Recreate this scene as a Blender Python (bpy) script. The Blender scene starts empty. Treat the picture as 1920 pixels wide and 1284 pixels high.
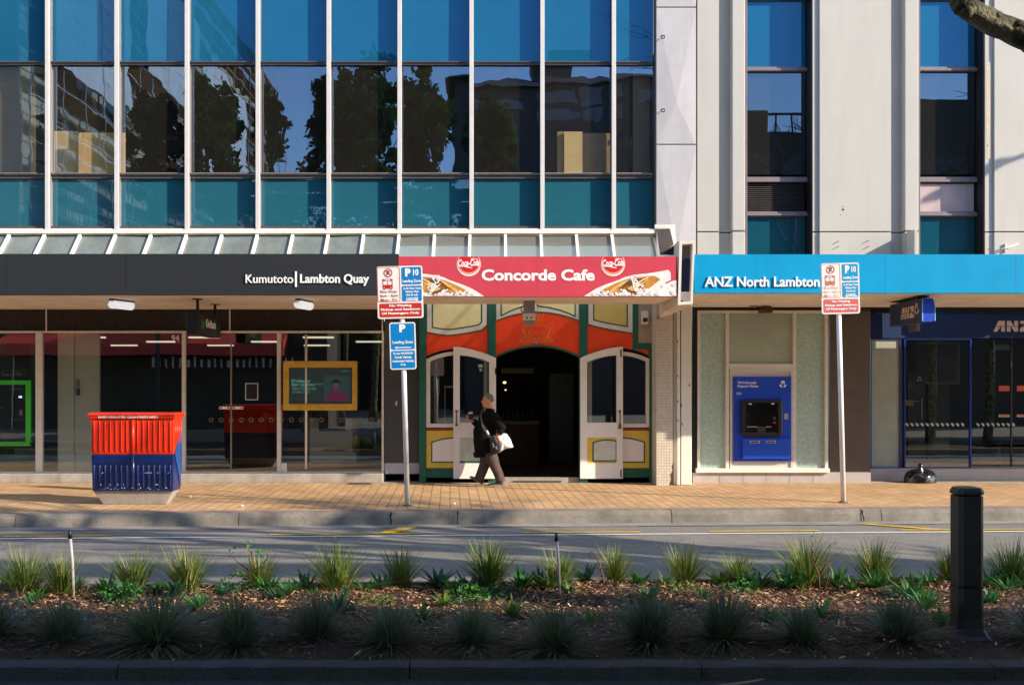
import bpy, bmesh, math, random
from mathutils import Vector, Matrix
R = math.radians
SC = bpy.context.scene
COL = SC.collection
random.seed(11)

# ---------------------------------------------------------------- camera, sky, sun, exposure
CAM_Z = 1.8
cam_d = bpy.data.cameras.new("camera")
cam = bpy.data.objects.new("camera", cam_d)
COL.objects.link(cam)
cam.location = (0, 0, CAM_Z)
cam.rotation_euler = (R(90), 0, 0)
cam_d.sensor_width = 36.0
cam_d.lens = 35.0
cam_d.shift_x = 25 / 1920
cam_d.shift_y = 86 / 1920
cam_d.clip_end = 3000
SC.camera = cam
FPX = 35 / 36 * 1920                                  # focal length in pixels of the 1920 wide photo
VX, HY = 935, 728                                     # vanishing point of the street's depth lines

SUN_EL = math.atan(0.475)
SUN_H = Vector((0.912, -0.41, 0)).normalized()
world = bpy.data.worlds.new("World")
SC.world = world
world.use_nodes = True
wn = world.node_tree
sky = wn.nodes.new("ShaderNodeTexSky")
sky.sky_type = 'NISHITA'
sky.sun_disc = False
sky.sun_elevation = SUN_EL
sky.sun_rotation = math.atan2(SUN_H.x, SUN_H.y)
sky.air_density = 1.0
sky.dust_density = 0.3
sky.ozone_density = 2.0
wn.links.new(sky.outputs[0], wn.nodes["Background"].inputs[0])
wn.nodes["Background"].inputs[1].default_value = 0.125
sun_d = bpy.data.lights.new("sun", 'SUN')
sun_d.energy = 3.0
sun_d.angle = R(0.5)
sun_d.color = (1.0, 0.86, 0.68)
sun = bpy.data.objects.new("sun", sun_d)
COL.objects.link(sun)
to_sun = (SUN_H * math.cos(SUN_EL) + Vector((0, 0, math.sin(SUN_EL)))).normalized()
sun.rotation_euler = to_sun.to_track_quat('Z', 'Y').to_euler()
sun.location = (20, -10, 20)
SC.view_settings.view_transform = 'Standard'
SC.view_settings.look = 'None'
SC.view_settings.exposure = 1.5
SC.view_settings.gamma = 1.0
SC.cycles.max_bounces = 8
SC.cycles.transparent_max_bounces = 16
SC.cycles.use_denoising = True

# ---------------------------------------------------------------- helpers
def lin(c):
    return c / 12.92 if c <= 0.04045 else ((c + 0.055) / 1.055) ** 2.4
def rgb(r, g, b, k=1.0):
    return tuple(min(0.95, lin(v / 255) * k) for v in (r, g, b))

MATS = {}
def mat(name, col, rough=0.6, metal=0.0, var=0.12, scale=5.0, bump=0.0, bscale=60.0, spec=0.5, coat=0.0, speck=0.0, stain=0.0):
    """principled material with noise-driven colour variation, optional fine speckle, stains and bump"""
    if name in MATS:
        return MATS[name]
    m = bpy.data.materials.new(name)
    m.use_nodes = True
    t = m.node_tree
    b = t.nodes["Principled BSDF"]
    b.inputs["Roughness"].default_value = rough
    b.inputs["Metallic"].default_value = metal
    b.inputs["Specular IOR Level"].default_value = spec
    if coat:
        b.inputs["Coat Weight"].default_value = coat
        b.inputs["Coat Roughness"].default_value = 0.08
    tc = t.nodes.new("ShaderNodeTexCoord")
    out = None
    n = t.nodes.new("ShaderNodeTexNoise")
    n.inputs["Scale"].default_value = scale
    n.inputs["Detail"].default_value = 6
    n.inputs["Roughness"].default_value = 0.65
    t.links.new(tc.outputs["Object"], n.inputs["Vector"])
    mx = t.nodes.new("ShaderNodeMix"); mx.data_type = 'RGBA'
    mx.inputs[6].default_value = (*[c * (1 - var) for c in col], 1)
    mx.inputs[7].default_value = (*[min(0.98, c * (1 + var)) for c in col], 1)
    r = t.nodes.new("ShaderNodeMapRange")
    r.inputs[1].default_value = 0.3; r.inputs[2].default_value = 0.7
    t.links.new(n.outputs[0], r.inputs[0])
    t.links.new(r.outputs[0], mx.inputs[0])
    out = mx.outputs[2]
    if speck:
        s = t.nodes.new("ShaderNodeTexNoise"); s.inputs["Scale"].default_value = 140; s.inputs["Detail"].default_value = 2
        t.links.new(tc.outputs["Object"], s.inputs["Vector"])
        sr = t.nodes.new("ShaderNodeMapRange"); sr.inputs[1].default_value = 0.3; sr.inputs[2].default_value = 0.7
        sr.inputs[3].default_value = 1 - speck; sr.inputs[4].default_value = 1 + speck
        t.links.new(s.outputs[0], sr.inputs[0])
        m2 = t.nodes.new("ShaderNodeMix"); m2.data_type = 'RGBA'; m2.blend_type = 'MULTIPLY'; m2.inputs[0].default_value = 1
        t.links.new(out, m2.inputs[6]); t.links.new(sr.outputs[0], m2.inputs[7])
        out = m2.outputs[2]
    if stain:
        mp = t.nodes.new("ShaderNodeMapping"); mp.inputs["Scale"].default_value = (2.2, 2.2, 0.35)
        t.links.new(tc.outputs["Object"], mp.inputs[0])
        s = t.nodes.new("ShaderNodeTexNoise"); s.inputs["Scale"].default_value = 1.6; s.inputs["Detail"].default_value = 8
        s.inputs["Roughness"].default_value = 0.7
        t.links.new(mp.outputs[0], s.inputs["Vector"])
        sr = t.nodes.new("ShaderNodeMapRange"); sr.inputs[1].default_value = 0.42; sr.inputs[2].default_value = 0.75
        sr.inputs[3].default_value = 1; sr.inputs[4].default_value = 1 - stain
        t.links.new(s.outputs[0], sr.inputs[0])
        m2 = t.nodes.new("ShaderNodeMix"); m2.data_type = 'RGBA'; m2.blend_type = 'MULTIPLY'; m2.inputs[0].default_value = 1
        t.links.new(out, m2.inputs[6]); t.links.new(sr.outputs[0], m2.inputs[7])
        out = m2.outputs[2]
    t.links.new(out, b.inputs["Base Color"])
    if bump:
        bn = t.nodes.new("ShaderNodeTexNoise"); bn.inputs["Scale"].default_value = bscale; bn.inputs["Detail"].default_value = 4
        t.links.new(tc.outputs["Object"], bn.inputs["Vector"])
        bp = t.nodes.new("ShaderNodeBump"); bp.inputs["Strength"].default_value = bump; bp.inputs["Distance"].default_value = 0.02
        t.links.new(bn.outputs[0], bp.inputs["Height"])
        t.links.new(bp.outputs[0], b.inputs["Normal"])
    MATS[name] = m
    return m

def glass(name, tint, refl, wob=0.0, rcol=(0.9, 0.95, 1.0), base=None, edge=0.6, wscale=1.2, dust=0.0):
    """pane: (tinted see-through or painted back) under a mirror layer that grows at grazing angles; wob bends the mirror like float glass"""
    if name in MATS:
        return MATS[name]
    m = bpy.data.materials.new(name); m.use_nodes = True
    t = m.node_tree; t.nodes.remove(t.nodes["Principled BSDF"])
    out = t.nodes["Material Output"]
    if base is None:
        tr = t.nodes.new("ShaderNodeBsdfTransparent"); tr.inputs[0].default_value = (*tint, 1)
        if dust:
            df = t.nodes.new("ShaderNodeBsdfDiffuse"); df.inputs[0].default_value = (0.55, 0.50, 0.42, 1)
            md = t.nodes.new("ShaderNodeMixShader"); md.inputs[0].default_value = dust
            t.links.new(tr.outputs[0], md.inputs[1]); t.links.new(df.outputs[0], md.inputs[2]); tr = md
    else:
        tr = t.nodes.new("ShaderNodeBsdfDiffuse")
        tc0 = t.nodes.new("ShaderNodeTexCoord")
        n0 = t.nodes.new("ShaderNodeTexNoise"); n0.inputs["Scale"].default_value = 1.7; n0.inputs["Detail"].default_value = 7
        t.links.new(tc0.outputs["Object"], n0.inputs["Vector"])
        mx = t.nodes.new("ShaderNodeMix"); mx.data_type = 'RGBA'
        mx.inputs[6].default_value = (*[c * 0.88 for c in base], 1); mx.inputs[7].default_value = (*[c * 1.12 for c in base], 1)
        t.links.new(n0.outputs[0], mx.inputs[0]); t.links.new(mx.outputs[2], tr.inputs[0])
    gl = t.nodes.new("ShaderNodeBsdfGlossy"); gl.inputs["Roughness"].default_value = 0.0; gl.inputs[0].default_value = (*rcol, 1)
    lw = t.nodes.new("ShaderNodeLayerWeight"); lw.inputs[0].default_value = 0.25
    mr = t.nodes.new("ShaderNodeMapRange"); mr.inputs[3].default_value = refl; mr.inputs[4].default_value = edge
    t.links.new(lw.outputs["Facing"], mr.inputs[0])
    ms = t.nodes.new("ShaderNodeMixShader")
    t.links.new(mr.outputs[0], ms.inputs[0]); t.links.new(tr.outputs[0], ms.inputs[1]); t.links.new(gl.outputs[0], ms.inputs[2])
    if wob:
        tc = t.nodes.new("ShaderNodeTexCoord")
        n = t.nodes.new("ShaderNodeTexNoise"); n.inputs["Scale"].default_value = wscale; n.inputs["Detail"].default_value = 1.5
        t.links.new(tc.outputs["Object"], n.inputs["Vector"])
        bp = t.nodes.new("ShaderNodeBump"); bp.inputs["Strength"].default_value = 1.0; bp.inputs["Distance"].default_value = wob
        t.links.new(n.outputs[0], bp.inputs["Height"]); t.links.new(bp.outputs[0], gl.inputs["Normal"])
    t.links.new(ms.outputs[0], out.inputs[0])
    MATS[name] = m
    return m

def lamp_mat(name, col, strength):
    if name in MATS:
        return MATS[name]
    m = bpy.data.materials.new(name); m.use_nodes = True
    b = m.node_tree.nodes["Principled BSDF"]
    b.inputs["Base Color"].default_value = (*col, 1)
    b.inputs["Emission Color"].default_value = (*col, 1)
    b.inputs["Emission Strength"].default_value = strength
    MATS[name] = m
    return m

class MB:
    """collects geometry in world coordinates and links it as one mesh object"""
    def __init__(s):
        s.v, s.f, s.m, s.s = [], [], [], []
    def add(s, vs, fs, m=0, smooth=False):
        o = len(s.v)
        s.v += [tuple(v) for v in vs]
        for f in fs:
            s.f.append([i + o for i in f]); s.m.append(m); s.s.append(smooth)
        return s
    def box(s, x0, x1, y0, y1, z0, z1, m=0):
        vs = [(x, y, z) for z in (z0, z1) for y in (y0, y1) for x in (x0, x1)]
        return s.add(vs, [(0, 2, 3, 1), (4, 5, 7, 6), (0, 1, 5, 4), (2, 6, 7, 3), (0, 4, 6, 2), (1, 3, 7, 5)], m)
    def prism(s, pts, y0, y1, m=0):
        n = len(pts)
        vs = [(x, y0, z) for x, z in pts] + [(x, y1, z) for x, z in pts]
        fs = [tuple(range(n)), tuple(range(2 * n - 1, n - 1, -1))] + [(i, (i + 1) % n, (i + 1) % n + n, i + n) for i in range(n)]
        return s.add(vs, fs, m)
    def frame(s, outer, inner, y0, y1, m=0):
        n = len(outer)
        vs = [(x, y0, z) for x, z in outer] + [(x, y0, z) for x, z in inner] + [(x, y1, z) for x, z in outer] + [(x, y1, z) for x, z in inner]
        fs = []
        for i in range(n):
            j = (i + 1) % n
            fs += [(i, j, n + j, n + i), (2 * n + i, 3 * n + i, 3 * n + j, 2 * n + j), (i, 2 * n + i, 2 * n + j, j), (n + i, n + j, 3 * n + j, 3 * n + i)]
        return s.add(vs, fs, m)
    def tube(s, path, rad, n=8, m=0, cap=True, sq=1.0):
        path = [Vector(p) for p in path]
        if not hasattr(rad, '__len__'):
            rad = [rad] * len(path)
        rings = []; prev = None
        for i, p in enumerate(path):
            d = (path[min(i + 1, len(path) - 1)] - path[max(i - 1, 0)])
            if d.length < 1e-9: d = Vector((0, 0, 1))
            d.normalize()
            if prev is None:
                u = d.orthogonal().normalized()
            else:
                u = prev - d * prev.dot(d)
                u = u.normalized() if u.length > 1e-6 else d.orthogonal().normalized()
            prev = u
            w = d.cross(u)
            rings.append([p + (u * math.cos(2 * math.pi * k / n) + w * math.sin(2 * math.pi * k / n) * sq) * rad[i] for k in range(n)])
        vs = [q for r in rings for q in r]
        fs = [(i * n + k, i * n + (k + 1) % n, (i + 1) * n + (k + 1) % n, (i + 1) * n + k) for i in range(len(path) - 1) for k in range(n)]
        if cap:
            fs += [tuple(range(n - 1, -1, -1)), tuple(range((len(path) - 1) * n, len(path) * n))]
        return s.add(vs, fs, m, True)
    def ell(s, c, r, m=0, nu=14, nv=9, rot=None):
        vs, fs = [], []
        for j in range(nv + 1):
            th = math.pi * j / nv
            for i in range(nu):
                ph = 2 * math.pi * i / nu
                v = Vector((r[0] * math.sin(th) * math.cos(ph), r[1] * math.sin(th) * math.sin(ph), r[2] * math.cos(th)))
                if rot is not None: v = rot @ v
                vs.append(v + Vector(c))
        for j in range(nv):
            for i in range(nu):
                fs.append((j * nu + i, j * nu + (i + 1) % nu, (j + 1) * nu + (i + 1) % nu, (j + 1) * nu + i))
        return s.add(vs, fs, m, True)
    def lathe(s, prof, c, n=20, m=0):
        vs = [(c[0] + r * math.cos(2 * math.pi * k / n), c[1] + r * math.sin(2 * math.pi * k / n), c[2] + z) for r, z in prof for k in range(n)]
        fs = [(i * n + k, i * n + (k + 1) % n, (i + 1) * n + (k + 1) % n, (i + 1) * n + k) for i in range(len(prof) - 1) for k in range(n)]
        fs += [tuple(range(n - 1, -1, -1)), tuple(range((len(prof) - 1) * n, len(prof) * n))]
        return s.add(vs, fs, m, True)
    def text(s, body, x, z, w, h, y, m=0, bold=0.0, shear=0.0, ext=0.0, axis='x', align='l', line=1.0):
        """writing that starts at x (left), baseline box bottom z, fitted to width w and height h, in the plane y (facing the street)"""
        c = bpy.data.curves.new("lettering", 'FONT')
        c.body = body; c.size = 1; c.offset = bold; c.shear = shear; c.space_line = line
        c.resolution_u = 3
        if align == 'c': c.align_x = 'CENTER'
        o = bpy.data.objects.new("lettering", c)
        COL.objects.link(o)
        bpy.context.view_layer.update()
        me = bpy.data.meshes.new_from_object(o)
        bpy.data.objects.remove(o); bpy.data.curves.remove(c)
        xs = [v.co.x for v in me.vertices]; ys = [v.co.y for v in me.vertices]
        x0, x1, y0, y1 = min(xs), max(xs), min(ys), max(ys)
        k = (w or h * (x1 - x0) / (y1 - y0)) / (x1 - x0); q = (h or k * (y1 - y0)) / (y1 - y0)
        fl = [((v.co.x - x0) * k, (v.co.y - y0) * q) for v in me.vertices]
        def put(a, b, off):
            if axis == 'x': return (x + a, y + off, z + b)
            if axis == '+y': return (x - off, y + a, z + b)     # read from the +X side
            return (x + off, y - a, z + b)                        # read from the -X side
        vs = [put(a, b, 0) for a, b in fl]
        fs = [tuple(p.vertices) for p in me.polygons]
        if ext:
            n = len(vs)
            cnt = {}
            for f in fs:
                for i in range(len(f)):
                    e = (f[i], f[(i + 1) % len(f)]); cnt[tuple(sorted(e))] = cnt.get(tuple(sorted(e)), 0) + 1
            vs += [put(a, b, ext) for a, b in fl]
            fs += [(a, b, b + n, a + n) for (a, b), q2 in cnt.items() if q2 == 1]
        bpy.data.meshes.remove(me)
        return s.add(vs, fs, m)
    def ribbon(s, pts, w, y, m=0):
        """flat stroke in the plane y"""
        n = len(pts); vs = []
        for i, (x, z) in enumerate(pts):
            a = pts[max(i - 1, 0)]; b = pts[min(i + 1, n - 1)]
            dx, dz = b[0] - a[0], b[1] - a[1]; l = math.hypot(dx, dz) or 1
            ww = (w[i] if hasattr(w, '__len__') else w) / 2
            vs += [(x - dz / l * ww, y, z + dx / l * ww), (x + dz / l * ww, y, z - dx / l * ww)]
        return s.add(vs, [(2 * i, 2 * i + 1, 2 * i + 3, 2 * i + 2) for i in range(n - 1)], m)
    def build(s, name, mats, parent=None, loc=None, bevel=0.0, recalc=True, label=None):
        if not isinstance(mats, (list, tuple)): mats = [mats]
        org = Vector((0, 0, 0))
        if parent is not None:
            p = parent
            while p is not None: org += p.location; p = p.parent
        elif loc is not None:
            org = Vector(loc)
        me = bpy.data.meshes.new(name)
        me.from_pydata([(v[0] - org.x, v[1] - org.y, v[2] - org.z) for v in s.v], [], s.f)
        for i, p in enumerate(me.polygons):
            p.material_index = s.m[i]; p.use_smooth = s.s[i]
        for m in mats: me.materials.append(m)
        if recalc or bevel:
            bm = bmesh.new(); bm.from_mesh(me)
            if bevel:
                es = [e for e in bm.edges if len(e.link_faces) == 2 and e.calc_face_angle(0) > 0.6]
                bmesh.ops.bevel(bm, geom=es, offset=bevel, segments=2, affect='EDGES', profile=0.5, clamp_overlap=True)
            bmesh.ops.recalc_face_normals(bm, faces=bm.faces)
            bm.to_mesh(me); bm.free()
        o = bpy.data.objects.new(name, me)
        COL.objects.link(o)
        if parent is not None: o.parent = parent
        else: o.location = org
        if label: o["label"] = label
        return o

def tag(o, label, cat, group=None, kind=None):
    o["label"] = label; o["category"] = cat
    if group: o["group"] = group
    if kind: o["kind"] = kind
    return o
def thing(name, label, cat, loc, group=None):
    o = bpy.data.objects.new(name, None)
    o.empty_display_size = 0.2
    COL.objects.link(o); o.location = loc
    return tag(o, label, cat, group)
def struct(name, mb, m, **k):
    o = mb.build(name, m, **k); o["kind"] = "structure"; return o
def stuff(name, mb, m, label, cat, **k):
    o = mb.build(name, m, **k); return tag(o, label, cat, kind="stuff")
def copy_tree(o, parent=None):
    c = o.copy(); COL.objects.link(c)
    if parent is not None: c.parent = parent
    for ch in list(o.children): copy_tree(ch, c)
    return c

# pixel of the 1920 x 1284 photo -> metres at street depth D
def X(x, D): return (x - VX) / FPX * D
def Z(y, D): return CAM_Z + (HY - y) / FPX * D
def pts(l, D): return [(X(x, D), Z(y, D)) for x, y in l]
def pb(mb, x0, x1, y0, y1, D, th, m=0):
    """box whose front face covers the given pixels at depth D, th deep"""
    return mb.box(X(x0, D), X(x1, D), D, D + th, Z(y1, D), Z(y0, D), m)
def arc(x0, y0, x1, y1, h, n=10):
    """pixel arc from one point to another bulging up by h pixels"""
    return [(x0 + (x1 - x0) * i / n, y0 + (y1 - y0) * i / n - h * 4 * (i / n) * (1 - i / n)) for i in range(n + 1)]
def inset(poly, d):
    """crude inward offset of a pixel polygon, same point count"""
    n = len(poly); out = []
    ar = sum(poly[i][0] * poly[(i + 1) % n][1] - poly[(i + 1) % n][0] * poly[i][1] for i in range(n))
    sg = 1 if ar > 0 else -1
    for i in range(n):
        a, b, c = poly[i - 1], poly[i], poly[(i + 1) % n]
        def nrm(p, q):
            dx, dy = q[0] - p[0], q[1] - p[1]; l = math.hypot(dx, dy) or 1
            return (-dy / l * sg, dx / l * sg)
        n1, n2 = nrm(a, b), nrm(b, c)
        mx, my = n1[0] + n2[0], n1[1] + n2[1]
        k = d * 2 / max(0.5, mx * mx + my * my)
        out.append((b[0] + mx * k, b[1] + my * k))
    return out
def kerb_y(x): return 14.80 + 0.049 * x               # back of the kerb, not quite parallel to the shopfronts
def bed_y(x): return 9.40 + 0.045 * x                 # back edge of the planting bed
# ---------------------------------------------------------------- materials
white = mat("white_paint", rgb(228, 224, 216), 0.55, var=0.04, stain=0.10)
white_wall = mat("white_wall_paint", (0.50, 0.48, 0.45), 0.7, var=0.03, scale=1.5, bump=0.08, bscale=90, stain=0.09)
alu = mat("pale_aluminium", (0.72, 0.67, 0.61), 0.45, metal=0.0, var=0.08, scale=9)
fin_m = mat("fin_aluminium", (0.62, 0.60, 0.585), 0.4, var=0.06, scale=7)
bronze = mat("bronze_frame", (0.085, 0.07, 0.075), 0.4, var=0.2, scale=12)
sill_m = mat("grey_sill", (0.22, 0.19, 0.18), 0.5, var=0.2, scale=14)
black = mat("black_metal", (0.012, 0.012, 0.013), 0.4, var=0.2)
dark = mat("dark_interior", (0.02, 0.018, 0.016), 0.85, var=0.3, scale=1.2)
dark2 = mat("dim_interior", (0.06, 0.05, 0.04), 0.85, var=0.3, scale=1.2)
charcoal = mat("charcoal_fascia", (0.017, 0.019, 0.024), 0.55, var=0.15, scale=40, speck=0.35)
grey_panel = mat("grey_panel", (0.06, 0.062, 0.068), 0.5, var=0.08)
concrete = mat("concrete", (0.36, 0.33, 0.30), 0.85, var=0.22, scale=3, bump=0.25, bscale=70, speck=0.15, stain=0.3)
concrete_d = mat("worn_concrete", (0.215, 0.193, 0.162), 0.9, var=0.3, scale=2.2, bump=0.4, bscale=45, speck=0.25, stain=0.35)
soffit_m = mat("soffit_paint", (0.88, 0.79, 0.69), 0.7, var=0.1, scale=1.5, stain=0.2)
stone = mat("brown_stone", (0.10, 0.075, 0.06), 0.5, var=0.15, scale=3)
cladding = mat("grey_cladding", (0.50, 0.48, 0.50), 0.5, var=0.06, scale=2.5, stain=0.12)
green_p = mat("green_paint", (0.012, 0.115, 0.078), 0.5, var=0.15)
red_p = mat("orange_red_paint", (0.92, 0.062, 0.008), 0.5, var=0.07, scale=3)
cream_p = mat("cream_paint", (0.88, 0.80, 0.44), 0.6, var=0.06, speck=0.1)
yellow_p = mat("yellow_paint", (0.78, 0.52, 0.07), 0.6, var=0.1)
door_p = mat("door_paint", (0.88, 0.84, 0.82), 0.5, var=0.05, stain=0.08)
cafe_red = mat("fascia_red", (0.58, 0.055, 0.085), 0.55, var=0.06, scale=2, speck=0.08, spec=.25, stain=.10)
blue_f = mat("fascia_blue", (0.0, 0.31, 0.60), 0.55, var=0.05, scale=2, spec=0.15, stain=.08)
navy_f = mat("navy_fascia", (0.003, 0.022, 0.10), 0.65, var=0.1, spec=.3)
atm_blue = mat("machine_blue", (0.003, 0.055, 0.55), 0.45, var=0.08)
frame_blue = mat("frame_blue", (0.01, 0.06, 0.35), 0.4, var=0.1)
letter_w = mat("white_lettering", (0.88, 0.87, 0.86), 0.5, var=0.02)
letter_t = mat("pale_tan_lettering", (0.62, 0.50, 0.42), 0.5, var=0.02)
gold = mat("gold_frame", (0.72, 0.42, 0.05), 0.35, metal=0.2, var=0.18, scale=6)
frost = mat("frosted_glass", (0.38, 0.44, 0.37), 0.35, var=0.10, scale=3, speck=0.12)
frost2 = mat("frosted_pattern_glass", (0.40, 0.52, 0.47), 0.35, var=0.28, scale=26)
sky_pane = mat("roof_glazing", (0.17, 0.20, 0.185), 0.25, var=0.18, scale=2.5, stain=0.25, spec=0.7)
sign_blue = mat("sign_blue", (0.0, 0.20, 0.55), 0.4, var=0.04)
sign_red = mat("sign_red", (0.55, 0.03, 0.02), 0.4, var=0.06)
sign_pink = mat("sign_faded_red", (0.62, 0.12, 0.13), 0.45, var=0.1, scale=12)
sign_faint = mat("sign_faded_print", (0.74, 0.42, 0.38), 0.5, var=0.1)
sign_white = mat("sign_white", (0.80, 0.77, 0.74), 0.45, var=0.03)
galv = mat("white_pole_paint", (0.74, 0.72, 0.72), 0.4, var=0.08, scale=10)
spandrel = glass("teal_spandrel", None, 0.10, 0.0012, rcol=(.55, .75, 1), base=(0.018, 0.115, 0.165), edge=0.5)
spandrel_up = glass("blue_spandrel", None, 0.08, 0.0022, rcol=(.18, .42, .85), base=(0.010, 0.108, 0.205), edge=0.4)
vision = glass("bronze_vision_glass", (0.80, 0.76, 0.68), 0.24, 0.0018, rcol=(.48, .68, .95), edge=0.38, wscale=1.5, dust=0.026)
shopglass = glass("shop_glass", (0.66, 0.68, 0.64), 0.21, 0.0009, edge=0.6)
teal_dim = glass("dark_teal_spandrel", None, 0.10, 0.001, base=(0.006, 0.075, 0.12), edge=0.5)

# ---------------------------------------------------------------- ground, road, pavement
m = bpy.data.materials.new("clay_pavers"); m.use_nodes = True
t = m.node_tree; bs = t.nodes["Principled BSDF"]; bs.inputs["Roughness"].default_value = 0.85
tc = t.nodes.new("ShaderNodeTexCoord"); mp = t.nodes.new("ShaderNodeMapping"); mp.inputs["Rotation"].default_value = (0, 0, R(87.2))
t.links.new(tc.outputs["Object"], mp.inputs[0])
bt = t.nodes.new("ShaderNodeTexBrick")
bt.inputs["Scale"].default_value = 1.0; bt.inputs["Brick Width"].default_value = 0.32; bt.inputs["Row Height"].default_value = 0.16
bt.inputs["Mortar Size"].default_value = 0.009; bt.inputs["Mortar Smooth"].default_value = 0.2
bt.inputs["Color1"].default_value = (0.46, 0.275, 0.128, 1); bt.inputs["Color2"].default_value = (0.55, 0.355, 0.178, 1)
bt.inputs["Mortar"].default_value = (0.23, 0.14, 0.085, 1)
t.links.new(mp.outputs[0], bt.inputs["Vector"])
nz = t.nodes.new("ShaderNodeTexNoise"); nz.inputs["Scale"].default_value = 0.9; nz.inputs["Detail"].default_value = 9; nz.inputs["Roughness"].default_value = 0.7
t.links.new(tc.outputs["Object"], nz.inputs["Vector"])
mr = t.nodes.new("ShaderNodeMapRange"); mr.inputs[1].default_value = 0.3; mr.inputs[2].default_value = 0.72; mr.inputs[3].default_value = 0.78; mr.inputs[4].default_value = 1.14
t.links.new(nz.outputs[0], mr.inputs[0])
mx = t.nodes.new("ShaderNodeMix"); mx.data_type = 'RGBA'; mx.blend_type = 'MULTIPLY'; mx.inputs[0].default_value = 1
t.links.new(bt.outputs[0], mx.inputs[6]); t.links.new(mr.outputs[0], mx.inputs[7]); t.links.new(mx.outputs[2], bs.inputs["Base Color"])
bp = t.nodes.new("ShaderNodeBump"); bp.inputs["Strength"].default_value = 0.5; bp.inputs["Distance"].default_value = 0.006; bp.invert = True
t.links.new(bt.outputs["Fac"], bp.inputs["Height"]); t.links.new(bp.outputs[0], bs.inputs["Normal"])
pavers = m
asphalt = mat("asphalt", (0.215, 0.20, 0.18), 0.85, var=0.14, scale=1.3, bump=0.5, bscale=160, speck=0.35, stain=0.18)
asphalt_d = mat("coarse_asphalt", (0.03, 0.03, 0.031), 0.9, var=0.2, scale=2, bump=1.0, bscale=110, speck=0.6)
soil = mat("bark_mulch_soil", (0.040, 0.018, 0.009), 0.95, var=0.6, scale=9, bump=1.0, bscale=40, speck=0.4)
paint_w = mat("road_white", (0.68, 0.67, 0.64), 0.7, var=0.15, scale=20, speck=0.2)
paint_y = mat("road_yellow", (0.66, 0.42, 0.02), 0.7, var=0.25, scale=14, speck=0.25)

g = MB(); g.box(-900, 900, -900, 900, -0.6, -0.35); struct("ground", g, asphalt_d)
W = 60
def strip(mb, ya, yb, z, x0=-W, x1=W, m=0):
    """sheet between two depth lines given as functions of x"""
    mb.add([(x0, ya(x0), z), (x1, ya(x1), z), (x1, yb(x1), z), (x0, yb(x0), z)], [(0, 1, 2, 3)], m)
g = MB(); strip(g, lambda x: 9.2 + .045 * x, lambda x: kerb_y(x) - 0.2, -0.18); struct("road", g, asphalt)
g = MB(); strip(g, lambda x: 3.7, lambda x: 6.7, -0.09); struct("road_near_side", g, asphalt_d)
g = MB(); g.box(-W, W, -60, 3.7, -0.3, 0.0); struct("footpath_near_side", g, concrete_d)
g = MB(); strip(g, lambda x: kerb_y(x), lambda x: 18.98, 0.0); struct("pavement", g, pavers)
g = MB(); strip(g, lambda x: 18.98, lambda x: 26.0, 0.0); struct("concrete_strip", g, concrete)
# far kerb: a cast profile swept along the street, split by joints every few metres
def sweep_kerb(mb, prof, line, x0, x1, gap=0.006, step=3.15, off=0.0, wear=0.0):
    x = x0 + off
    while x < x1:
        xa, xb = x + gap, x + step - gap
        n = len(prof); ns = 12
        vs = []
        for k in range(ns + 1):
            xx = xa + (xb - xa) * k / ns
            for (dy, z) in prof:
                vs.append((xx, line(xx) + dy + random.uniform(-wear, wear), z + random.uniform(-wear, wear)))
        fs = [(k * n + i, k * n + (i + 1) % n, (k + 1) * n + (i + 1) % n, (k + 1) * n + i) for k in range(ns) for i in range(n)]
        fs += [tuple(range(n)), tuple(range(ns * n, ns * n + n))]
        mb.add(vs, fs, 0, False)
        x += step
g = MB()
sweep_kerb(g, [(0.0, 0.004), (-0.19, 0.0), (-0.225, -0.015), (-0.25, -0.06), (-0.28, -0.185), (0.0, -0.185)], kerb_y, -30, 31.5, off=1.05, wear=0.0035)
struct("kerb", g, concrete_d)
g = MB()
strip(g, lambda x: kerb_y(x) - 0.62, lambda x: kerb_y(x) - 0.28, -0.174)
struct("gutter_channel", g, mat("gutter_concrete", (0.25, 0.23, 0.205), 0.9, var=0.25, scale=2, speck=0.25, stain=0.25))
g = MB(); strip(g, lambda x: kerb_y(x) - 0.006, lambda x: kerb_y(x) + 0.12, 0.004)
struct("kerb_edging", g, mat("edging_brick", (0.42, 0.21, 0.12), 0.85, var=0.2, scale=8, speck=0.2))
# cracks in the kerb and the tar seam along the gutter
ck = mat("crack_dark", (.02, .017, .015), .95)
for px_, dy_ in ((1626, 0), (734, 0)):
    xx_ = X(px_, 14.6); g = MB(); ya = kerb_y(xx_)
    l_ = [(xx_ - .01, -.19, .0025), (xx_ + .012, -.235, -.02), (xx_ - .004, -.262, -.07), (xx_ + .016, -.279, -.12), (xx_ + .006, -.295, -.172)]
    w_ = [.008, .014, .010, .013, .007]
    for k in range(4):
        (a, b, c), (d, e, f) = l_[k], l_[k + 1]
        g.add([(a - w_[k], ya + b - .006, c), (a + w_[k], ya + b - .006, c), (d + w_[k + 1], ya + e - .006, f), (d - w_[k + 1], ya + e - .006, f)], [(0, 1, 2, 3)])
    struct("kerb_crack", g, ck)
g = MB(); rs = random.Random(8)
for x0_, x1_ in ((2.0, 4.9), (-8.5, -6.8), (5.3, 6.4), (-.6, .9)):
    n_ = 24; P_ = []
    for k in range(n_ + 1):
        xx_ = x0_ + (x1_ - x0_) * k / n_; P_.append((xx_, kerb_y(xx_) - .60 + rs.uniform(-.02, .02), rs.uniform(.004, .014)))
    for k in range(n_):
        (a, b, c), (d, e, f) = P_[k], P_[k + 1]; g.add([(a, b - c, -.1725), (d, e - f, -.1725), (d, e + f, -.1725), (a, b + c, -.1725)], [(0, 1, 2, 3)])
struct("road_seam", g, ck)
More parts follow.
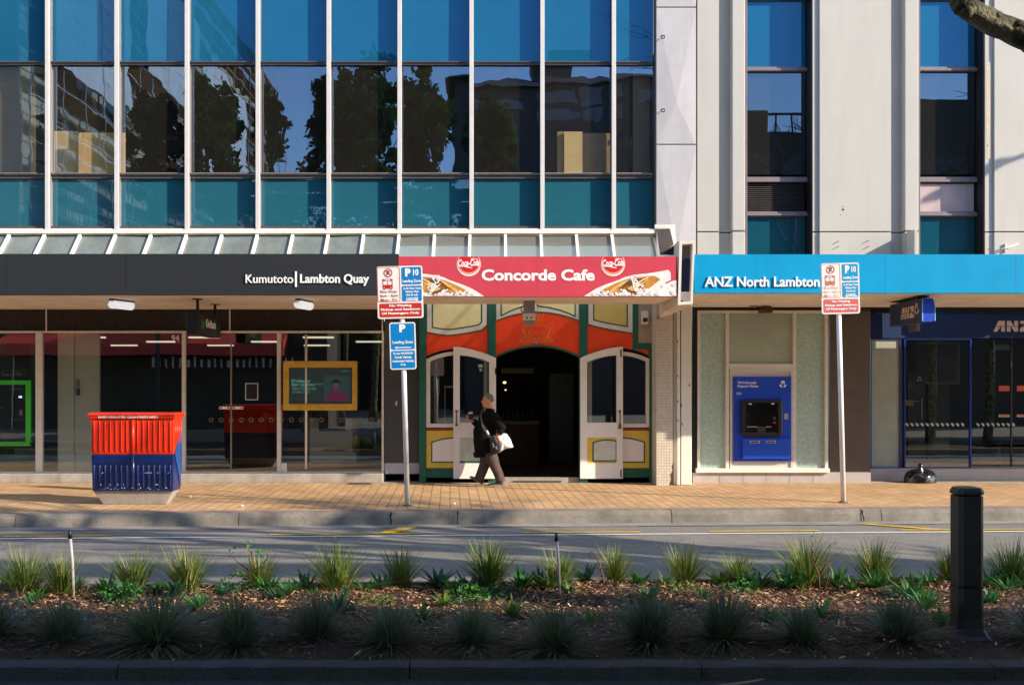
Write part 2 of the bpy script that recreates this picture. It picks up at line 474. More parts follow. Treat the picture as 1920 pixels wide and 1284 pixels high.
# painted markings
g = MB()
strip(g, lambda x: kerb_y(x) - 1.43, lambda x: kerb_y(x) - 1.35, -0.172)
struct("road_marking_white_line", g, paint_w)
for x0, x1 in ((-11.5, -9.6), (-7.3, -5.2), (-3.1, -1.05), (0.3, 1.95), (2.9, 4.45), (5.6, 7.7), (9.2, 11.2)):
    g = MB(); strip(g, lambda x: kerb_y(x) - 1.23, lambda x: kerb_y(x) - 1.15, -0.170, x0, x1); struct("road_marking_yellow_dash", g, paint_y)
for xa, xb in ((-1.65, -1.36), (5.2, 6.15)):
    g = MB(); d = 0.22 if xa < 0 else -0.16
    if xa < 0: g.add([(xa, kerb_y(xa) - 1.13, -.168), (xa + d, kerb_y(xa) - 1.13, -.168), (xb + d, kerb_y(xb) - .55, -.168), (xb, kerb_y(xb) - .55, -.168)], [(0, 1, 2, 3)])
    else: g.add([(xb + d, kerb_y(xa) - 1.10, -.168), (xb + .05, kerb_y(xa) - 1.10, -.168), (xa + .16, kerb_y(xa) - .52, -.168), (xa, kerb_y(xa) - .52, -.168)], [(0, 1, 2, 3)])
    struct("road_marking_yellow_tick", g, paint_y)
# planting bed
g = MB(); nx, ny = 150, 26
for i in range(nx + 1):
    for j in range(ny + 1):
        x = -15 + 30 * i / nx; y0, y1 = 6.60, bed_y(x) - .12
        y = y0 + (y1 - y0) * j / ny
        e = min(1, min(j, ny - j) / 4)
        z = -0.03 + e * (0.035 + 0.022 * math.sin(x * 2.1 + y * 1.3) + random.uniform(-.016, .016))
        g.v.append((x, y, z))
for i in range(nx):
    for j in range(ny):
        a = i * (ny + 1) + j
        g.f.append([a, a + ny + 1, a + ny + 2, a + 1]); g.m.append(0); g.s.append(False)
struct("planting_bed_soil", g, soil)
g = MB(); sweep_kerb(g, [(0, 0.0), (-.11, 0.0), (-.145, -.012), (-.16, -.1), (0, -.1)], lambda x: 6.62, -14.5, 14.5, step=1.9, gap=.004, off=.62, wear=.004)
struct("planting_bed_front_kerb", g, mat("dark_kerb_concrete", (0.042, 0.044, 0.046), 0.9, var=0.3, scale=4, bump=0.8, bscale=90, speck=0.55))
g = MB(); sweep_kerb(g, [(0, -.18), (0, -.015), (-.05, 0.0), (-.13, 0.0), (-.13, -.1)], bed_y, -14.5, 14.5, step=1.9, gap=.004, wear=.003)
struct("planting_bed_back_kerb", g, mat("mossy_kerb", (0.17, 0.15, 0.09), 0.9, var=0.3, scale=4, speck=0.3))
# gutter grate near the shop step
g = MB(); pb(g, 0, 1, 0, 1, 1, .01) if False else None
D = 18.72; x0, x1 = X(652, D), X(697, D)
g.box(x0, x1, 18.60, 18.86, 0.004, 0.016)
for k in range(9): g.box(x0 + .02 + k * (x1 - x0 - .04) / 9, x0 + .05 + k * (x1 - x0 - .04) / 9, 18.63, 18.83, 0.016, 0.020, 1)
tag(g.build("drain_cover", [mat("rusty_iron", (0.16, 0.09, 0.06), 0.8, var=0.3, scale=20), black], loc=(x0, 18.7, 0)), "small rusty drain cover in the paving by the grey panel", "drain cover")

# ---------------------------------------------------------------- upper storeys of the glazed office building
GD, FD = 19.20, 19.02                                # glass plane, fin front plane
fins_px = [88 - 3 * 132.8, 88 - 2 * 132.8, 88 - 132.8, 88, 218, 350, 483, 616, 749, 884, 1017, 1151]
right_px = 1226
office = thing("office_building", "glazed office storeys with blue panes and pale upright fins over the shops", "building", (X(600, GD), GD, 4.9))
TOPZ = 24.0
zt, zv0, zv1, zs0 = Z(120, GD), Z(325, GD), Z(122, GD), Z(428, GD)
row = [("spandrel_panel", zs0, Z(336, GD), spandrel), ("window", Z(323, GD), Z(124, GD), vision), ("upper_panel", Z(116, GD), Z(-130, GD), spandrel_up)]
for i in range(len(fins_px)):
    xa = X(fins_px[i], GD); xb = X(fins_px[i + 1] if i + 1 < len(fins_px) else right_px, GD)
    for nm, za, zb, mt in row:
        g = MB(); tl = random.uniform(-.006, .006); tl2 = random.uniform(-.004, .004)
        g.add([(xa + .02, GD - tl - tl2, za), (xb - .02, GD + tl - tl2, za), (xb - .02, GD + tl + tl2, zb), (xa + .02, GD - tl + tl2, zb)], [(0, 1, 2, 3)])
        w = g.build(nm, mt, office)
        if nm == "window":
            f = MB(); f.box(xa + .05, xb - .03, GD - .075, GD - .01, za - .075, za - .03); f.box(xa + .05, xb - .12, GD - .10, GD - .076, za - .05, za - .03); f.build("sill", sill_m, w)
            f = MB(); f.box(xa + .05, xb - .03, GD - .06, GD - .01, zb + .0, zb + .07); f.box(xa + .05, xb - .10, GD - .085, GD - .061, zb + .04, zb + .065); f.build("transom", bronze, w)
        if nm == "spandrel_panel":
            f = MB(); f.box(xa + .05, xb - .03, GD - .05, GD - .01, zb + .0, zb + .05); f.build("top_bead", bronze, w); f = MB(); f.box(xa + .05, xb - .03, GD - .07, GD - .01, za - .03, za + .03); f.build("bottom_bead", bronze, w)
for x in fins_px:
    g = MB(); xc = X(x, FD)
    g.box(xc - .040, xc + .040, FD, FD + .035, Z(431, FD), TOPZ, 0)
    g.box(xc - .028, xc + .028, FD + .035, GD + .05, Z(431, FD), TOPZ, 1)
    g.build("fin", [fin_m, sill_m], office, bevel=.004)
g = MB(); xr = X(right_px + 2, GD)
g.box(xr - .03, xr + .06, GD - .12, GD + .1, Z(431, GD), TOPZ); g.build("end_mullion", bronze, office)
xl = X(fins_px[0], GD)
g = MB(); g.box(xl, xr + .5, GD - .16, GD + .06, Z(443, GD), Z(431, GD)); g.box(xl, xr + .3, GD - .20, GD - .161, Z(441, GD), Z(434, GD))
g.build("bottom_rail", white, office, bevel=.006)
# rooms behind the vision glass
g = MB()
fz = Z(330, GD)
g.box(xl, xr, GD + .12, GD + 6, fz - .25, fz - .12); g.box(xl, xr, GD + .12, GD + 6, Z(112, GD), Z(100, GD)); g.box(xl, xr, GD + 6, GD + 6.2, fz - .25, Z(100, GD))
for xx in (xl, xr): g.box(xx - .06, xx + .06, GD + .1, GD + 6, fz - .25, Z(100, GD))
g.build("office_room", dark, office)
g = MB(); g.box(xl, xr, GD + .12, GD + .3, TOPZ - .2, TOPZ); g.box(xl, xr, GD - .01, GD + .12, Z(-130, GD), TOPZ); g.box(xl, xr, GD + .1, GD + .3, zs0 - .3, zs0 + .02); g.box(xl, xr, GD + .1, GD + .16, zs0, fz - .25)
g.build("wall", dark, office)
# faceted grey cladding strip at the building's right end
clad = thing("cladding_strip", "pale grey folded metal cladding strip between the glazed storeys and the white building", "cladding", (X(1267, 18.98), 18.98, 4.2))
CD = 18.98
x0, x1 = X(1231, CD), X(1305, CD)
g = MB()
for (ya, yb) in ((-260, 14), (14, 271), (271, 560)):
    za, zb = Z(yb, CD) + .01, Z(ya, CD) - .01
    xm1, xm2 = x0 + .42 * (x1 - x0), x0 + .62 * (x1 - x0)
    zm = za + .30 * (zb - za)
    vs = [(x0, CD, za), (x1, CD, za), (x1, CD, zb), (x0, CD, zb), (xm1 + .06, CD - .028, zm), (x0 + .9 * (x1 - x0), CD, zb)]
    g.add(vs, [(0, 1, 4), (1, 2, 4), (2, 5, 4), (5, 3, 4), (3, 0, 4)])
    g.add([(x0, CD + .02, za - .02), (x1, CD + .02, za - .02), (x1, CD + .02, zb + .02), (x0, CD + .02, zb + .02)], [(0, 1, 2, 3)], 1)
g.box(x0, x1, CD + .03, CD + .5, Z(560, CD), TOPZ)
g.build("panel", [cladding, black], clad, recalc=False)
for yy in (73, 210):
    g = MB(); xx = x0 + .08; zz = Z(yy, CD)
    g.tube([(xx, CD - .02, zz), (xx, CD - .10, zz + .02), (xx + .05, CD - .12, zz + .02), (xx + .05, CD - .12, zz - .03), (xx + .01, CD - .10, zz - .03)], .012, 6)
    g.build("bracket", black, clad)

# ---------------------------------------------------------------- white rendered building on the right
WD = 19.15
wb = thing("white_building", "white rendered building with tall narrow window strips above the blue canopy", "building", (X(1600, WD), WD, 4.0))
g = MB(); zb0 = Z(436, WD)
def wall_piece(xa, xb, D, th=.4, m=0):
    for (za, zb) in ((3.55, zb0 - .012), (zb0 + .012, TOPZ)):
        g.box(X(xa, WD), X(xb, WD), D, WD + th, za, zb, m)
# main panels, raised fins beside each window strip, far right plain wall
wall_piece(1306, 1346, WD - .10); wall_piece(1346, 1369, WD + .02)
wall_piece(1522, 1534, WD - .06); wall_piece(1534, 1667, WD - .10); wall_piece(1667, 1690, WD + .02)
wall_piece(1844, 1860, WD - .06); wall_piece(1860, 2010, WD - .10); wall_piece(2010, 2034, WD + .02)
wall_piece(2190, 2440, WD - .10)
for xa, xb in ((1306, 1393), (1522, 1716), (1844, 2060), (2190, 2440)):
    g.box(X(xa, WD), X(xb, WD), WD + .05, WD + .39, zb0 - .02, zb0 + .02, 1)
g.build("wall", [white_wall, mat("joint_shadow_gap", (0.12, 0.10, 0.09), 0.9)], wb)
for xa, xb in ((1369, 1393), (1690, 1716), (2034, 2060)):
    f = MB()
    for (za, zb) in ((3.55, zb0 - .012), (zb0 + .012, TOPZ)):
        f.box(X(xa, WD), X(xb, WD), WD - .16, WD + .39, za, zb)
    f.build("fin", white_wall, wb, bevel=.015)
def window_strip(xa, xb, low):
    xL, xR = X(xa, WD), X(xb, WD); RD = WD + .27
    f = MB()
    f.box(xL, xL + .07, WD - .06, RD + .06, 2.9, TOPZ); f.build("frame", mat("mauve_frame", (0.17, 0.13, 0.14), .5, var=.15), wb)
    f = MB(); f.box(xR - .025, xR - .002, WD - .05, RD + .06, 3.55, TOPZ); f.build("shaded_reveal", black, wb)  # side turned from the sun, its shade painted as a black cover
    rows = [(477 + 68, 402, "spandrel_panel", teal_dim), (322, 128, "window", vis2), (118, -8, "upper_panel", spandrel_up), (-18, -210, "window", vis2)]
    for ya, yb, nm, mt in rows:
        p = MB(); tl = random.uniform(-.004, .004)
        p.add([(xL + .06, RD - tl, Z(ya, WD)), (xR - .04, RD + tl, Z(ya, WD)), (xR - .04, RD + tl, Z(yb, WD)), (xL + .06, RD - tl, Z(yb, WD))], [(0, 1, 2, 3)])
        p.build(nm, mt, wb)
        q = MB(); q.box(xL + .05, xR - .03, RD - .06, RD + .03, Z(yb, WD), Z(yb - 9, WD)); q.box(xL + .05, xR - .01, RD - .09, RD - .061, Z(yb - 1, WD), Z(yb - 5, WD)); q.build("transom", bronze2, wb)
    if low == "louvre":
        q = MB(); n = 15
        for k in range(n):
            z = Z(397, WD) + (Z(339, WD) - Z(397, WD)) * (k + .5) / n
            q.add([(xL + .07, RD - .03, z - .018), (xR - .06, RD - .03, z - .018), (xR - .06, RD + .03, z + .02), (xL + .07, RD + .03, z + .02)], [(0, 1, 2, 3)])
        q.box(xL + .07, xR - .06, RD + .04, RD + .05, Z(398, WD), Z(338, WD), 1)
        q.build("louvre_vent", [mat("dark_louvre", (0.10, 0.09, 0.085), .5, var=.2), black], wb)
    else:
        q = MB(); q.box(xL + .07, xR - .06, RD - .01, RD + .03, Z(395, WD), Z(340, WD)); q.build("blank_panel", mat("pale_pink_board", (0.50, 0.40, 0.42), .7, var=.1, scale=3, stain=.2), wb)
    q = MB(); q.box(xL + .05, xR - .01, RD - .08, RD + .03, Z(337, WD), Z(328, WD)); q.build("sill", bronze2, wb)
vis2 = glass("grey_vision_glass", (0.10, 0.10, 0.10), 0.15, 0.0008, rcol=(.5, .72, 1), edge=0.5, dust=0.03)
bronze2 = mat("grey_bronze", (0.20, 0.17, 0.19), .5, var=.15)
window_strip(1393, 1522, "louvre"); window_strip(1716, 1844, "board"); window_strip(2060, 2190, "louvre")
g = MB(); g.box(X(1306, WD), X(2440, WD), WD + .42, WD + 5, 3.5, TOPZ); g.build("room", dark, wb)
g = MB(); g.box(X(1692, WD), X(1697, WD), WD - .56, WD - .165, 3.62, 4.76); g.build("shadow_plate", white_wall, wb)  # plate added to throw the diagonal shadow below the joint
# fixings left on the render
g = MB()
for (x, y, r) in ((1581, 393, .022), (1581, 387, .008), (1577, 403, .008), (1587, 403, .006), (1852, 273, .012)):
    g.ell((X(x, WD - .1), WD - .102, Z(y, WD - .1)), (r, .008, r), 0, 8, 5)
for (x, y) in ((1571, 453), (1571, 463), (1627, 452), (1627, 463), (1852, 468)):
    xx, zz = X(x, WD - .1), Z(y, WD - .1); g.tube([(xx, WD - .1, zz), (xx, WD - .15, zz)], .007, 6)
g.build("wall_fixing", mat("rust_fixing", (0.13, 0.08, 0.07), .7), wb)
g = MB(); xx, zz = X(1884, WD - .1), Z(467, WD - .1)
g.box(xx - .01, xx + .02, WD - .14, WD - .1, zz - .06, zz + .10)
g.tube([(xx - .25, WD - .2, zz - .06), (xx + .22, WD - .18, zz + .09)], .014, 6)
g.build("bracket", alu, wb)
g = MB(); xx = X(1852, WD - .1)
g.add([(xx - .02, WD - .1015, Z(300, WD)), (xx + .05, WD - .1015, Z(300, WD)), (xx + .05, WD - .1015, Z(120, WD)), (xx - .02, WD - .1015, Z(120, WD))], [(0, 1, 2, 3)])
g.build("glue_strip", mat("old_glue", (0.56, 0.50, 0.38), .8, var=.12, scale=8), wb)
# ---------------------------------------------------------------- canopies over the pavement
CF = 16.40
def canopy_base(name, label, xa, xb, ytop, ybot, fm, back_y, wall_D, roof_D=18.35):
    """fascia, soffit and flat roof of one shop's canopy, xa..xb in metres"""
    c = thing(name, label, "canopy", ((xa + xb) / 2, CF, Z(ybot, CF)), "canopies over the shops")
    g = MB(); g.box(xa, xb, CF, CF + .10, Z(ybot, CF), Z(ytop, CF)); g.build("fascia", fm, c)
    g = MB(); z0, z1 = Z(ybot, CF) + .006, Z(back_y, wall_D)
    g.add([(xa + .01, CF + .101, z0), (xb - .01, CF + .101, z0), (xb - .01, wall_D, z1), (xa + .01, wall_D, z1),
           (xa + .01, CF + .101, z0 + .12), (xb - .01, CF + .101, z0 + .12), (xb - .01, wall_D, z1 + .12), (xa + .01, wall_D, z1 + .12)],
          [(0, 1, 2, 3), (4, 7, 6, 5), (0, 4, 5, 1), (1, 5, 6, 2), (2, 6, 7, 3), (3, 7, 4, 0)])
    g.build("soffit", soffit_m, c)
    g = MB(); g.box(xa + .01, xb - .01, CF + .101, roof_D, Z(ytop, CF) - .30, Z(ytop, CF) - .24); g.build("roof", grey_panel, c)
    return c
cxl, cx1, cx2 = -19.0, X(747, CF), X(1270, CF)
c1 = canopy_base("bank_canopy", "charcoal canopy fascia with white street name lettering over the left bank", cxl, cx1, 476, 553, charcoal, 580, 19.25)
g = MB()
g.text("Kumutoto", X(461, CF), Z(531, CF), X(550, CF) - X(461, CF), Z(515, CF) - Z(531, CF), CF - .022, bold=.004, ext=.02)
g.build("lettering", letter_w, c1)
g = MB(); g.box(X(553.5, CF), X(556.5, CF), CF - .02, CF, Z(538, CF), Z(509, CF)); g.build("divider_bar", letter_w, c1)
g = MB()
g.text("Lambton Quay", X(563, CF), Z(536, CF), X(692, CF) - X(563, CF), Z(514, CF) - Z(536, CF), CF - .022, bold=.022, ext=.02)
g.build("lettering", letter_w, c1)
# roof glazing: sloping panes between white bars at half the fin spacing, over both left canopies
def glazing(c, xs, xr, panem, yf=18.30):
    yb, zb_ = 19.03, Z(443, 19.03) - .01; zf = zb_ - (yb - yf) * 1.08
    for i in range(len(xs)):
        a = xs[i]; b = xs[i + 1] if i + 1 < len(xs) else xr
        g = MB(); d = random.uniform(-.012, .012)
        g.add([(a, yf, zf + d), (b, yf, zf - d), (b, yb, zb_ - d), (a, yb, zb_ + d)], [(0, 1, 2, 3)])
        g.build("roof_pane", panem, c)
        g = MB(); w = .026
        g.add([(a - w, yf, zf), (a + w, yf, zf), (a + w, yb, zb_), (a - w, yb, zb_), (a - w, yf - .03, zf + .05), (a + w, yf - .03, zf + .05), (a + w, yb - .03, zb_ + .045), (a - w, yb - .03, zb_ + .045)],
              [(0, 3, 2, 1), (4, 5, 6, 7), (0, 1, 5, 4), (1, 2, 6, 5), (2, 3, 7, 6), (3, 0, 4, 7)])
        g.build("glazing_bar", white, c)
bars = [X(18 + 66.4 * k, 19.03) for k in range(-7, 11)]
glazing(c1, bars, X(18 + 66.4 * 11, 19.03), sky_pane)
c2 = canopy_base("cafe_canopy", "faded red cafe canopy fascia with white lettering and printed bottles", cx1 + .004, cx2, 481, 556, cafe_red, 570, 18.07, 18.03)
g = MB(); g.box(cx1 + .014, cx2 - .01, 18.03, 18.07, 3.46, 3.70); g.build("upstand", grey_panel, c2)
g = MB(); xk_ = X(1229, 18.5); zk_ = Z(443, 19.03)
for xq in (xk_, xk_ + .04): g.v += [(xq, 16.55, 3.46), (xq, 19.0, 3.46), (xq, 19.0, zk_ - .02), (xq, 18.05, zk_ - 1.10), (xq, 16.55, zk_ - 1.10)]
for f_ in ([0, 1, 2, 3, 4], [9, 8, 7, 6, 5], [0, 5, 6, 1], [1, 6, 7, 2], [2, 7, 8, 3], [3, 8, 9, 4], [4, 9, 5, 0]): g.f.append(f_); g.m.append(0); g.s.append(False)
g.build("shade_cheek", grey_panel, c2)  # end panel added to stop a wedge of sun on the cafe
clear_pane = bpy.data.materials.new("wired_roof_glass"); clear_pane.use_nodes = True
t = clear_pane.node_tree; b = t.nodes["Principled BSDF"]; b.inputs["Base Color"].default_value = (.33, .35, .32, 1); b.inputs["Roughness"].default_value = .3
tl = t.nodes.new("ShaderNodeBsdfTranslucent"); tl.inputs[0].default_value = (.85, .86, .82, 1)
tp = t.nodes.new("ShaderNodeBsdfTransparent"); tp.inputs[0].default_value = (.9, .92, .9, 1)
m1 = t.nodes.new("ShaderNodeMixShader"); m1.inputs[0].default_value = .6; m2 = t.nodes.new("ShaderNodeMixShader"); m2.inputs[0].default_value = .12
t.links.new(b.outputs[0], m1.inputs[1]); t.links.new(tl.outputs[0], m1.inputs[2]); t.links.new(m1.outputs[0], m2.inputs[1]); t.links.new(tp.outputs[0], m2.inputs[2]); t.links.new(m2.outputs[0], t.nodes["Material Output"].inputs[0])
bars2 = [X(18 + 66.4 * k, 19.03) for k in range(11, 18)]
glazing(c2, bars2, X(1228, 19.03), clear_pane, 18.05)
g = MB(); g.text("Concorde Cafe", X(903, CF), Z(526.5, CF), X(1115, CF) - X(903, CF), Z(505, CF) - Z(526.5, CF), CF - .004, bold=.035)
g.build("lettering", letter_w, c2)
ice_r = [(1095, 555.4), (1105, 549), (1118, 541), (1134, 534), (1150, 528.5), (1160, 525), (1170, 520), (1187, 516), (1200, 514), (1212, 513), (1226, 511), (1238, 509), (1253, 506), (1257, 511), (1257.5, 517), (1258, 525), (1246, 530), (1250, 532), (1258, 528), (1264, 526), (1269, 525.6), (1269, 555.4)]
shard_r = [(1196, 545), (1210, 533), (1224, 523), (1232, 520), (1238, 524), (1222, 537), (1206, 549)]
glint_r = [(1140, 547), (1152, 538), (1166, 529), (1180, 524), (1172, 531), (1158, 541), (1148, 549)]
amber_r = [(1122, 549), (1134, 541), (1150, 533), (1170, 525), (1190, 520), (1210, 518.5), (1226, 517), (1233, 520), (1226, 530), (1214, 540), (1203, 548), (1192, 554), (1160, 554.5), (1135, 553)]
dark_r = [(1160, 536), (1172, 528), (1190, 523), (1203, 522), (1207, 530), (1200, 542), (1190, 551), (1172, 552), (1163, 546)]
foam_r = [(1176, 541), (1190, 532), (1206, 524), (1216, 523), (1208, 531), (1196, 540), (1186, 546)]
mir = lambda l: [(2002 - x + 1, y + .3) for x, y in l]
ice_m = mat("printed_ice", (0.80, 0.76, 0.74), .5, var=.1, scale=9)
ice2_m = mat("printed_ice_shade", (0.66, 0.58, 0.58), .5, var=.15, scale=9)
amber_m = mat("printed_cola", (0.50, 0.22, 0.03), .5, var=.35, scale=9)
cola_m = mat("printed_dark_cola", (0.16, 0.055, 0.012), .5, var=.35, scale=9)
foam_m = mat("printed_glint", (0.70, 0.42, 0.12), .5, var=.25, scale=9)
def script(mb, x, z, w, h, ang, y, m):
    t = MB(); t.text("Coca-Cola", 0, 0, w, h, y, bold=.03, shear=.35)
    t.ribbon([(w * u, -h * .12 + h * .14 * math.sin(u * 7)) for u in [k / 12 for k in range(1, 9)]], [h * .05 + h * .1 * math.sin(math.pi * k / 8) for k in range(8)], y)
    t.ribbon([(w * (.60 + .04 * k), h * (.98 + .10 * math.sin(k * .5))) for k in range(8)], h * .09, y)
    ca, sa = math.cos(ang), math.sin(ang)
    mb.add([(x + a * ca - b * sa, yy, z + a * sa + b * ca) for a, yy, b in t.v], t.f, m)
for side, f in (("r", lambda l: l), ("l", mir)):
    g = MB()
    for k, (poly, mm) in enumerate(((ice_r, 0), (amber_r, 1), (dark_r, 2), (foam_r, 3), (shard_r, 1), (glint_r, 3))):
        pp = pts(f(poly), CF); yy = CF - .003 - k * .001
        g.add([(a, yy, b) for a, b in pp], [tuple(range(len(pp)))], mm)
    rr = random.Random(4)
    for k in range(46):
        bx = rr.uniform(1112, 1266); by = 555 - rr.random() ** 1.6 * (7 + (bx - 1112) * .09); br = rr.uniform(2, 5)
        if by + br > 555.5: by = 555.5 - br
        cpt = [(bx + br * math.cos(a * .9) * rr.uniform(.75, 1.1), by + br * .8 * math.sin(a * .9) * rr.uniform(.75, 1.1)) for a in range(7)]
        pp = pts(f(cpt), CF); g.add([(a, CF - .0088 - k * .00002, b) for a, b in pp], [tuple(range(7))], rr.choice((0, 0, 5)))
    for k in range(14):
        bx = rr.uniform(1128, 1215); by = 553 - (bx - 1122) * .28 + rr.uniform(-6, 4); ln = rr.uniform(6, 16)
        cpt = [(bx, by), (bx + ln, by - ln * .42 - 1), (bx + ln, by - ln * .42 + .6), (bx, by + 1.6)]
        pp = pts(f(cpt), CF); g.add([(a, CF - .0080 - k * .00002, b) for a, b in pp], [(0, 1, 2, 3)], rr.choice((0, 1, 2, 3, 3)))
    if side == "r": script(g, X(1181, CF), Z(519, CF), .33, .12, R(-62), CF - .0105, 4)
    else: script(g, X(811, CF), Z(549, CF), .30, .12, R(58), CF - .0105, 4)
    g.build("bottle_print", [ice_m, amber_m, cola_m, foam_m, letter_w, ice2_m], c2)
disc_red = mat("printed_disc_red", (0.62, 0.012, 0.016), .4, var=.05)
disc_pale = mat("printed_disc_rim", (0.72, 0.33, 0.27), .45, var=.05)
for cx in (879, 1149.5):
    g = MB()
    def disc(r, dy, mm, yy, cap=None):
        l = []
        for k in range(40):
            a = 2 * math.pi * k / 40; x = cx + r * math.cos(a); y = 497 + dy + r * math.sin(a)
            l.append((x, max(482, y)))
        pp = pts(l, CF); g.add([(a, yy, b) for a, b in pp], [tuple(range(len(pp)))], mm)
    disc(22.5, -1.5, 2, CF - .003); disc(21.2, -3.2, 1, CF - .004); disc(19.5, -5.5, 0, CF - .005)
    script(g, X(cx - 20, CF), Z(500, CF), X(cx + 20, CF) - X(cx - 20, CF), .115, R(2), CF - .008, 3)
    g.build("disc_logo", [disc_red, disc_pale, ice_m, letter_w], c2)
g = MB(); g.box(X(1008, CF) - .004, X(1008, CF) + .004, CF - .002, CF, Z(555.8, CF), Z(481.2, CF)); g.build("panel_joint", mat("joint_pink", (.42, .09, .11), .6), c2)
bx1 = X(1302, CF)
c3 = canopy_base("bank_canopy", "bright blue canopy fascia with white lettering over the right bank", bx1, 18.5, 477, 549.5, blue_f, 576, 19.0)
g = MB(); g.text("ANZ North Lambton", X(1321, CF), Z(538, CF), X(1536, CF) - X(1321, CF), Z(519, CF) - Z(538, CF), CF - .024, bold=.02, ext=.022)
g.build("lettering", letter_w, c3)
# steel box and flashings that close the gap between the red and the blue canopy
gap = thing("canopy_end_box", "pale metal box and dark flashings filling the gap between the red and blue canopies", "flashing", (X(1285, CF), CF, 3.4))
g = MB(); D = CF - .02
o_, i_ = pts([(1271, 572), (1274, 452), (1303, 451), (1299, 570)], D), pts([(1276, 566), (1279, 458), (1299, 457), (1295, 565)], D)
g.frame(o_, i_, D, D + 1.6, 0); g.prism(pts([(1276, 566), (1279, 458), (1299, 457), (1295, 565)], D), D + .25, D + .27, 1)
g.prism(pts([(1283, 559), (1282, 486), (1291, 482), (1298, 484), (1297, 559)], D), D + .15, D + .17, 2)
g.build("end_box", [alu, concrete, mat("deep_blue_panel", (.01, .02, .06), .3)], gap)
D = 17.2
for nm_, poly_, d_, th_, mt_ in (("flashing", [(1231, 430), (1256, 429), (1263, 458), (1244, 478), (1238, 478)], D, .02, mat("brown_flashing", (.075, .058, .055), .6, var=.2)), ("gusset", [(1242, 477), (1273, 452), (1273, 479)], D - .3, .02, black), ("edge_trim", [(1228, 421), (1266, 421), (1268, 462), (1261, 462), (1255, 428), (1228, 428)], D + .3, .04, white)):
    g = MB(); g.prism(pts(poly_, d_), d_, d_ + th_); g.build(nm_, mt_, gap)
g = MB()
za, zb = Z(557, CF), Z(595, CF)
D = CF
g.add([(X(1236, 18.4), CF + .12, za - .0), (bx1 - .02, CF + .12, Z(572, CF)), (bx1 - .02, 18.5, Z(572, CF)), (X(1236, 18.4), 18.5, Z(597, 18.4)),
       (X(1236, 18.4), CF + .12, za + .1), (bx1 - .02, CF + .12, za + .1), (bx1 - .02, 18.5, za + .1), (X(1236, 18.4), 18.5, za + .1)],
      [(0, 1, 2, 3), (4, 7, 6, 5), (0, 4, 5, 1), (1, 5, 6, 2), (2, 6, 7, 3), (3, 7, 4, 0)])
g.build("soffit_bracket", soffit_m, gap)
# lights under the left canopy
for k, (xa, ya, xb, yb) in enumerate(((199, 566, 256, 578), (549, 567, 590, 579))):
    zc = Z(553, CF) + .0
    D0, D1 = 17.05, 17.55
    pa = Vector((X(xa + 8, D0), D0, zc - .09)); pbv = Vector((X(xb - 8, D1), D1, zc - .09))
    lab = ["long white bulkhead light under the left canopy, nearer the hanging black bank sign's left", "short white bulkhead light under the charcoal canopy beside the parking signs"][k]
    if k == 0: lab = "white oblong bulkhead light under the charcoal canopy above the red bin"
    l = thing("ceiling_light", lab, "light", tuple((pa + pbv) / 2), "bulkhead lights under the left canopy")
    g = MB(); g.tube([pa, pa.lerp(pbv, .04), pa.lerp(pbv, .96), pbv], [.055, .075, .075, .055], 12); g.build("diffuser", lamp_mat("opal_lamp", (0.85, 0.93, 1.0), .22), l)
    g = MB(); up = Vector((0, 0, .055)); g.tube([pa + up, pbv + up], .07, 8, sq=.6)
    dv = pbv - pa
    for q in range(1, 6):
        p = pa.lerp(pbv, q / 6) + Vector((0, 0, .045)); g.box(p.x - .012, p.x + .012, p.y - .085, p.y + .085, p.z - .03, p.z + .05)
    g.build("housing", mat("tan_housing", (.22, .16, .12), .5), l)
# projecting signs
s1 = thing("hanging_sign", "black box sign hung on two black rods under the charcoal canopy", "sign", (X(368, 17.0), 17.0, 3.3))
xk = X(371, 16.95); zk0, zk1 = Z(624, 16.95), Z(590, 16.95)
g = MB(); g.box(xk - .20, xk, 16.95, 18.35, zk0 - .02, zk1); g.build("sign_box", black, s1, bevel=.008)
for yy, in ((17.1,), (18.15,)):
    g = MB(); g.box(xk - .075, xk - .035, yy, yy + .04, zk1, 3.36); g.box(xk - .13, xk + .02, yy - .05, yy + .09, 3.325, 3.345); g.build("rod", black, s1)
g = MB(); g.text("Kiwibank", xk + .002, zk0 + .12, .62, .15, 17.42, bold=.03, axis='+y'); g.build("lettering", letter_w, s1)
g = MB()
kz, ky = zk0 + .16, 17.22
g.add([(xk + .002, ky + .09 * math.cos(a * math.pi / 8), kz + .09 * math.sin(a * math.pi / 8)) for a in range(16)], [tuple(range(16))])
g.build("emblem", mat("kiwi_green", (.02, .16, .04), .5), s1)
D = 16.7
s2 = thing("blade_sign", "blue rounded blade sign with pale lettering hung under the blue canopy", "sign", (X(1735, D), D, 3.2))
xA = X(1728, D); w = .16; za, zb_ = Z(603, D), Z(559, D)
g = MB()
prof = [(xA, za), (xA + .03, za - .004)] + [(xA + .03 + w * math.sin(math.pi * k / 8) * .0 + w * k / 8, za + .0) for k in range(1, 8)] + [(xA + w + .03, za + .02), (xA + w + .055, (za + zb_) / 2), (xA + w + .03, zb_ - .02), (xA + w, zb_), (xA, zb_)]
g.prism(prof, D, D + 1.35, 0)
g.build("sign_box", mat("sign_side", (.014, .026, .075), .5), s2)
g = MB(); g.prism([(x, z) for x, z in prof], D - .03, D - .001, 0); g.build("end_cap", atm_blue, s2)
g = MB()
for xx in (xA - .004, xA + w + .045): g.box(xx, xx + .014, D - .035, D - .031, za + .01, zb_ - .01)
g.build("edge_trim", mat("pale_blue_trim", (.25, .55, .85), .4), s2)
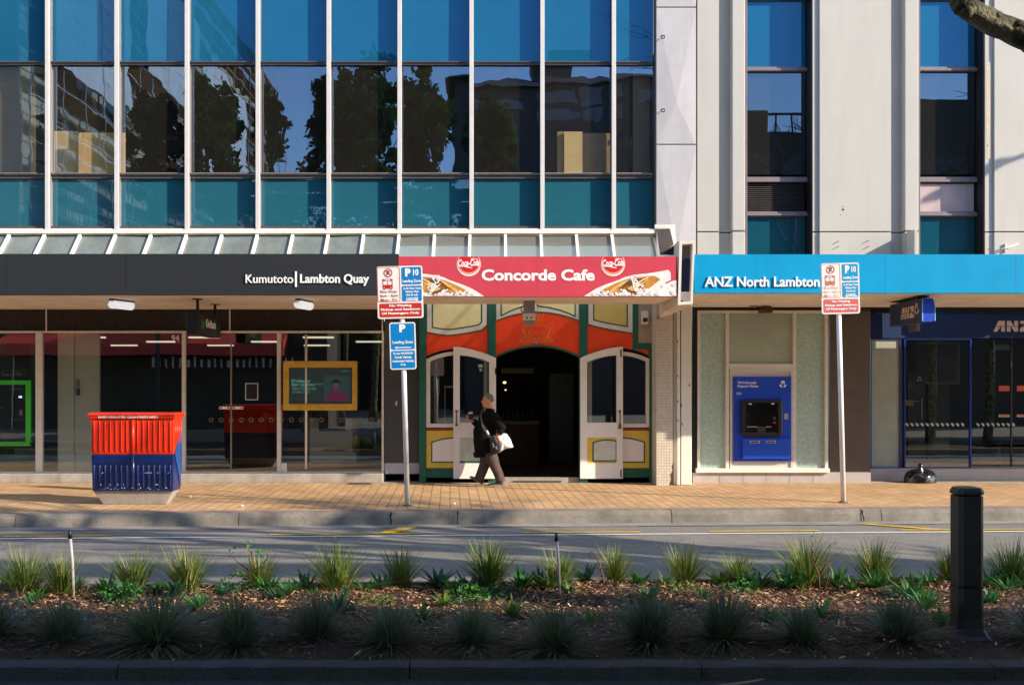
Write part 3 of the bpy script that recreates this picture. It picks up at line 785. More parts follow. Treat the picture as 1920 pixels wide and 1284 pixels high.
g = MB(); g.box(xA + .05, xA + .11, D + .25, D + .35, zb_, 3.37); g.box(xA + .05, xA + .11, D + 1.0, D + 1.1, zb_, 3.37); g.box(xA - .02, xA + .18, D + .1, D + 1.25, 3.34, 3.36); g.build("hanger", black, s2)
def anz(mb, put, w, h, m=0):
    """three slanted block letters cut by a fine horizontal line"""
    sh = .22 * h
    L = [[(0, 0), (.27, 1), (.62, 1), (.62, 0), (.42, 0), (.42, .62), (.21, 0)],
         [(.72, 0), (.72, 1), (.93, 1), (1.12, .45), (1.12, 1), (1.32, 1), (1.32, 0), (1.12, 0), (.92, .55), (.92, 0)],
         [(1.42, 0), (1.42, .28), (1.72, .74), (1.44, .74), (1.44, 1), (2.06, 1), (2.06, .74), (1.76, .28), (2.06, .28), (2.06, 0)]]
    for poly in L:
        for lo, hi in ((0, .46), (.52, 1)):
            out = []
            n = len(poly)
            P = poly
            for lim, sgn in ((lo, 1), (hi, -1)):
                o2 = []
                for i in range(len(P)):
                    a, b = P[i], P[(i + 1) % len(P)]
                    ia, ib = (a[1] - lim) * sgn >= 0, (b[1] - lim) * sgn >= 0
                    if ia: o2.append(a)
                    if ia != ib:
                        t_ = (lim - a[1]) / (b[1] - a[1]); o2.append((a[0] + t_ * (b[0] - a[0]), lim))
                P = o2
            vs = [put(a * w / 2.06 , b * h) for a, b in P]
            mb.add(vs, [tuple(range(len(vs)))], m)
def lotus(mb, put, r, m=0):
    for k in range(1):
        n = 18; l = [(r * .55 * math.cos(2 * math.pi * i / n), r * .45 + r * .55 * math.sin(2 * math.pi * i / n)) for i in range(n)]
        inner = [(r * .22 * math.cos(2 * math.pi * i / n), r * .22 + r * .30 * math.sin(2 * math.pi * i / n)) for i in range(n)]
        vs = [put(*p) for p in l] + [put(*p) for p in inner]
        mb.add(vs, [(i, (i + 1) % n, n + (i + 1) % n, n + i) for i in range(n)], m)
    for sg in (-1, 1):
        l = [(sg * r * a, r * b) for a, b in ((.15, -.95), (.32, -.45), (.62, -.18), (1.05, -.10), (.92, -.50), (.60, -.85))]
        mb.add([put(*p) for p in l], [tuple(range(len(l)))], m)
g = MB(); anz(g, lambda a, b: (xA - .003, D + .86 - a, za + .09 + b), .56, .20); lotus(g, lambda a, b: (xA - .003, D + .20 - a, za + .23 + b), .10)
g.build("lettering", letter_t, s2)
# hanging box over the cafe door
D = 17.3
hb = thing("hanging_box", "grey box hanging from the cafe canopy in front of the orange arch", "box", (X(992, D), D, 3.0))
g = MB(); g.box(X(982, D), X(1003, D), D, D + .22, Z(587, D), Z(553, D), 0); g.build("housing", grey_mid := mat("mid_grey_box", (.26, .24, .25), .5, var=.1), hb, bevel=.006)
g = MB(); pb(g, 981, 1004, 587, 600, D - .01, .25); g.build("front_panel", white, hb, bevel=.005)
g = MB(); pb(g, 987, 990, 594, 597, D - .012, .004); pb(g, 995, 998, 594, 597, D - .012, .004); g.build("button", black, hb)
g = MB(); pb(g, 982, 1003, 600, 610, D + .03, .16); g.build("lower_box", mat("tan_box", (.38, .28, .22), .6), hb)
g = MB(); g.tube([(X(983, D), D + .1, Z(572, D)), (X(977, D), D + .1, Z(576, D)), (X(978, D), D + .1, Z(583, D)), (X(983, D), D + .1, Z(585, D))], .010, 6); g.build("cable", black, hb)

# ---------------------------------------------------------------- left bank shopfront
KD = 19.25
kb = thing("shopfront", "dark glazed bank shopfront with slim pale mullions left of the cafe", "shopfront", (X(360, KD), KD, 0))
xl = -17.0
g = MB(); g.box(xl, X(720, KD), KD - .24, KD + .3, 0.0, Z(886, KD)); g.build("plinth", concrete, kb, bevel=.01)
g = MB(); g.box(xl, X(720, KD), KD + .0, KD + .04, Z(621, KD), Z(566, KD)); g.build("transom_panel", mat("dark_gloss_band", (.018, .015, .012), .25, var=.2), kb)
for x in (-181, 87, 431, 717):
    q = MB(); q.box(X(x, KD) - .012, X(x, KD) + .012, KD - .012, KD + .001, Z(621, KD), Z(578, KD)); q.build("joint_strip", alu, kb)
mull = [(-272, -262), (-197, -186), (68, 80), (342, 348), (520, 527), (716, 720)]
for xa, xb in mull:
    q = MB(); q.box(X(xa, KD), X(xb, KD), KD - .04, KD + .06, Z(886, KD), Z(622, KD)); q.build("mullion", alu, kb, bevel=.004)
q = MB(); q.box(xl, X(720, KD), KD - .03, KD + .05, Z(624.5, KD), Z(620.5, KD)); q.build("head_rail", alu, kb)
q = MB(); q.box(xl, X(720, KD), KD - .03, KD + .05, Z(887, KD), Z(883.5, KD)); q.build("sill", alu, kb)
edges = [(-640, -272), (-262, -197), (-186, 68), (80, 342), (348, 433), (433, 520), (527, 716)]
for i, (xa, xb) in enumerate(edges):
    q = MB(); xA_, xB_ = X(xa, KD), X(xb, KD)
    tl = random.uniform(-.003, .003)
    q.add([(xA_, KD + .01 - tl, Z(884, KD)), (xB_, KD + .01 + tl, Z(884, KD)), (xB_, KD + .01 + tl, Z(623, KD)), (xA_, KD + .01 - tl, Z(623, KD))], [(0, 1, 2, 3)])
    q.build("door_pane" if i in (4, 5) else "window_pane", shopglass, kb)
q = MB(); q.box(X(432, KD) , X(434.5, KD), KD - .01, KD + .03, Z(884, KD), Z(623, KD)); q.build("door_joint", mat("joint_metal", (.22, .2, .16), .4), kb)
q = MB(); q.text("94", X(322, KD), Z(640, KD), X(336, KD) - X(322, KD), Z(628, KD) - Z(640, KD), KD - .004, bold=.01); q.build("lettering", letter_w, kb)
# manifestation dots, stickers, notice
q = MB()
for k in range(18):
    x = X(396 + k * 18.8, KD); z = Z(787, KD)
    if 527 > 396 + k * 18.8 > 512: continue
    n = 12
    vs = [(x + r * math.cos(2 * math.pi * i / n), KD - .002, z + r * math.sin(2 * math.pi * i / n)) for r in (.045, .03) for i in range(n)]
    q.add(vs, [(i, (i + 1) % n, n + (i + 1) % n, n + i) for i in range(n)])
q.build("dot_pattern", mat("grey_decal", (.16, .15, .13), .6), kb)
for xa in (411, 436):
    q = MB(); pb(q, xa, xa + 20, 762, 767, KD - .004, .003); pb(q, xa + 1, xa + 5, 763, 766, KD - .006, .001, 1); pb(q, xa + 15, xa + 19, 763, 766, KD - .006, .001, 1); q.build("door_label", [letter_w, sign_red], kb)
q = MB(); o_, i_ = pts([(460, 718), (484, 718), (484, 750), (460, 750)], KD), pts([(461.5, 719.5), (482.5, 719.5), (482.5, 748.5), (461.5, 748.5)], KD)
q.frame(o_, i_, KD - .006, KD - .003, 0); q.prism(i_, KD - .005, KD - .003, 1); q.build("notice", [mat("notice_white", (.55, .58, .56), .5), black], kb)
q = MB(); pb(q, 527.5, 538, 868, 883, KD - .008, .006); q.build("corner_sticker", white, kb)
q = MB(); x = X(575, KD); q.tube([(x, KD - .06, Z(879, KD)), (x, KD - .06, Z(628, KD))], .022, 10)
for y in (640, 868): q.tube([(x, KD - .06, Z(y, KD)), (x, KD + .01, Z(y, KD))], .012, 6)
q.build("pull_handle", white, kb)
# grey end panel
q = MB(); pb(q, 721, 786, 566, 868, KD - .02, .3, 0); pb(q, 721, 786, 868, 888, KD - .024, .3, 1); pb(q, 741.5, 744.5, 752, 760, KD - .03, .02, 2); pb(q, 724, 727, 884, 888, KD - .05, .03, 2)
q.build("end_panel", [grey_panel, mat("sunlit_grey_kick", (.45, .45, .49), .5), alu], kb)  # kick strip coloured pale for the sunlight along the panel's foot
# room
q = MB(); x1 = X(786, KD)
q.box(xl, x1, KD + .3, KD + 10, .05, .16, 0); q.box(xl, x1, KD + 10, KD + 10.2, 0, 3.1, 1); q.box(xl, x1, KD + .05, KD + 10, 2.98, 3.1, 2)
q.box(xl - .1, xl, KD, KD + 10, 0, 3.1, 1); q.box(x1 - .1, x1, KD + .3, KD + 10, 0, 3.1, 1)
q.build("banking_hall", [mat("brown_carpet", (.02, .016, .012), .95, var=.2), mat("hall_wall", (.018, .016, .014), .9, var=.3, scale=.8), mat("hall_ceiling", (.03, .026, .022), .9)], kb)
tube_m = lamp_mat("office_tube", (1.0, .88, .66), .45)
for r_ in range(3):
    for k in range(7):
        if random.random() < .3: continue
        x = -14.5 + k * 2.6 + r_ * .9; y = KD + 3.4 + r_ * 2.1
        q = MB(); q.box(x - .34, x + .34, y - .07, y + .07, 2.94, 2.975); q.build("strip_or_fill_light", tube_m, kb)
# white partition column and dark gap behind the glass
q = MB(); q.box(X(104, KD), X(135, KD) - .01, KD + .10, KD + .16, .17, 2.95); q.box(X(135, KD), X(181, KD), KD + .13, KD + .19, .17, 2.95); q.build("screen_wall", mat("pale_screen_panel", (.80, .84, .77), .5, var=.06), kb)
q = MB(); pb(q, 151, 166, 676, 884, KD + .24, .02); q.build("inner_door", mat("grey_green_door", (.20, .24, .21), .5), kb) if False else None
q = MB(); pb(q, 143, 149, 711, 726, KD + .105, .02, 0); pb(q, 143, 149, 728, 741, KD + .105, .02, 1); q.build("key_pad", [mat("pale_grey_pad", (.35, .38, .40), .5), mat("blue_grey_pad", (.06, .09, .14), .5)], kb)
q = MB(); pb(q, 432, 500, 786, 884, KD + 2.2, .6, 0); pb(q, 500, 575, 780, 860, KD + 3.4, .5, 1); pb(q, 215, 240, 786, 884, KD + 2.0, .4, 0)
q.build("counter", [mat("dark_counter", (.03, .026, .024), .5), mat("wood_counter", (.14, .075, .035), .6, var=.2)], kb)
q = MB(); pb(q, 493, 501, 773, 786, KD + 2.1, .05, 0); q.build("red_handle", mat("counter_red", (.6, .05, .02), .5), kb)
# grey service cabinet under the screen
cab = thing("service_cabinet", "pale grey cabinet standing inside the bank window under the gold screen", "cabinet", (X(623, KD + .5), KD + .5, .16))
D = KD + .45
q = MB(); pb(q, 580, 668, 784, 867, D, .5); q.build("body", mat("cabinet_grey", (.50, .52, .46), .5, var=.05), cab, bevel=.01)
q = MB(); pb(q, 605, 647, 843, 845.5, D - .006, .006); q.build("slot", black, cab)
q = MB(); pb(q, 598, 647, 770, 808, D - .012, .012); q.build("dark_inlay", black, cab)
q = MB(); pb(q, 661, 668, 784, 848, D - .010, .010); q.build("wood_edge", mat("orange_wood", (.22, .10, .04), .6), cab)
# screen
D = KD - .07
scn = thing("display_screen", "wide advertising screen in a gold frame hung inside the bank window", "screen", (X(600, D), D, Z(722, D)))
o_, i_ = pts([(532, 677), (669, 677), (669, 769), (532, 769)], D), pts([(542, 689), (661, 689), (661, 757), (542, 757)], D)
q = MB(); q.frame(o_, i_, D - .05, D + .05); q.build("frame", gold, scn, bevel=.006)
q = MB(); q.prism(i_, D, D + .04); q.build("screen", lamp_mat("dim_screen", (.012, .020, .020), .25), scn)
q = MB(); sg = lamp_mat("screen_green_text", (.07, .24, .18), .2)
q.text("Professor", X(547, D), Z(717, D), X(583, D) - X(547, D), Z(710.5, D) - Z(717, D), D - .003, bold=.03)
q.text("Bev Lawton", X(547, D), Z(723.5, D), X(590, D) - X(547, D), Z(717.5, D) - Z(723.5, D), D - .003, bold=.03)
q.text("New Zealander", X(548, D), Z(730.5, D), X(594, D) - X(548, D), Z(725, D) - Z(730.5, D), D - .003, shear=.25)
q.text("of the Year", X(548, D), Z(737, D), X(582, D) - X(548, D), Z(731.5, D) - Z(737, D), D - .003, shear=.25)
q.text("ONZM", X(592, D), Z(721.5, D), X(606, D) - X(592, D), Z(718.5, D) - Z(721.5, D), D - .003)
q.text("KIWIBANK", X(641, D), Z(697, D), X(655, D) - X(641, D), Z(694.5, D) - Z(697, D), D - .003)
q.build("lettering", sg, scn)
q = MB(); pk = pts([(611, 752), (614, 740), (620, 733), (628, 730), (634, 735), (643, 731), (649, 738), (653, 752)], D)
q.add([(a, D - .003, b) for a, b in pk], [tuple(range(len(pk)))], 0)
fc = pts([(630 + 6 * math.cos(k * .45), 722 + 8.5 * math.sin(k * .45)) for k in range(14)], D); q.add([(a, D - .004, b) for a, b in fc], [tuple(range(14))], 1)
hr = pts([(622, 724), (623, 715), (630, 711), (637, 715), (638, 725), (635, 717), (626, 717)], D); q.add([(a, D - .005, b) for a, b in hr], [tuple(range(7))], 2)
bd = pts([(608, 704), (656, 704), (656, 752), (608, 752)], D); q.add([(a, D - .0015, b) for a, b in bd], [(0, 1, 2, 3)], 3)
q.build("portrait_picture", [lamp_mat("screen_magenta", (.11, .014, .055), .12), lamp_mat("screen_skin", (.08, .05, .045), .15), black, lamp_mat("screen_backdrop", (.012, .03, .035), .3)], scn)
# green cash machine wall at the left
D = KD + .10
atm1 = thing("cash_machine", "black cash machine with a lime green surround at the left edge", "cash machine", (X(20, D), D, .2))
q = MB(); pb(q, -186, 68, 624, 884, D, .12, 0)
for poly, mm in (([(-30, 624), (26, 624), (-20, 700), (-90, 700)], 1), ([(57, 640), (68, 650), (68, 780), (57, 715)], 1), ([(-60, 884), (-15, 838), (35, 838), (68, 866), (68, 884)], 1), ([(-186, 884), (-150, 840), (-90, 840), (-60, 884)], 1)):
    pp = pts(poly, D); q.add([(a, D - .003, b) for a, b in pp], [tuple(range(len(pp)))], mm)
q.build("wall_panel", [mat("near_black_panel", (.016, .013, .011), .4), mat("dark_green_pattern", (.012, .075, .014), .5, var=.1)], atm1)
o_, i_ = pts([(-60, 713), (62, 713), (62, 829), (-60, 829)], D), pts([(-50, 721), (52, 721), (52, 829), (-50, 829)], D)
q = MB(); q.frame(o_, i_, D - .09, D - .004); q.build("surround", grn := mat("lime_green", (.035, .48, .03), .4, var=.05), atm1)
q = MB(); pb(q, -60, 55, 828, 836, D - .13, .12); q.build("shelf", mat("lime_green_shelf", (.06, .36, .02), .5), atm1)
q = MB(); q.prism(i_, D - .03, D - .004, 0); pb(q, 18, 44, 727, 731, D - .034, .003, 1); pb(q, 35, 41, 742, 746, D - .034, .003, 2); pb(q, 36, 42, 768, 779, D - .034, .003, 3); pb(q, 24, 44, 785, 788, D - .034, .003, 1); pb(q, 0, 6, 762, 766, D - .034, .003, 4)
q.build("machine_face", [black, mat("dim_print", (.09, .10, .10), .5), lamp_mat("card_light", (.45, .8, .95), .8), mat("key_print", (.45, .4, .3), .5), mat("dim_blue_print", (.05, .14, .2), .5)], atm1)
q = MB(); q.text("Smart ATM", X(4, D), Z(705, D), X(38, D) - X(4, D), Z(698, D) - Z(705, D), D - .005, bold=.02); q.text("Here's more helpful", X(4, D), Z(697, D), X(37, D) - X(4, D), Z(694, D) - Z(697, D), D - .005)
q.build("lettering", mat("grey_lettering", (.40, .37, .33), .5), atm1)
q = MB(); x, z = X(48, D), Z(699, D)
for sx in (-1, 1):
    vs = [(x + sx * .035 + r * math.cos(2 * math.pi * i / 14), D - .005, z + r * 1.1 * math.sin(2 * math.pi * i / 14)) for r in (.07, .055) for i in range(14)]
    q.add(vs, [(i, (i + 1) % 14, 14 + (i + 1) % 14, 14 + i) for i in range(14)])
q.build("emblem", mat("emblem_green", (.02, .20, .03), .5), atm1)

# joints and screws of the fascias
for c_, xs_, y0_, y1_, mt_ in ((c1, (-210, 12, 236, 707), 476.5, 552.5, mat("charcoal_joint", (.008, .008, .01), .6)), (c3, (1418, 1660, 1905, 2150), 477.5, 549, mat("blue_joint", (0, .20, .40), .5))):
    for x_ in xs_:
        g = MB(); g.box(X(x_, CF) - .003, X(x_, CF) + .003, CF - .0015, CF, Z(y1_, CF), Z(y0_, CF)); g.build("panel_joint", mt_, c_)
# ---------------------------------------------------------------- cafe front
QD = 19.05
cf = thing("cafe", "painted cafe front with an orange arch and green posts under the red canopy", "shopfront", (X(1010, QD), QD, 0))
def flat(name, polys, mt, D, th, parent=cf, bevel=0):
    g = MB()
    for p in polys: g.prism(pts(p, D), D, D + th)
    return g.build(name, mt, parent, bevel=bevel)
arch_top = arc(930, 667, 1086, 667, 20, 16)
# green backing wall with the arched opening and side windows cut out of it: built as pieces round the holes
zf = 905
wallp = [[(786, 560), (930, 560), (930, 667), (914, 690), (914, 905), (786, 905)]]
g = MB()
def q4(xa, xb, ya, yb): pb(g, xa, xb, ya, yb, QD, .12)
q4(786, 930, 555, 654); q4(786, 800, 654, 905); q4(914, 930, 654, 905); q4(800, 914, 806, 905)
q4(1086, 1230, 555, 654); q4(1086, 1102, 654, 905); q4(1218, 1230, 654, 905); q4(1102, 1218, 806, 905)
top = [(930, 555), (1086, 555)] + arch_top[::-1]
g.prism(pts(top, QD), QD, QD + .12)
for xa, xb, l in ((800, 914, arc(800, 668, 914, 668, 14)), (1102, 1218, arc(1102, 668, 1218, 668, 14))):
    g.prism(pts([(xa, 653.8), (xb, 653.8)] + l[::-1], QD), QD, QD + .12)
g.build("wall", green_p, cf)
# posts standing a little proud
for xa, xb in ((786, 799), (914.5, 930), (1086, 1102)):
    g = MB(); pb(g, xa, xb, 560, 905, QD - .05, .049); g.build("post", green_p, cf, bevel=.006)
g = MB(); pb(g, 1186.5, 1197, 565, 655, QD - .03, .029); pb(g, 1197, 1226, 643, 655, QD - .03, .029); pb(g, 1217, 1228, 655, 905, QD - .03, .029); g.build("edge_board", green_p, cf, bevel=.004)
# orange panels
flat("orange_panel", [[(800, 560), (800, 667)] + arc(800, 667, 914, 667, 13)[1:-1] + [(914, 667), (914, 560)]], red_p, QD - .015, .014)
flat("orange_panel", [[(930, 560)] + arch_top + [(1086, 560)]], red_p, QD - .015, .014)
flat("orange_panel", [[(1102, 560)] + [(1102, 664)] + arc(1102, 664, 1216, 664, 12)[1:-1] + [(1216, 666), (1216, 655), (1186, 655), (1186, 560)]], red_p, QD - .015, .014)
# arch lining
g = MB(); lin_in = [(x, y + 3.5) for x, y in arch_top]
up, dn = pts(arch_top, QD), pts(lin_in, QD)
n = len(up)
for i in range(n - 1): g.prism([up[i], up[i + 1], dn[i + 1], dn[i]], QD - .04, QD + .14)
g.build("arch_lining", green_p, cf)
# cream panels with white frames and green lines
def cream(outer, d1, d2, shade=None):
    a = outer; b = inset(a, d1); c = inset(b, d2)
    g = MB(); g.frame(pts(a, QD), pts(b, QD), QD - .035, QD - .016); g.build("white_border", white, cf)
    g = MB(); g.frame(pts(b, QD), pts(c, QD), QD - .030, QD - .016); g.build("green_line", green_p, cf)
    g = MB(); g.prism(pts(c, QD), QD - .024, QD - .0155); g.build("cream_panel", shade or cream_p, cf)
    o2 = inset(a, -2.2); g = MB(); g.frame(pts(o2, QD), pts(a, QD), QD - .027, QD - .016); g.build("green_line", green_p, cf)
cr2 = mat("ochre_cream_paint", (0.72, 0.55, 0.17), 0.6, var=0.06, speck=0.1)
cream([(801, 540), (801, 622)] + [(801 + 112 * u, 622 + 6.5 * math.sin(min(1, u * 2.2) * math.pi / 2) - 20 * max(0, u - .30) ** 1.35) for u in (.1, .2, .3, .4, .5, .6, .7, .8, .9)] + [(913, 609), (913, 540)], 8.5, 2.6)
cream([(1103, 540), (1103, 607)] + [(1103 + 83 * u, 607 + 17 * u ** .75) for u in (.12, .25, .4, .55, .7, .85)] + [(1185.5, 624), (1185.5, 540)], 8.5, 2.6, cr2)
bandl = [(930.5, 530), (930.5, 600)] + arc(930.5, 600, 1085.5, 600, 16, 14)[1:-1] + [(1085.5, 600), (1085.5, 530)]
flat("white_border", [bandl], white, QD - .030, .014)
lip = [(x, y + 2.4) for x, y in arc(930.5, 600, 1085.5, 600, 16, 14)]
flat("green_line", [arc(930.5, 600, 1085.5, 600, 16, 14) + lip[::-1]], green_p, QD - .027, .011)
for pl_ in ([(941, 540), (941, 590), (953, 583.5), (967, 577.5), (981, 573.5), (981, 540)], [(1009, 540), (1009, 572.5), (1030, 575.5), (1051, 580.5), (1066, 586), (1077, 591), (1077, 540)]):
    flat("green_line", [inset(pl_, -2.6)], green_p, QD - .034, .0039); flat("cream_panel", [pl_], cream_p, QD - .038, .0039)
# gold line drawing of a steaming cup on the orange arch
g = MB(); gd = mat("gold_line", (.62, .32, .06), .5); yy = QD - .017
def rb(l, w=.012): g.ribbon(pts(l, QD), w, yy)
rb([(974, 640.5), (1038, 640.5)]); rb([(974, 640), (984, 630)]); rb([(1038, 640), (1026, 630)])
rb([(981, 614), (983, 624), (990, 632), (1000, 636), (1014, 636), (1024, 632), (1030, 624), (1031, 616)]); rb([(979, 618), (986, 636)], .01)
rb([(986, 612), (998, 610), (1016, 611), (1029, 613)], .01); rb([(1030, 616), (1037, 612), (1034, 607), (1026, 610)], .01)
for x in (1002, 1009, 1016): rb([(x, 606), (x + 2, 601), (x - 1, 596), (x + 2, 591), (x + 5, 588)], .011)
rb([(995, 619), (991, 623), (993, 628), (998, 629)], .012); rb([(1000, 625), (1008, 623), (1016, 626), (1022, 622)], .009)
for k in range(5): rb([(984 + k * 10, 639), (988 + k * 10, 634), (992 + k * 10, 639)], .008)
g.build("cup_drawing", gd, cf)
g = MB(); pb(g, 1000.5, 1008, 639.5, 644.5, QD - .022, .004, 0); g.text("92", X(1001.3, QD), Z(644, QD), X(1007, QD) - X(1001.3, QD), Z(640.3, QD) - Z(644, QD), QD - .024, 1, bold=.02); g.build("number_plate", [black, letter_w], cf)
# side windows: white arched frames, glass
def side_window(xa, xb):
    outer = [(xa, 801)] + arc(xa, 673, xb, 673, 14, 12) + [(xb, 801)]
    inner = inset(outer, 7)
    g = MB(); g.frame(pts(outer, QD), pts(inner, QD), QD - .03, QD + .06); f = g.build("window_frame", white, cf)
    g = MB(); pp = pts(inner, QD); g.add([(a, QD + .03, b) for a, b in pp], [tuple(range(len(pp)))]); g.build("pane", shopglass, f)
    g = MB(); pb(g, xa, xb, 802.5, 806, QD - .02, .019); g.build("red_strip", mat("dark_red_strip", (.35, .02, .02), .5), cf)
    g = MB(); pb(g, xa, xb, 807, 877, QD - .02, .019); g.build("yellow_panel", yellow_p, cf)
    o2 = [(xa + 9, 867)] + arc(xa + 9, 828, xb - 9, 828, 9, 12) + [(xb - 9, 867)]
    i2 = inset(o2, 2.4)
    g = MB(); g.frame(pts(o2, QD), pts(i2, QD), QD - .028, QD - .0205); g.build("green_line", green_p, cf)
    g = MB(); g.prism(pts(i2, QD), QD - .026, QD - .0205); g.build("white_panel", door_p, cf)
side_window(799.5, 914); side_window(1102.5, 1218)
# open door leaves folded back flat against the front
DD = QD - .10
def leaf(mirror):
    f = (lambda x: 2018 - x) if mirror else (lambda x: x)
    P = lambda l: pts([(f(x), y) for x, y in l], DD)
    outer = [(850, 897), (850, 650)] + [(850 + 80 * u, 650 + 21 * u ** 1.7) for u in (.12, .25, .38, .5, .62, .75, .88)] + [(930, 671), (930, 897)]
    hole1 = [(862, 792), (862, 666)] + [(862 + 56 * u, 666 + 12 * u ** 1.7) for u in (.25, .5, .75)] + [(917, 679), (917, 792)]
    hole2 = [(862, 868), (862, 820), (902, 820), (902, 868)] if not mirror else [(863, 868), (863, 820), (916, 820), (916, 868)]
    d = thing("open_door", "open white arched cafe door leaf folded back %s the dark doorway" % ("right of" if mirror else "left of"), "door", (X(f(890), DD), DD, .08), "open door leaves of the cafe")
    g = MB()
    # solid stiles, rails; hole1 glazed
    def bx(xa, xb, ya, yb, th=.045, y0=0.0):
        a, b = sorted((f(xa), f(xb))); g.box(X(a, DD), X(b, DD), DD + y0, DD + y0 + th, Z(yb, DD), Z(ya, DD))
    h1 = hole1
    top = [(850, 666), (850, 650)] + outer[2:9] + [(930, 671), (930, 679), (917, 679)] + hole1[2:5][::-1] + [(862, 666)]
    g.prism(P(top), DD, DD + .045)
    bx(850, 862, 666, 897); bx(917, 930, 679, 897); bx(862, 917, 792, 820); bx(862, 917, 868, 897)
    g.build("leaf", door_p, d)
    g = MB(); pp = P(hole1); g.add([(a, DD + .02, b) for a, b in pp], [tuple(range(len(pp)))]); g.build("glass", shopglass, d)
    g = MB(); a, b = sorted((f(862), f(917)))
    g.box(X(a, DD), X(b, DD), DD + .025, DD + .04, Z(868, DD), Z(820, DD), 0)
    if mirror:
        pb(g, a, b, 820, 868, DD + .016, .008, 1)
        o2 = [(a + 10, 865)] + arc(a + 10, 829, b + 1, 826, 4, 8) + [(b + 1, 865)]; i2 = inset(o2, 2.5)
        g.frame(pts(o2, DD), pts(i2, DD), DD + .008, DD + .015, 2); g.prism(pts(i2, DD), DD + .010, DD + .015, 3)
    else:
        pb(g, a, b, 820, 864, DD + .016, .008, 3); pb(g, a, b, 864, 868, DD + .010, .012, 2)
    g.build("lower_panel", [door_p, yellow_p, green_p, mat("pale_green_white", (.58, .62, .56), .5)], d)
    g = MB(); hx = X(f(856), DD); z0, z1 = Z(796, DD), Z(771, DD)
    g.tube([(hx, DD, z0), (hx, DD - .05, z0), (hx, DD - .055, (z0 + z1) / 2), (hx, DD - .05, z1), (hx, DD, z1)], .012, 8)
    for z in (z0, z1): g.ell((hx, DD - .004, z), (.028, .008, .028), 0, 10, 6)
    if mirror: g.ell((hx, DD - .01, Z(801, DD)), (.035, .02, .035), 0, 12, 8)
    g.build("handle", mat("aged_brass", (.22, .13, .05), .35, metal=.8), d)
    g = MB()
    hx = X(f(848 + 5), DD)
    if mirror:
        for y in (655, 880): pb(g, 1163, 1165.5, y, y + 14, DD - .006, .006)
    else:
        for y in (690, 860): g.box(X(928, DD), X(931, DD), DD - .006, DD, Z(y + 12, DD), Z(y, DD))
    g.build("hinge", black, d)
leaf(False); leaf(True)
# dark cafe room behind
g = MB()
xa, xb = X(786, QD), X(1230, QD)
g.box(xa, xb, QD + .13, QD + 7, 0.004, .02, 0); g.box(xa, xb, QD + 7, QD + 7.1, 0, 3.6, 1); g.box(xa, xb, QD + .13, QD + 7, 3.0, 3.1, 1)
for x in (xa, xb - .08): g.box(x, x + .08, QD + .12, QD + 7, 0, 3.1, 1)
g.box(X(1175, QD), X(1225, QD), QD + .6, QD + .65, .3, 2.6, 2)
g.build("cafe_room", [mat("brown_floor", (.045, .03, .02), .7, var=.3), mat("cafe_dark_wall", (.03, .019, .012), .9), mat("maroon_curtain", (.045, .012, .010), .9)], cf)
for (x, y, s_) in ((946, 717, .030), (948, 731, .016)):
    g = MB(); D = QD + 5; g.ell((X(x, D), D, Z(y, D)), (s_ * 1.4, s_, s_)); g.build("room_lamp", lamp_mat("warm_lamp", (1, .72, .35), .8), cf)
g = MB(); D = QD + .12; g.box(X(962, D), X(1052, D), QD - .02, QD + .9, .02, .032); tag(g.build("door_mat", mat("black_mat", (.02, .02, .02), .95), loc=(X(1005, D), D, .02)), "black door mat in the dark cafe doorway", "mat")
g = MB(); pb(g, 786, 1230, 895, 907, QD + .0, .12); g.build("threshold", concrete, cf)
for k in range(3):  # hidden glowing panels added above the arch to brighten the room
    g = MB(); x_ = X(960 + k * 45, QD); g.box(x_ - .3, x_ + .3, QD + 1.9, QD + 2.05, 2.93, 2.97); g.build("strip_or_fill_light", lamp_mat("cafe_fill_glow", (1, .82, .55), .25), cf)
g = MB(); D = QD + 4.2; pb(g, 936, 1010, 795, 880, D, .6, 0); pb(g, 934, 1012, 790, 795, D - .05, .7, 1); pb(g, 1030, 1075, 700, 880, D + 1, .5, 2); pb(g, 940, 1000, 690, 700, D + 2, .2, 1)
for k in range(7): g.lathe([(.035, 0), (.035, .16), (.012, .22), (.012, .27)], (X(944 + k * 9, D), D + .2, Z(790, D)), 8, 3)
g.build("counter", [mat("cafe_counter_wood", (.16, .09, .05), .6), mat("cafe_counter_top", (.30, .28, .22), .4), mat("cafe_fridge", (.14, .16, .17), .4), mat("green_bottle", (.04, .14, .03), .2)], cf)
# stands and notices seen through the cafe's left window
g = MB(); D = QD + .8; g.tube([(X(834, D), D, .0), (X(834, D), D, Z(722, D))], .015, 6); g.box(X(832, D), X(849, D), D, D + .02, Z(727, D), Z(723, D)); g.build("menu_stand", alu, cf)
g = MB(); pb(g, 897, 905, 683, 689, DD + .012, .003); pb(g, 899, 904, 691, 696, DD + .012, .003); g.build("window_sticker", mat("sticker_grey", (.35, .42, .40), .5), cf)
# wall box recess with white dispenser
g = MB(); pb(g, 1197, 1228, 568, 643, QD - .02, .10); g.build("recess_panel", mat("tan_panel", (.42, .31, .24), .7, var=.1), cf)
wbx = thing("wall_box", "small white wall unit with a blue window on the tan panel right of the cafe", "wall unit", (X(1209, QD), QD - .1, Z(596, QD)))
g = MB(); pb(g, 1203, 1216, 583, 608, QD - .10, .08); g.build("case", white, wbx, bevel=.01)
g = MB(); pb(g, 1205.5, 1214.5, 596, 603, QD - .105, .01); g.build("blue_window", mat("navy_window", (.01, .04, .12), .3), wbx)
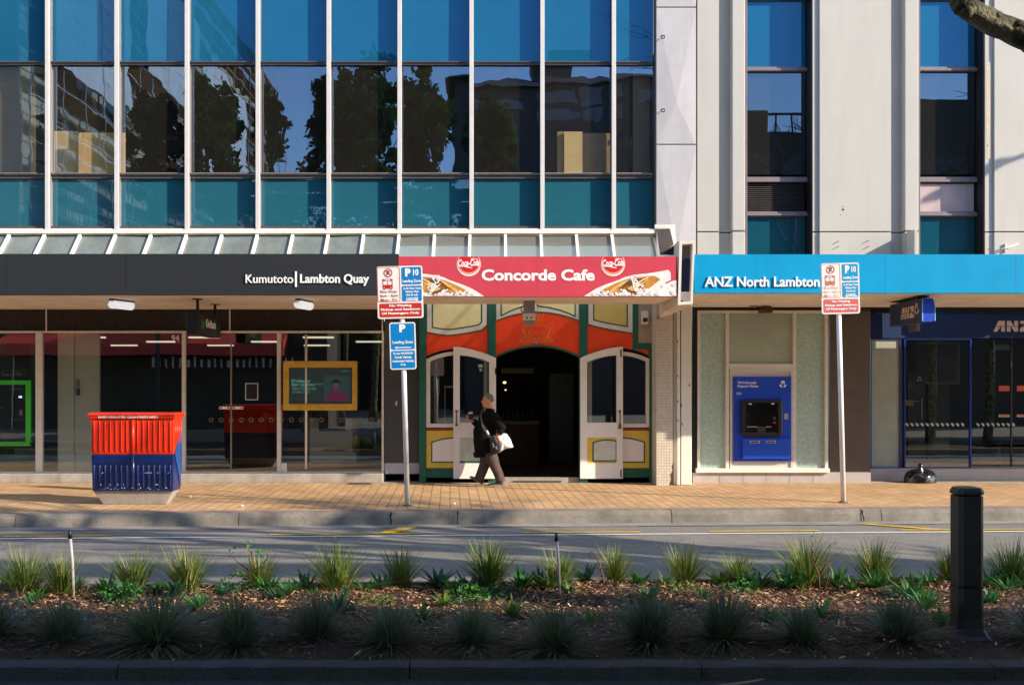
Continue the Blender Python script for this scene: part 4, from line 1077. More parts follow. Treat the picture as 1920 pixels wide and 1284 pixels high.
# tiled column and painted pipes beside it
PD = 18.46
tiles = bpy.data.materials.new("small_cream_tiles"); tiles.use_nodes = True
t = tiles.node_tree; b_ = t.nodes["Principled BSDF"]; b_.inputs["Roughness"].default_value = .4
tc = t.nodes.new("ShaderNodeTexCoord"); mp = t.nodes.new("ShaderNodeMapping"); mp.inputs["Rotation"].default_value = (R(90), 0, 0)
t.links.new(tc.outputs["Object"], mp.inputs[0])
bt = t.nodes.new("ShaderNodeTexBrick"); bt.offset = 0.0
for k, v in (("Scale", 1), ("Brick Width", .052), ("Row Height", .052), ("Mortar Size", .004)): bt.inputs[k].default_value = v
bt.inputs["Color1"].default_value = (.66, .60, .52, 1); bt.inputs["Color2"].default_value = (.58, .52, .45, 1); bt.inputs["Mortar"].default_value = (.38, .32, .26, 1)
t.links.new(mp.outputs[0], bt.inputs["Vector"]); t.links.new(bt.outputs[0], b_.inputs["Base Color"])
colm = thing("tiled_column", "cream mosaic tiled column with a chipped foot between the cafe and the right bank", "column", (X(1245, PD), PD, 0))
g = MB(); prof = [(1231, 910), (1231, 560), (1262, 560), (1262, 868), (1259, 874), (1261, 882), (1256, 890), (1258, 898), (1254, 910)]
g.prism(pts(prof, PD), PD, PD + .65); g.build("shaft", tiles, colm)
g = MB(); pb(g, 1234, 1263, 861, 909, PD + .10, .5); g.build("broken_core", concrete_d, colm)
g = MB(); pb(g, 1233, 1241, 592, 597, PD - .03, .03); g.build("bracket", mat("rust_bracket", (.2, .11, .07), .7), colm)
pipe = thing("pipe_casing", "painted metal pipe casing standing between the tiled column and the right bank", "pipe casing", (X(1282, PD), PD, 0))
for xa, xb, dy in ((1263, 1268, .10), (1269, 1275, .03), (1277, 1297, .06)):
    g = MB(); pb(g, xa, xb, 560, 909, PD + dy, .5); g.build("panel", white if xa > 1262 else alu, pipe, bevel=.012)
g = MB()
for y in (705, 752, 788, 640): g.ell((X(1271, PD), PD + .02, Z(y, PD)), (.012, .01, .02), 0, 6, 4)
for (x, y) in ((1294, 722), (1279, 760), (1280, 795)): g.ell((X(x, PD), PD + .055, Z(y, PD)), (.012, .006, .03), 0, 7, 5)
g.build("rust_spot", mat("rust_spot", (.12, .06, .04), .9), pipe)

# ---------------------------------------------------------------- right bank shopfront
AD = 19.0
ab = thing("shopfront", "bank shopfront with frosted glass bays and a navy sign band right of the tiled column", "shopfront", (X(1600, AD), AD, 0))
g = MB(); g.box(X(1299, AD), X(1632, AD), AD - .02, AD + .5, 0, Z(886, AD)); g.build("plinth", mat("block_base", (.42, .38, .38), .8, var=.1, speck=.1), ab)
g = MB()
for x in (1349, 1393, 1436, 1480, 1524, 1582): g.box(X(x, AD) - .003, X(x, AD) + .003, AD - .0225, AD - .0195, .0, Z(887, AD))
g.build("plinth_joint", concrete_d, ab)
g = MB(); pb(g, 1298, 1308, 555, 886, AD + .02, .4); pb(g, 1308, 1632, 560, 582, AD + .02, .4); g.build("dark_surround", black, ab)
for xa, xb in ((1308, 1313), (1361, 1367), (1487, 1493), (1547, 1553)):
    g = MB(); pb(g, xa, xb, 582, 879, AD - .03, .12); g.build("mullion", alu, ab, bevel=.004)
g = MB(); pb(g, 1308, 1553, 582, 587, AD - .032, .12); g.build("head_rail", alu, ab, bevel=.004)
g = MB(); pb(g, 1306, 1556, 878, 886, AD - .08, .2); g.build("sill", white, ab, bevel=.006)
g = MB(); pb(g, 1367, 1487, 682, 690, AD - .03, .12); g.build("transom", alu, ab, bevel=.004)
for xa, xb, yb, mt in ((1313, 1361, 878, frost2), (1367, 1487, 682, frost), (1493, 1547, 878, frost2)):
    g = MB(); pb(g, xa, xb, 587, yb, AD + .03, .02); g.build("frosted_pane", mt, ab)
g = MB(); pb(g, 1556, 1632, 560, 886, AD + .15, .35); g.build("stone_pier", stone, ab)
g = MB(); g.tube([(X(1534, AD), AD - .10, Z(560, AD)), (X(1534, AD), AD - .10, Z(590, AD))], .01, 6) if False else None
# blue cash machine
atm2 = thing("cash_machine", "bright blue wall cash machine between the two tall frosted panes", "cash machine", (X(1430, AD), AD, .2))
g = MB(); pb(g, 1368, 1486, 690, 878, AD - .01, .2, 0)
g.frame(pts([(1368, 690), (1486, 690), (1486, 878), (1368, 878)], AD), pts([(1372, 696), (1482, 696), (1482, 876), (1372, 876)], AD), AD - .035, AD - .0105)
g.build("surround", mat("surround_grey", (.62, .58, .57), .5, var=.04), atm2)
g = MB(); pb(g, 1376, 1484, 706, 864.5, AD - .06, .049); g.build("face_panel", atm_blue, atm2, bevel=.006)
g = MB(); pb(g, 1390, 1468, 749, 816, AD - .15, .089, 0); g.build("hood", black, atm2, bevel=.03)
g = MB(); pb(g, 1399, 1459, 755, 810, AD - .155, .004, 0)
for (x, y, w, h, mm) in ((1403.5, 756.5, 6, 1.6, 1), (1446, 756, 6, 1.6, 1), (1401, 799, 19, 2, 2), (1437, 799, 9, 2, 2), (1449, 791, 6, 2, 3), (1450, 781, 4, 6, 4), (1404, 778, 1.5, 1.5, 4)):
    pb(g, x, x + w, y, y + h, AD - .158, .003, mm)
g.build("screen", [mat("screen_black", (.004, .004, .004), .15), letter_w, mat("dim_text", (.30, .26, .22), .5), sign_red, mat("slot_teal", (.03, .09, .08), .4)], atm2)
g = MB()
for r_ in range(4):
    for k_ in range(3): pb(g, 1421 + k_ * 5.2, 1425 + k_ * 5.2, 800 + r_ * 2.6, 801.9 + r_ * 2.6, AD - .1585, .003, 0)
g.build("keypad", mat("steel_key", (.10, .10, .105), .4, metal=.5), atm2)
for (x, y, w, h, mm) in ((1381, 735, 9, 5, "sticker_grey_white"), (1470, 775, 8, 11, "sticker_grey_white")):
    g = MB(); pb(g, x, x + w, y, y + h, AD - .0625, .002); g.build("sticker", mat(mm, (.30, .34, .42), .5, var=.2), atm2)
g = MB(); pb(g, 1397, 1463, 813, 818, AD - .12, .06); g.build("hood_base", black, atm2)
g = MB(); pb(g, 1393, 1482, 822, 860, AD - .13, .069, 0); g.build("cash_drawer", mat("machine_blue_front", (.005, .07, .60), .4, var=.05), atm2, bevel=.01)
for xa in (1406, 1436):
    g = MB(); pb(g, xa, xa + 19, 826, 830.5, AD - .134, .003, 0); pb(g, xa + 2, xa + 17, 827.3, 829.4, AD - .136, .003, 1); g.build("cash_slot", [mat("tan_trim", (.5, .38, .26), .5), black], atm2)
g = MB(); D = AD - .063
g.text("Withdrawals", X(1383, D), Z(719.5, D), X(1418, D) - X(1383, D), Z(714.5, D) - Z(719.5, D), D, bold=.01)
g.text("Deposit Notes", X(1383, D), Z(727.5, D), X(1422, D) - X(1383, D), Z(721, D) - Z(727.5, D), D, bold=.01)
lotus(g, lambda a, b: (X(1468, D) + a, D, Z(720, D) + b), .066)
g.build("lettering", letter_w, atm2)
# bracket light above
D = 18.6
sl = thing("security_light", "small bronze security light and camera under the blue canopy above the cash machine", "light", (X(1437, D), D, 3.2))
g = MB(); pb(g, 1426, 1449, 580, 586, D, .18); pb(g, 1428, 1447, 574, 580, D + .05, .1); g.build("lamp_head", mat("bronze_lamp", (.12, .07, .03), .4, metal=.5), sl, bevel=.006)
g = MB(); g.tube([(X(1418, D), D + .05, Z(573, D)), (X(1424, D), D + .1, Z(574, D)), (X(1430, D), D + .1, Z(577, D))], .012, 6); g.tube([(X(1440, D), D + .1, Z(574, D)), (X(1440, D), D + .1, 3.40)], .012, 6); g.build("arm", black, sl)
g = MB(); pb(g, 1408, 1418, 570, 575, D, .10); g.build("camera_head", mat("grey_case", (.32, .27, .22), .5), sl, bevel=.004)
# right part: navy band, entrance
BD = 19.75
g = MB(); g.box(X(1620, BD), 17.5, BD - .25, BD + .4, 0.0, Z(877, BD)); g.build("step_plinth", mat("pale_block_step", (.46, .41, .40), .8, var=.1, speck=.1), ab)
g = MB(); g.box(X(1629, BD), 17.5, BD - .05, BD + .15, Z(634, BD), Z(588, BD)); g.build("sign_band", navy_f, ab)
g = MB(); g.box(X(1620, BD), 17.5, BD, BD + .2, Z(588, BD), 3.45); g.build("top_panel", black, ab)
g = MB(); anz(g, lambda a, b: (X(1860, BD) + a, BD - .054, Z(622, BD) + b), X(1932, BD) - X(1860, BD), Z(602, BD) - Z(622, BD)); lotus(g, lambda a, b: (X(1950, BD) + a, BD - .054, Z(611, BD) + b), .14); g.build("lettering", letter_t, ab)
g = MB(); pb(g, 1634, 1686, 637, 876, BD, .03); g.build("frosted_pane", mat("frosted_grey", (.34, .37, .32), .7, var=.12, scale=4, speck=.1), ab)
def blue_frame(xa, xb, ya, yb):
    g = MB(); g.frame(pts([(xa, ya), (xb, ya), (xb, yb), (xa, yb)], BD), pts([(xa + 1.8, ya + 1.8), (xb - 1.8, ya + 1.8), (xb - 1.8, yb - 1.8), (xa + 1.8, yb - 1.8)], BD), BD - .03, BD + .05); g.build("window_frame", frame_blue, ab)
blue_frame(1632, 1688, 635, 877); blue_frame(1695, 1820, 635, 877)
g = MB(); pb(g, 1688, 1695, 634, 877, BD, .05); g.build("dark_mullion", black, ab)
g = MB(); g.add([(X(1697, BD), BD + .01, Z(875, BD)), (X(1818, BD), BD + .01, Z(875, BD)), (X(1818, BD), BD + .01, Z(637, BD)), (X(1697, BD), BD + .01, Z(637, BD))], [(0, 1, 2, 3)]); g.build("window_pane", shopglass, ab)
ED = BD + .35
for xa, xb in ((1822, 1896), (1898, 1990), (1992, 2100), (2102, 2220)):
    g = MB(); g.add([(X(xa, ED), ED, Z(892, ED)), (X(xb, ED), ED, Z(892, ED)), (X(xb, ED), ED, Z(634, ED)), (X(xa, ED), ED, Z(634, ED))], [(0, 1, 2, 3)]); g.build("door_pane", shopglass, ab)
    g = MB(); pb(g, xb - .5, xb + 2, 634, 892, ED - .02, .05); g.build("door_stile", black, ab)
g = MB(); g.box(X(1820, ED), 17.5, ED - .3, ED + .4, -.02, .05); g.build("entrance_step", concrete, ab)
for xa in (1873, 1907):
    g = MB(); pb(g, xa, xa + 20, 723, 733, ED - .006, .005); g.build("orange_label", mat("label_orange", (.55, .09, .02), .5), ab)
    g = MB(); pb(g, xa, xa + 20, 777, 781.5, ED - .006, .005, 0); pb(g, xa + 2, xa + 18, 778, 780, ED - .008, .003, 1); g.build("door_label", [letter_t, sign_red], ab)
g = MB()
for k in range(22):
    x0_ = 1700 + k * 9.5
    D = BD - .0 if x0_ < 1817 else ED - .01
    if 1813 < x0_ < 1824: continue
    x, z = X(x0_, D), Z(796, D); l = [(x + .035 * a, z + .035 * b) for a, b in ((-1, .9), (0, 1), (.9, .4), (1.1, -.5), (.5, -1.1), (-.3, -.4))]
    g.add([(a, D - .004, b) for a, b in l], [tuple(range(6))])
g.build("dot_pattern", mat("leaf_decal", (.42, .42, .40), .5), ab)
g = MB(); pb(g, 1866, 1893, 646, 656, ED + .4, .05); g.build("exit_sign", mat("grey_green_box", (.16, .20, .19), .4), ab)
g = MB(); x0, x1 = X(1629, BD), 17.5
g.box(x0, x1, BD + .4, BD + 6, .05, .1, 0); g.box(x0, x1, BD + 6, BD + 6.1, 0, 3.4, 1); g.box(x0, x1, BD + .25, BD + 6, 3.15, 3.25, 1)
for x in (x0, x1 - .1): g.box(x, x + .1, BD + .2, BD + 6, 0, 3.4, 1)
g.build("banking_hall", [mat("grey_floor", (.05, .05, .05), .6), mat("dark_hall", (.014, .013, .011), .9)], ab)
g = MB(); D = BD + 1.6; pb(g, 1718, 1800, 640, 720, D, .06, 0); pb(g, 1722, 1794, 646, 716, D - .02, .02, 1); pb(g, 1703, 1735, 700, 876, BD + .7, .5, 1); pb(g, 1740, 1780, 716, 876, D + .2, .3, 2)
g.build("interior_fitting", [mat("olive_frame", (.09, .09, .07), .5), black, mat("olive_wall", (.035, .034, .025), .6)], ab)
g = MB(); D = BD + .66; lotus(g, lambda a, b: (X(1724, D) + a, D, Z(710, D) + b), .05); pb(g, 1728, 1729.5, 747, 787, D, .01); g.build("interior_logo", letter_t, ab)
g = MB(); pb(g, 1698, 1713, 750, 761, BD + .03, .01, 0); pb(g, 1700, 1724, 751, 753, BD + .04, .01, 0); g.build("yellow_sticker", mat("sticker_yellow", (.35, .26, .03), .5), ab)
g = MB(); g.tube([(X(1868, ED + 1), ED + 1, .1), (X(1868, ED + 1), ED + 1, .75)], .08, 10); g.lathe([(.3, 0), (.3, .03)], (X(1868, ED + 1), ED + 1, .72)); g.lathe([(.26, 0), (.05, .06)], (X(1868, ED + 1), ED + 1, .1)); g.build("small_table", black, ab)
# ---------------------------------------------------------------- red and blue slatted bin on a concrete foot
BX0, BX1, BD_ = X(170, 15.35), X(326, 15.35), 15.35
zt_, zm_, zb_ = Z(776, 15.35), Z(851, 15.35), Z(921, 15.35)
dep = 0.40
bn = thing("recycling_bin", "ribbed red and navy plastic bin on a tapered concrete foot", "bin", ((BX0 + BX1) / 2, BD_ + dep / 2, 0))
bred = mat("bin_red_plastic", (0.74, 0.034, 0.008), .34, var=.12, scale=5, spec=.5, stain=.22)
bblue = mat("bin_navy_plastic", (0.006, 0.018, 0.10), .25, var=.2, scale=6, spec=.7)
def wall_box(mb, x0, x1, y0, y1, z0, z1, tx, ty, m=0):
    vs = [(x0 + tx, y0 + ty, z0), (x1 - tx, y0 + ty, z0), (x1 - tx, y1 - ty, z0), (x0 + tx, y1 - ty, z0), (x0, y0, z1), (x1, y0, z1), (x1, y1, z1), (x0, y1, z1)]
    mb.add(vs, [(0, 3, 2, 1), (4, 5, 6, 7), (0, 1, 5, 4), (1, 2, 6, 5), (2, 3, 7, 6), (3, 0, 4, 7)], m)
g = MB(); wall_box(g, BX0, BX1, BD_, BD_ + dep, zm_ - .005, zt_ - .04, .004, .006); g.build("upper_body", bred, bn, bevel=.012)
g = MB(); wall_box(g, BX0 + .004, BX1 - .004, BD_ + .006, BD_ + dep - .006, zb_, zm_ - .006, .012, .012); g.build("lower_body", bblue, bn, bevel=.016)
g = MB(); wall_box(g, BX0 - .035, BX1 + .03, BD_ - .035, BD_ + dep + .035, zt_ - .075, zt_ - .02, .012, .012); wall_box(g, BX0 - .02, BX1 + .02, BD_ - .02, BD_ + dep + .02, zt_ - .0205, zt_ + .02, -.03, -.03, 0)
g.build("rim", bred, bn, bevel=.012)
g = MB(); nr = 15; xm = (BX0 + BX1) / 2 + .01
for k in range(nr):
    x = BX0 + .055 + (BX1 - BX0 - .11) * k / (nr - 1)
    if abs(x - xm) < .03: continue
    g.tube([(x, BD_ + .004, zm_ + .03), (x, BD_ - .006, zm_ + .06), (x, BD_ - .006, zt_ - .13), (x, BD_ + .004, zt_ - .10)], .0075, 6)
g.tube([(xm, BD_ + .002, zm_ + .0), (xm, BD_ - .004, zt_ - .09)], .022, 8)
for k in range(4):
    y = BD_ + .07 + k * .085; g.tube([(BX1 + .0, y, zm_ + .16), (BX1 + .004, y, zt_ - .12)], .010, 6)
g.build("upper_rib", bred, bn)
g = MB()
for k in range(nr):
    x = BX0 + .055 + (BX1 - BX0 - .11) * k / (nr - 1)
    if abs(x - xm) < .03: continue
    g.tube([(x, BD_ + .02, zb_ + .05), (x, BD_ + .004, zb_ + .08), (x, BD_ + .0, zm_ - .19), (x, BD_ + .012, zm_ - .165)], .012, 6)
g.tube([(xm, BD_ + .012, zb_ + .03), (xm, BD_ + .006, zm_)], .024, 8)
g.box(BX0 + .03, xm - .03, BD_ + .000, BD_ + .012, zm_ - .145, zm_ - .02); g.box(xm + .03, BX1 - .03, BD_ + .000, BD_ + .012, zm_ - .145, zm_ - .02)
g.build("lower_rib", bblue, bn)
g = MB(); x = BX1 + .0
g.add([(x + .004, BD_ + .03, zm_ + .02), (x - .002, BD_ + dep - .05, zb_ + .04), (x + .006, BD_ + dep - .03, zt_ - .22)], [(0, 1, 2)]); g.build("side_panel", mat("bin_sunlit_blue", (.015, .07, .26), .35, var=.1), bn)  # blue side panel, coloured brighter for the sun falling on it
g = MB(); wall_box(g, X(183, 15.6), X(316, 15.6), BD_ + .12, BD_ + dep - .10, -.0, zb_ + .004, .10, .05)
vs = g.v; g.v = []; g.f = []; g.m = []; g.s = []
x0, x1 = BX0 + .02, BX1 - .03
g.add([(x0 + .13, BD_ + .11, 0), (x1 - .12, BD_ + .11, 0), (x1 - .12, BD_ + dep - .09, 0), (x0 + .13, BD_ + dep - .09, 0), (x0, BD_ + .05, zb_ + .003), (x1, BD_ + .05, zb_ + .003), (x1, BD_ + dep - .03, zb_ + .003), (x0, BD_ + dep - .03, zb_ + .003)],
      [(0, 3, 2, 1), (4, 5, 6, 7), (0, 1, 5, 4), (1, 2, 6, 5), (2, 3, 7, 6), (3, 0, 4, 7)])
g.build("foot", concrete, bn, bevel=.008)
g = MB(); g.text("SAVED YOUR LITTER  CLEAN STREETS SAFELY", BX0 + .13, zt_ - .062, BX1 - BX0 - .36, .032, BD_ - .0335, bold=.02); g.build("lettering", letter_w, bn)
g = MB()
for k in range(34):
    x = random.uniform(BX0 + .04, BX1 - .05); z = zb_ + random.choice([.03, .05, .10, .28]); s_ = random.uniform(.005, .014)
    g.add([(x - s_, BD_ - .013, z), (x + s_, BD_ - .013, z + s_ * .4), (x + s_ * .5, BD_ - .013, z + s_ * 1.6)], [(0, 1, 2)])
g.build("scuff", mat("scuff_white", (.6, .58, .6), .6), bn)

# ---------------------------------------------------------------- parking sign posts
def rrect(x0, x1, z0, z1, r, n=4):
    out = []
    for cx, cz, a0 in ((x1 - r, z1 - r, 0), (x0 + r, z1 - r, 90), (x0 + r, z0 + r, 180), (x1 - r, z0 + r, 270)):
        out += [(cx + r * math.cos(R(a0 + 90 * k / n)), cz + r * math.sin(R(a0 + 90 * k / n))) for k in range(n + 1)]
    return out
def sign_post(px, py, label, lower, arrow, red, faint, lean, h):
    D = FPX * CAM_Z / (py - HY); x = X(px, D)
    s = thing("parking_sign_post", label, "sign post", (x, D, 0), "parking sign posts at the kerb")
    # local building: x0 = post axis; D = plate plane just in front of the post
    P = D - .052
    g = MB(); g.tube([(x, D, -.02), (x, D, h)], .040, 14); g.lathe([(.04, 0), (.035, .012), (.01, .02)], (x, D, h), 14); g.build("post", galv, s)
    g = MB(); g.lathe([(.075, 0), (.07, .012), (.042, .016)], (x, D, .004), 14); g.build("base_collar", mat("rusty_collar", (.14, .08, .05), .8, var=.3), s)
    def plate(zc0, zc1, xa, xb):
        g = MB(); g.prism(rrect(xa, xb, zc0, zc1, .035), P, P + .008); return g.build("sign_plate", sign_white, s)
    kw = 1 if lower else .84
    W_, H_ = (.70 if lower else .60), .80
    zt = h + .05; z0 = zt - H_; cx = x + (.0 if lower else .0)
    dx = -.02 if lower else .02
    xa, xb = cx - W_ / 2 + dx, cx + W_ / 2 + dx
    pl = plate(z0, zt, xa, xb)
    e = P - .003
    def panel(name, x0, x1, za, zb, m, r=.022):
        g = MB(); g.add([(a, e + .0015, b) for a, b in rrect(x0, x1, za, zb, r)], [tuple(range(20))]); g.build(name, m, pl)
    xm_ = xa + (.365 if lower else .315)
    # white no-parking panel with thin red border
    o_, i_ = rrect(xa + .006, xm_ - .012, z0 + .255, zt - .01, .03), rrect(xa + .014, xm_ - .02, z0 + .263, zt - .018, .025)
    g = MB(); n = len(o_)
    g.add([(a, e, b) for a, b in o_ + i_], [(i, (i + 1) % n, n + (i + 1) % n, n + i) for i in range(n)])
    g.build("panel_border", faint if not lower else red, pl)
    panel("blue_panel", xm_ + .012, xb - .02, zt - .285, zt - .02, sb := (sign_blue if lower else mat("sign_light_blue", (.0, .30, .60), .4, var=.04)))
    panel("blue_panel", xm_ + .012, xb - .02, z0 + .258, zt - .305, sb)
    panel("red_panel", xa + .025, xb - .025, z0 + .022, z0 + .232, red)
    # no parking roundel
    c0, c1 = xa + (.175 if lower else .150), zt - .100; n = 24
    g = MB()
    vs = [(c0 + r * math.cos(2 * math.pi * i / n), e - .001, c1 + r * math.sin(2 * math.pi * i / n)) for r in (.066, .053) for i in range(n)]
    g.add(vs, [(i, (i + 1) % n, n + (i + 1) % n, n + i) for i in range(n)]); g.ribbon([(c0 - .042, c1 + .042), (c0 + .042, c1 - .042)], .013, e - .0015)
    rd = red if lower else mat("sign_faded_rust", (.58, .16, .12), .5, var=.1)
    g.build("roundel", rd, pl)
    g = MB(); g.text("P", c0 - .022, c1 - .037, .046, .074, e - .0005, bold=.03); g.build("lettering", mat("sign_black", (.03, .03, .035), .5), pl)
    # bus icon
    g = MB(); bx_, bz = c0 - .010, zt - .285
    def rc(x0, x1, za, zb):
        x0, x1 = bx_ + (x0 - bx_) * .88, bx_ + (x1 - bx_) * .88; za, zb = bz + (za - bz) * .74, bz + (zb - bz) * .74
        g.add([(x0, e - .001, za), (x1, e - .001, za), (x1, e - .001, zb), (x0, e - .001, zb)], [(0, 1, 2, 3)])
    rc(bx_ - .085, bx_ + .085, bz - .045, bz + .005); rc(bx_ - .085, bx_ - .075, bz, bz + .10); rc(bx_ + .075, bx_ + .085, bz, bz + .10); rc(bx_ - .004, bx_ + .004, bz, bz + .085)
    rc(bx_ - .085, bx_ - .05, bz + .085, bz + .125); rc(bx_ + .05, bx_ + .085, bz + .085, bz + .125); rc(bx_ - .055, bx_ + .055, bz + .085, bz + .092); rc(bx_ - .05, bx_ + .05, bz + .117, bz + .125)
    rc(bx_ - .085, bx_ + .085, bz - .075, bz - .062); rc(bx_ - .085, bx_ - .075, bz - .075, bz - .04); rc(bx_ + .075, bx_ + .085, bz - .075, bz - .04); rc(bx_ - .045, bx_ + .045, bz - .062, bz - .04)
    rc(bx_ - .07, bx_ - .045, bz - .095, bz - .075); rc(bx_ + .045, bx_ + .07, bz - .095, bz - .075)
    g.build("bus_symbol", rd, pl)
    def txt(body, xc, z, w, hh, m, bold=.03):
        g = MB(); g.text(body, xc - w / 2, z, w, hh, e - .002, bold=bold); g.build("lettering", m, pl)
    xl = xa + (.178 if lower else .153)
    txt("Bus Stop", xl, z0 + .385, .25 * kw, .052, faint if not lower else mat("sign_brown_red", (.42, .10, .07), .5), .015)
    txt("4pm - 6pm", xl, z0 + .323, .28 * kw, .050, faint if not lower else MATS["sign_brown_red"], .015)
    txt("Mon - Fri", xl, z0 + .266, .25 * kw, .044, faint if not lower else MATS["sign_brown_red"], .015)
    xr = (xm_ + xb) / 2
    txt("P", xr - .055 * kw, zt - .165, .085 * kw, .125, letter_w, .06); txt("10", xr + .065 * kw, zt - .150, .085 * kw, .095, letter_w, .04)
    txt("Loading Zone", xr, zt - .265, .28 * kw, .055, letter_w, .035)
    for k, l in enumerate(("At All Other Times", "Vehicles Must", "Not Be Left", "Unattended")):
        txt(l, xr, z0 + .440 - k * .050, (.27, .21, .175, .175)[k] * kw, .032, letter_w, .035)
    g = MB(); az = z0 + .275; sx = 1 if arrow == 'r' else -1
    g.ribbon([(xr - sx * .10, az), (xr + sx * .06, az)], .014, e - .002); g.add([(xr + sx * .05, e - .002, az + .02), (xr + sx * .10, e - .002, az), (xr + sx * .05, e - .002, az - .02)], [(0, 1, 2)]); g.build("arrow", letter_w, pl)
    for k, l in enumerate(("No Waiting", "Pickup and Setdown", "Of Passengers Only")):
        txt(l, (xa + xb) / 2, z0 + .172 - k * .058, (.34, .60, .58)[k] * kw, .042, letter_w, .045)
    if lower:
        zt2 = z0 - .06; z2 = zt2 - .72; xa2, xb2 = x - .20, x + .20
        pl = plate(z2, zt2, xa2, xb2)
        panel("blue_panel", xa2 + .018, xb2 - .018, z2 + .305, zt2 - .018, sign_blue); panel("blue_panel", xa2 + .018, xb2 - .018, z2 + .018, z2 + .287, sign_blue)
        txt("P", x, zt2 - .150, .095, .12, letter_w, .06); txt("Loading Zone", x, z2 + .385, .31, .055, letter_w, .03)
        g = MB(); az = z2 + .335; g.ribbon([(x - .09, az), (x + .13, az)], .013, e - .002); g.add([(x - .08, e - .002, az + .02), (x - .13, e - .002, az), (x - .08, e - .002, az - .02)], [(0, 1, 2)]); g.build("arrow", letter_w, pl)
        for k, l in enumerate(("10 min MAXIMUM", "Goods Vehicles", "Authorised Vehicles", "Only")):
            txt(l, x, z2 + .228 - k * .058, (.30, .26, .33, .085)[k], .036, letter_w, .03)
    s.rotation_euler = (0, R(lean), 0)
sign_post(764, 948, "leaning white post with a stacked pair of parking and loading zone signs by the cafe", True, 'r', sign_red, sign_faint, -1.55, 3.62)
sign_post(1581.5, 942, "white post with a single sun-faded parking sign in front of the right bank", False, 'l', sign_pink, sign_faint, -1.45, 3.72)

# ---------------------------------------------------------------- bollard and irrigation stakes
D = 7.10; x = X(1825, D)
bo = thing("bollard", "black square metal bollard with a flared foot standing in the planting bed at the right", "bollard", (x, D + .1, 0))
bm_ = mat("bollard_black", (.016, .014, .014), .45, var=.35, scale=7, spec=.5, bump=.06)
def sqring(w, c): return [(-w + c, -w), (w - c, -w), (w, -w + c), (w, w - c), (w - c, w), (-w + c, w), (-w, w - c), (-w, -w + c)]
def loft(mb, levels, cx, cy, m=0):
    vs = [(cx + a, cy + b, z) for z, w, c in levels for a, b in sqring(w, c)]
    n = 8; fs = [(i * n + k, i * n + (k + 1) % n, (i + 1) * n + (k + 1) % n, (i + 1) * n + k) for i in range(len(levels) - 1) for k in range(n)]
    fs += [tuple(range(7, -1, -1)), tuple(range((len(levels) - 1) * n, len(levels) * n))]
    mb.add(vs, fs, m)
h = .022
g = MB(); loft(g, [(-.02, .142, .03), (.01, .136, .03), (.035, .118, .03), (.08, .098, .028), (.15, .091, .028), (.37, .090, .028)], x, D + .1); g.build("foot", bm_, bo)
g = MB(); loft(g, [(.374, .088, .028), (.39, .090, .028), (1.025, .090, .028), (1.03, .084, .028)], x, D + .1); g.build("shaft", bm_, bo)
g = MB(); loft(g, [(1.035, .084, .028), (1.04, .094, .028), (1.06, .094, .028), (1.085, .083, .028), (1.092, .055, .02)], x, D + .1); g.build("cap", bm_, bo)
for (xb_, yb_, xt_, yt_, lab) in ((138, 1117, 131, 992, "thin grey riser pipe with a black tip at the left of the planting bed"), (1049, 1112, 1043, 998, "thin grey riser pipe with a black tip in the middle of the planting bed")):
    D = FPX * (CAM_Z - .01) / (yb_ - HY); xx = X(xb_, D); dz = (yb_ - yt_) / FPX * D; ddx = (xt_ - xb_) / FPX * D
    st = thing("riser_pipe", lab, "stake", (xx, D, 0.01), "riser pipes in the planting bed")
    g = MB(); g.tube([(xx, D, -.03), (xx + ddx * .5 + .006, D, dz * .5), (xx + ddx * .92, D, dz * .90)], .014, 8); g.build("pipe", mat("grey_pipe", (.36, .33, .34), .45, var=.15, scale=20), st)
    g = MB(); g.tube([(xx + ddx * .92, D, dz * .88), (xx + ddx, D, dz * .96), (xx + ddx, D, dz)], [.019, .017, .012], 8); g.build("tip", black, st)

# ---------------------------------------------------------------- tied black rubbish bag
D = 19.05; x = X(1725, D)
rb_ = thing("rubbish_bag", "glossy black rubbish bag tied at the neck in front of the right bank", "bag", (x, D, 0))
bagm = mat("black_plastic_film", (.008, .008, .009), .18, var=.3, spec=.8, bump=.35, bscale=9)
g = MB(); nu, nv = 36, 12; vs = []; fs = []
for j in range(nv + 1):
    th = math.pi * j / nv
    for i in range(nu):
        ph = 2 * math.pi * i / nu
        r_ = 1 + .07 * math.sin(ph * 7 + j * .5) * math.sin(th) + .05 * math.sin(ph * 3 + 1)
        tq = th / 2; z = .235 * math.cos(tq) ** .62 * (1 + .10 * math.sin(ph * 2 + 1) + .05 * math.sin(ph * 5)); sx_ = math.sin(tq) ** .6
        vs.append((x + .30 * r_ * sx_ * math.cos(ph), D + .22 * r_ * sx_ * math.sin(ph), max(.004, z)))
for j in range(nv):
    for i in range(nu): fs.append((j * nu + i, j * nu + (i + 1) % nu, (j + 1) * nu + (i + 1) % nu, (j + 1) * nu + i))
g.add(vs, fs, 0, True); g.build("sack", bagm, rb_)
g = MB(); g.tube([(x - .02, D, .19), (x + .0, D - .02, .24), (x + .01, D, .28), (x + .005, D, .33), (x + .02, D, .37)], [.12, .07, .035, .05, .02], 9); g.tube([(x - .02, D, .2), (x - .07, D - .05, .23)], [.06, .03], 7); g.build("knot", bagm, rb_)
g = MB(); g.tube([(x - .035, D - .03, .285), (x + .04, D - .03, .29)], .012, 6); g.build("tie", bagm, rb_)

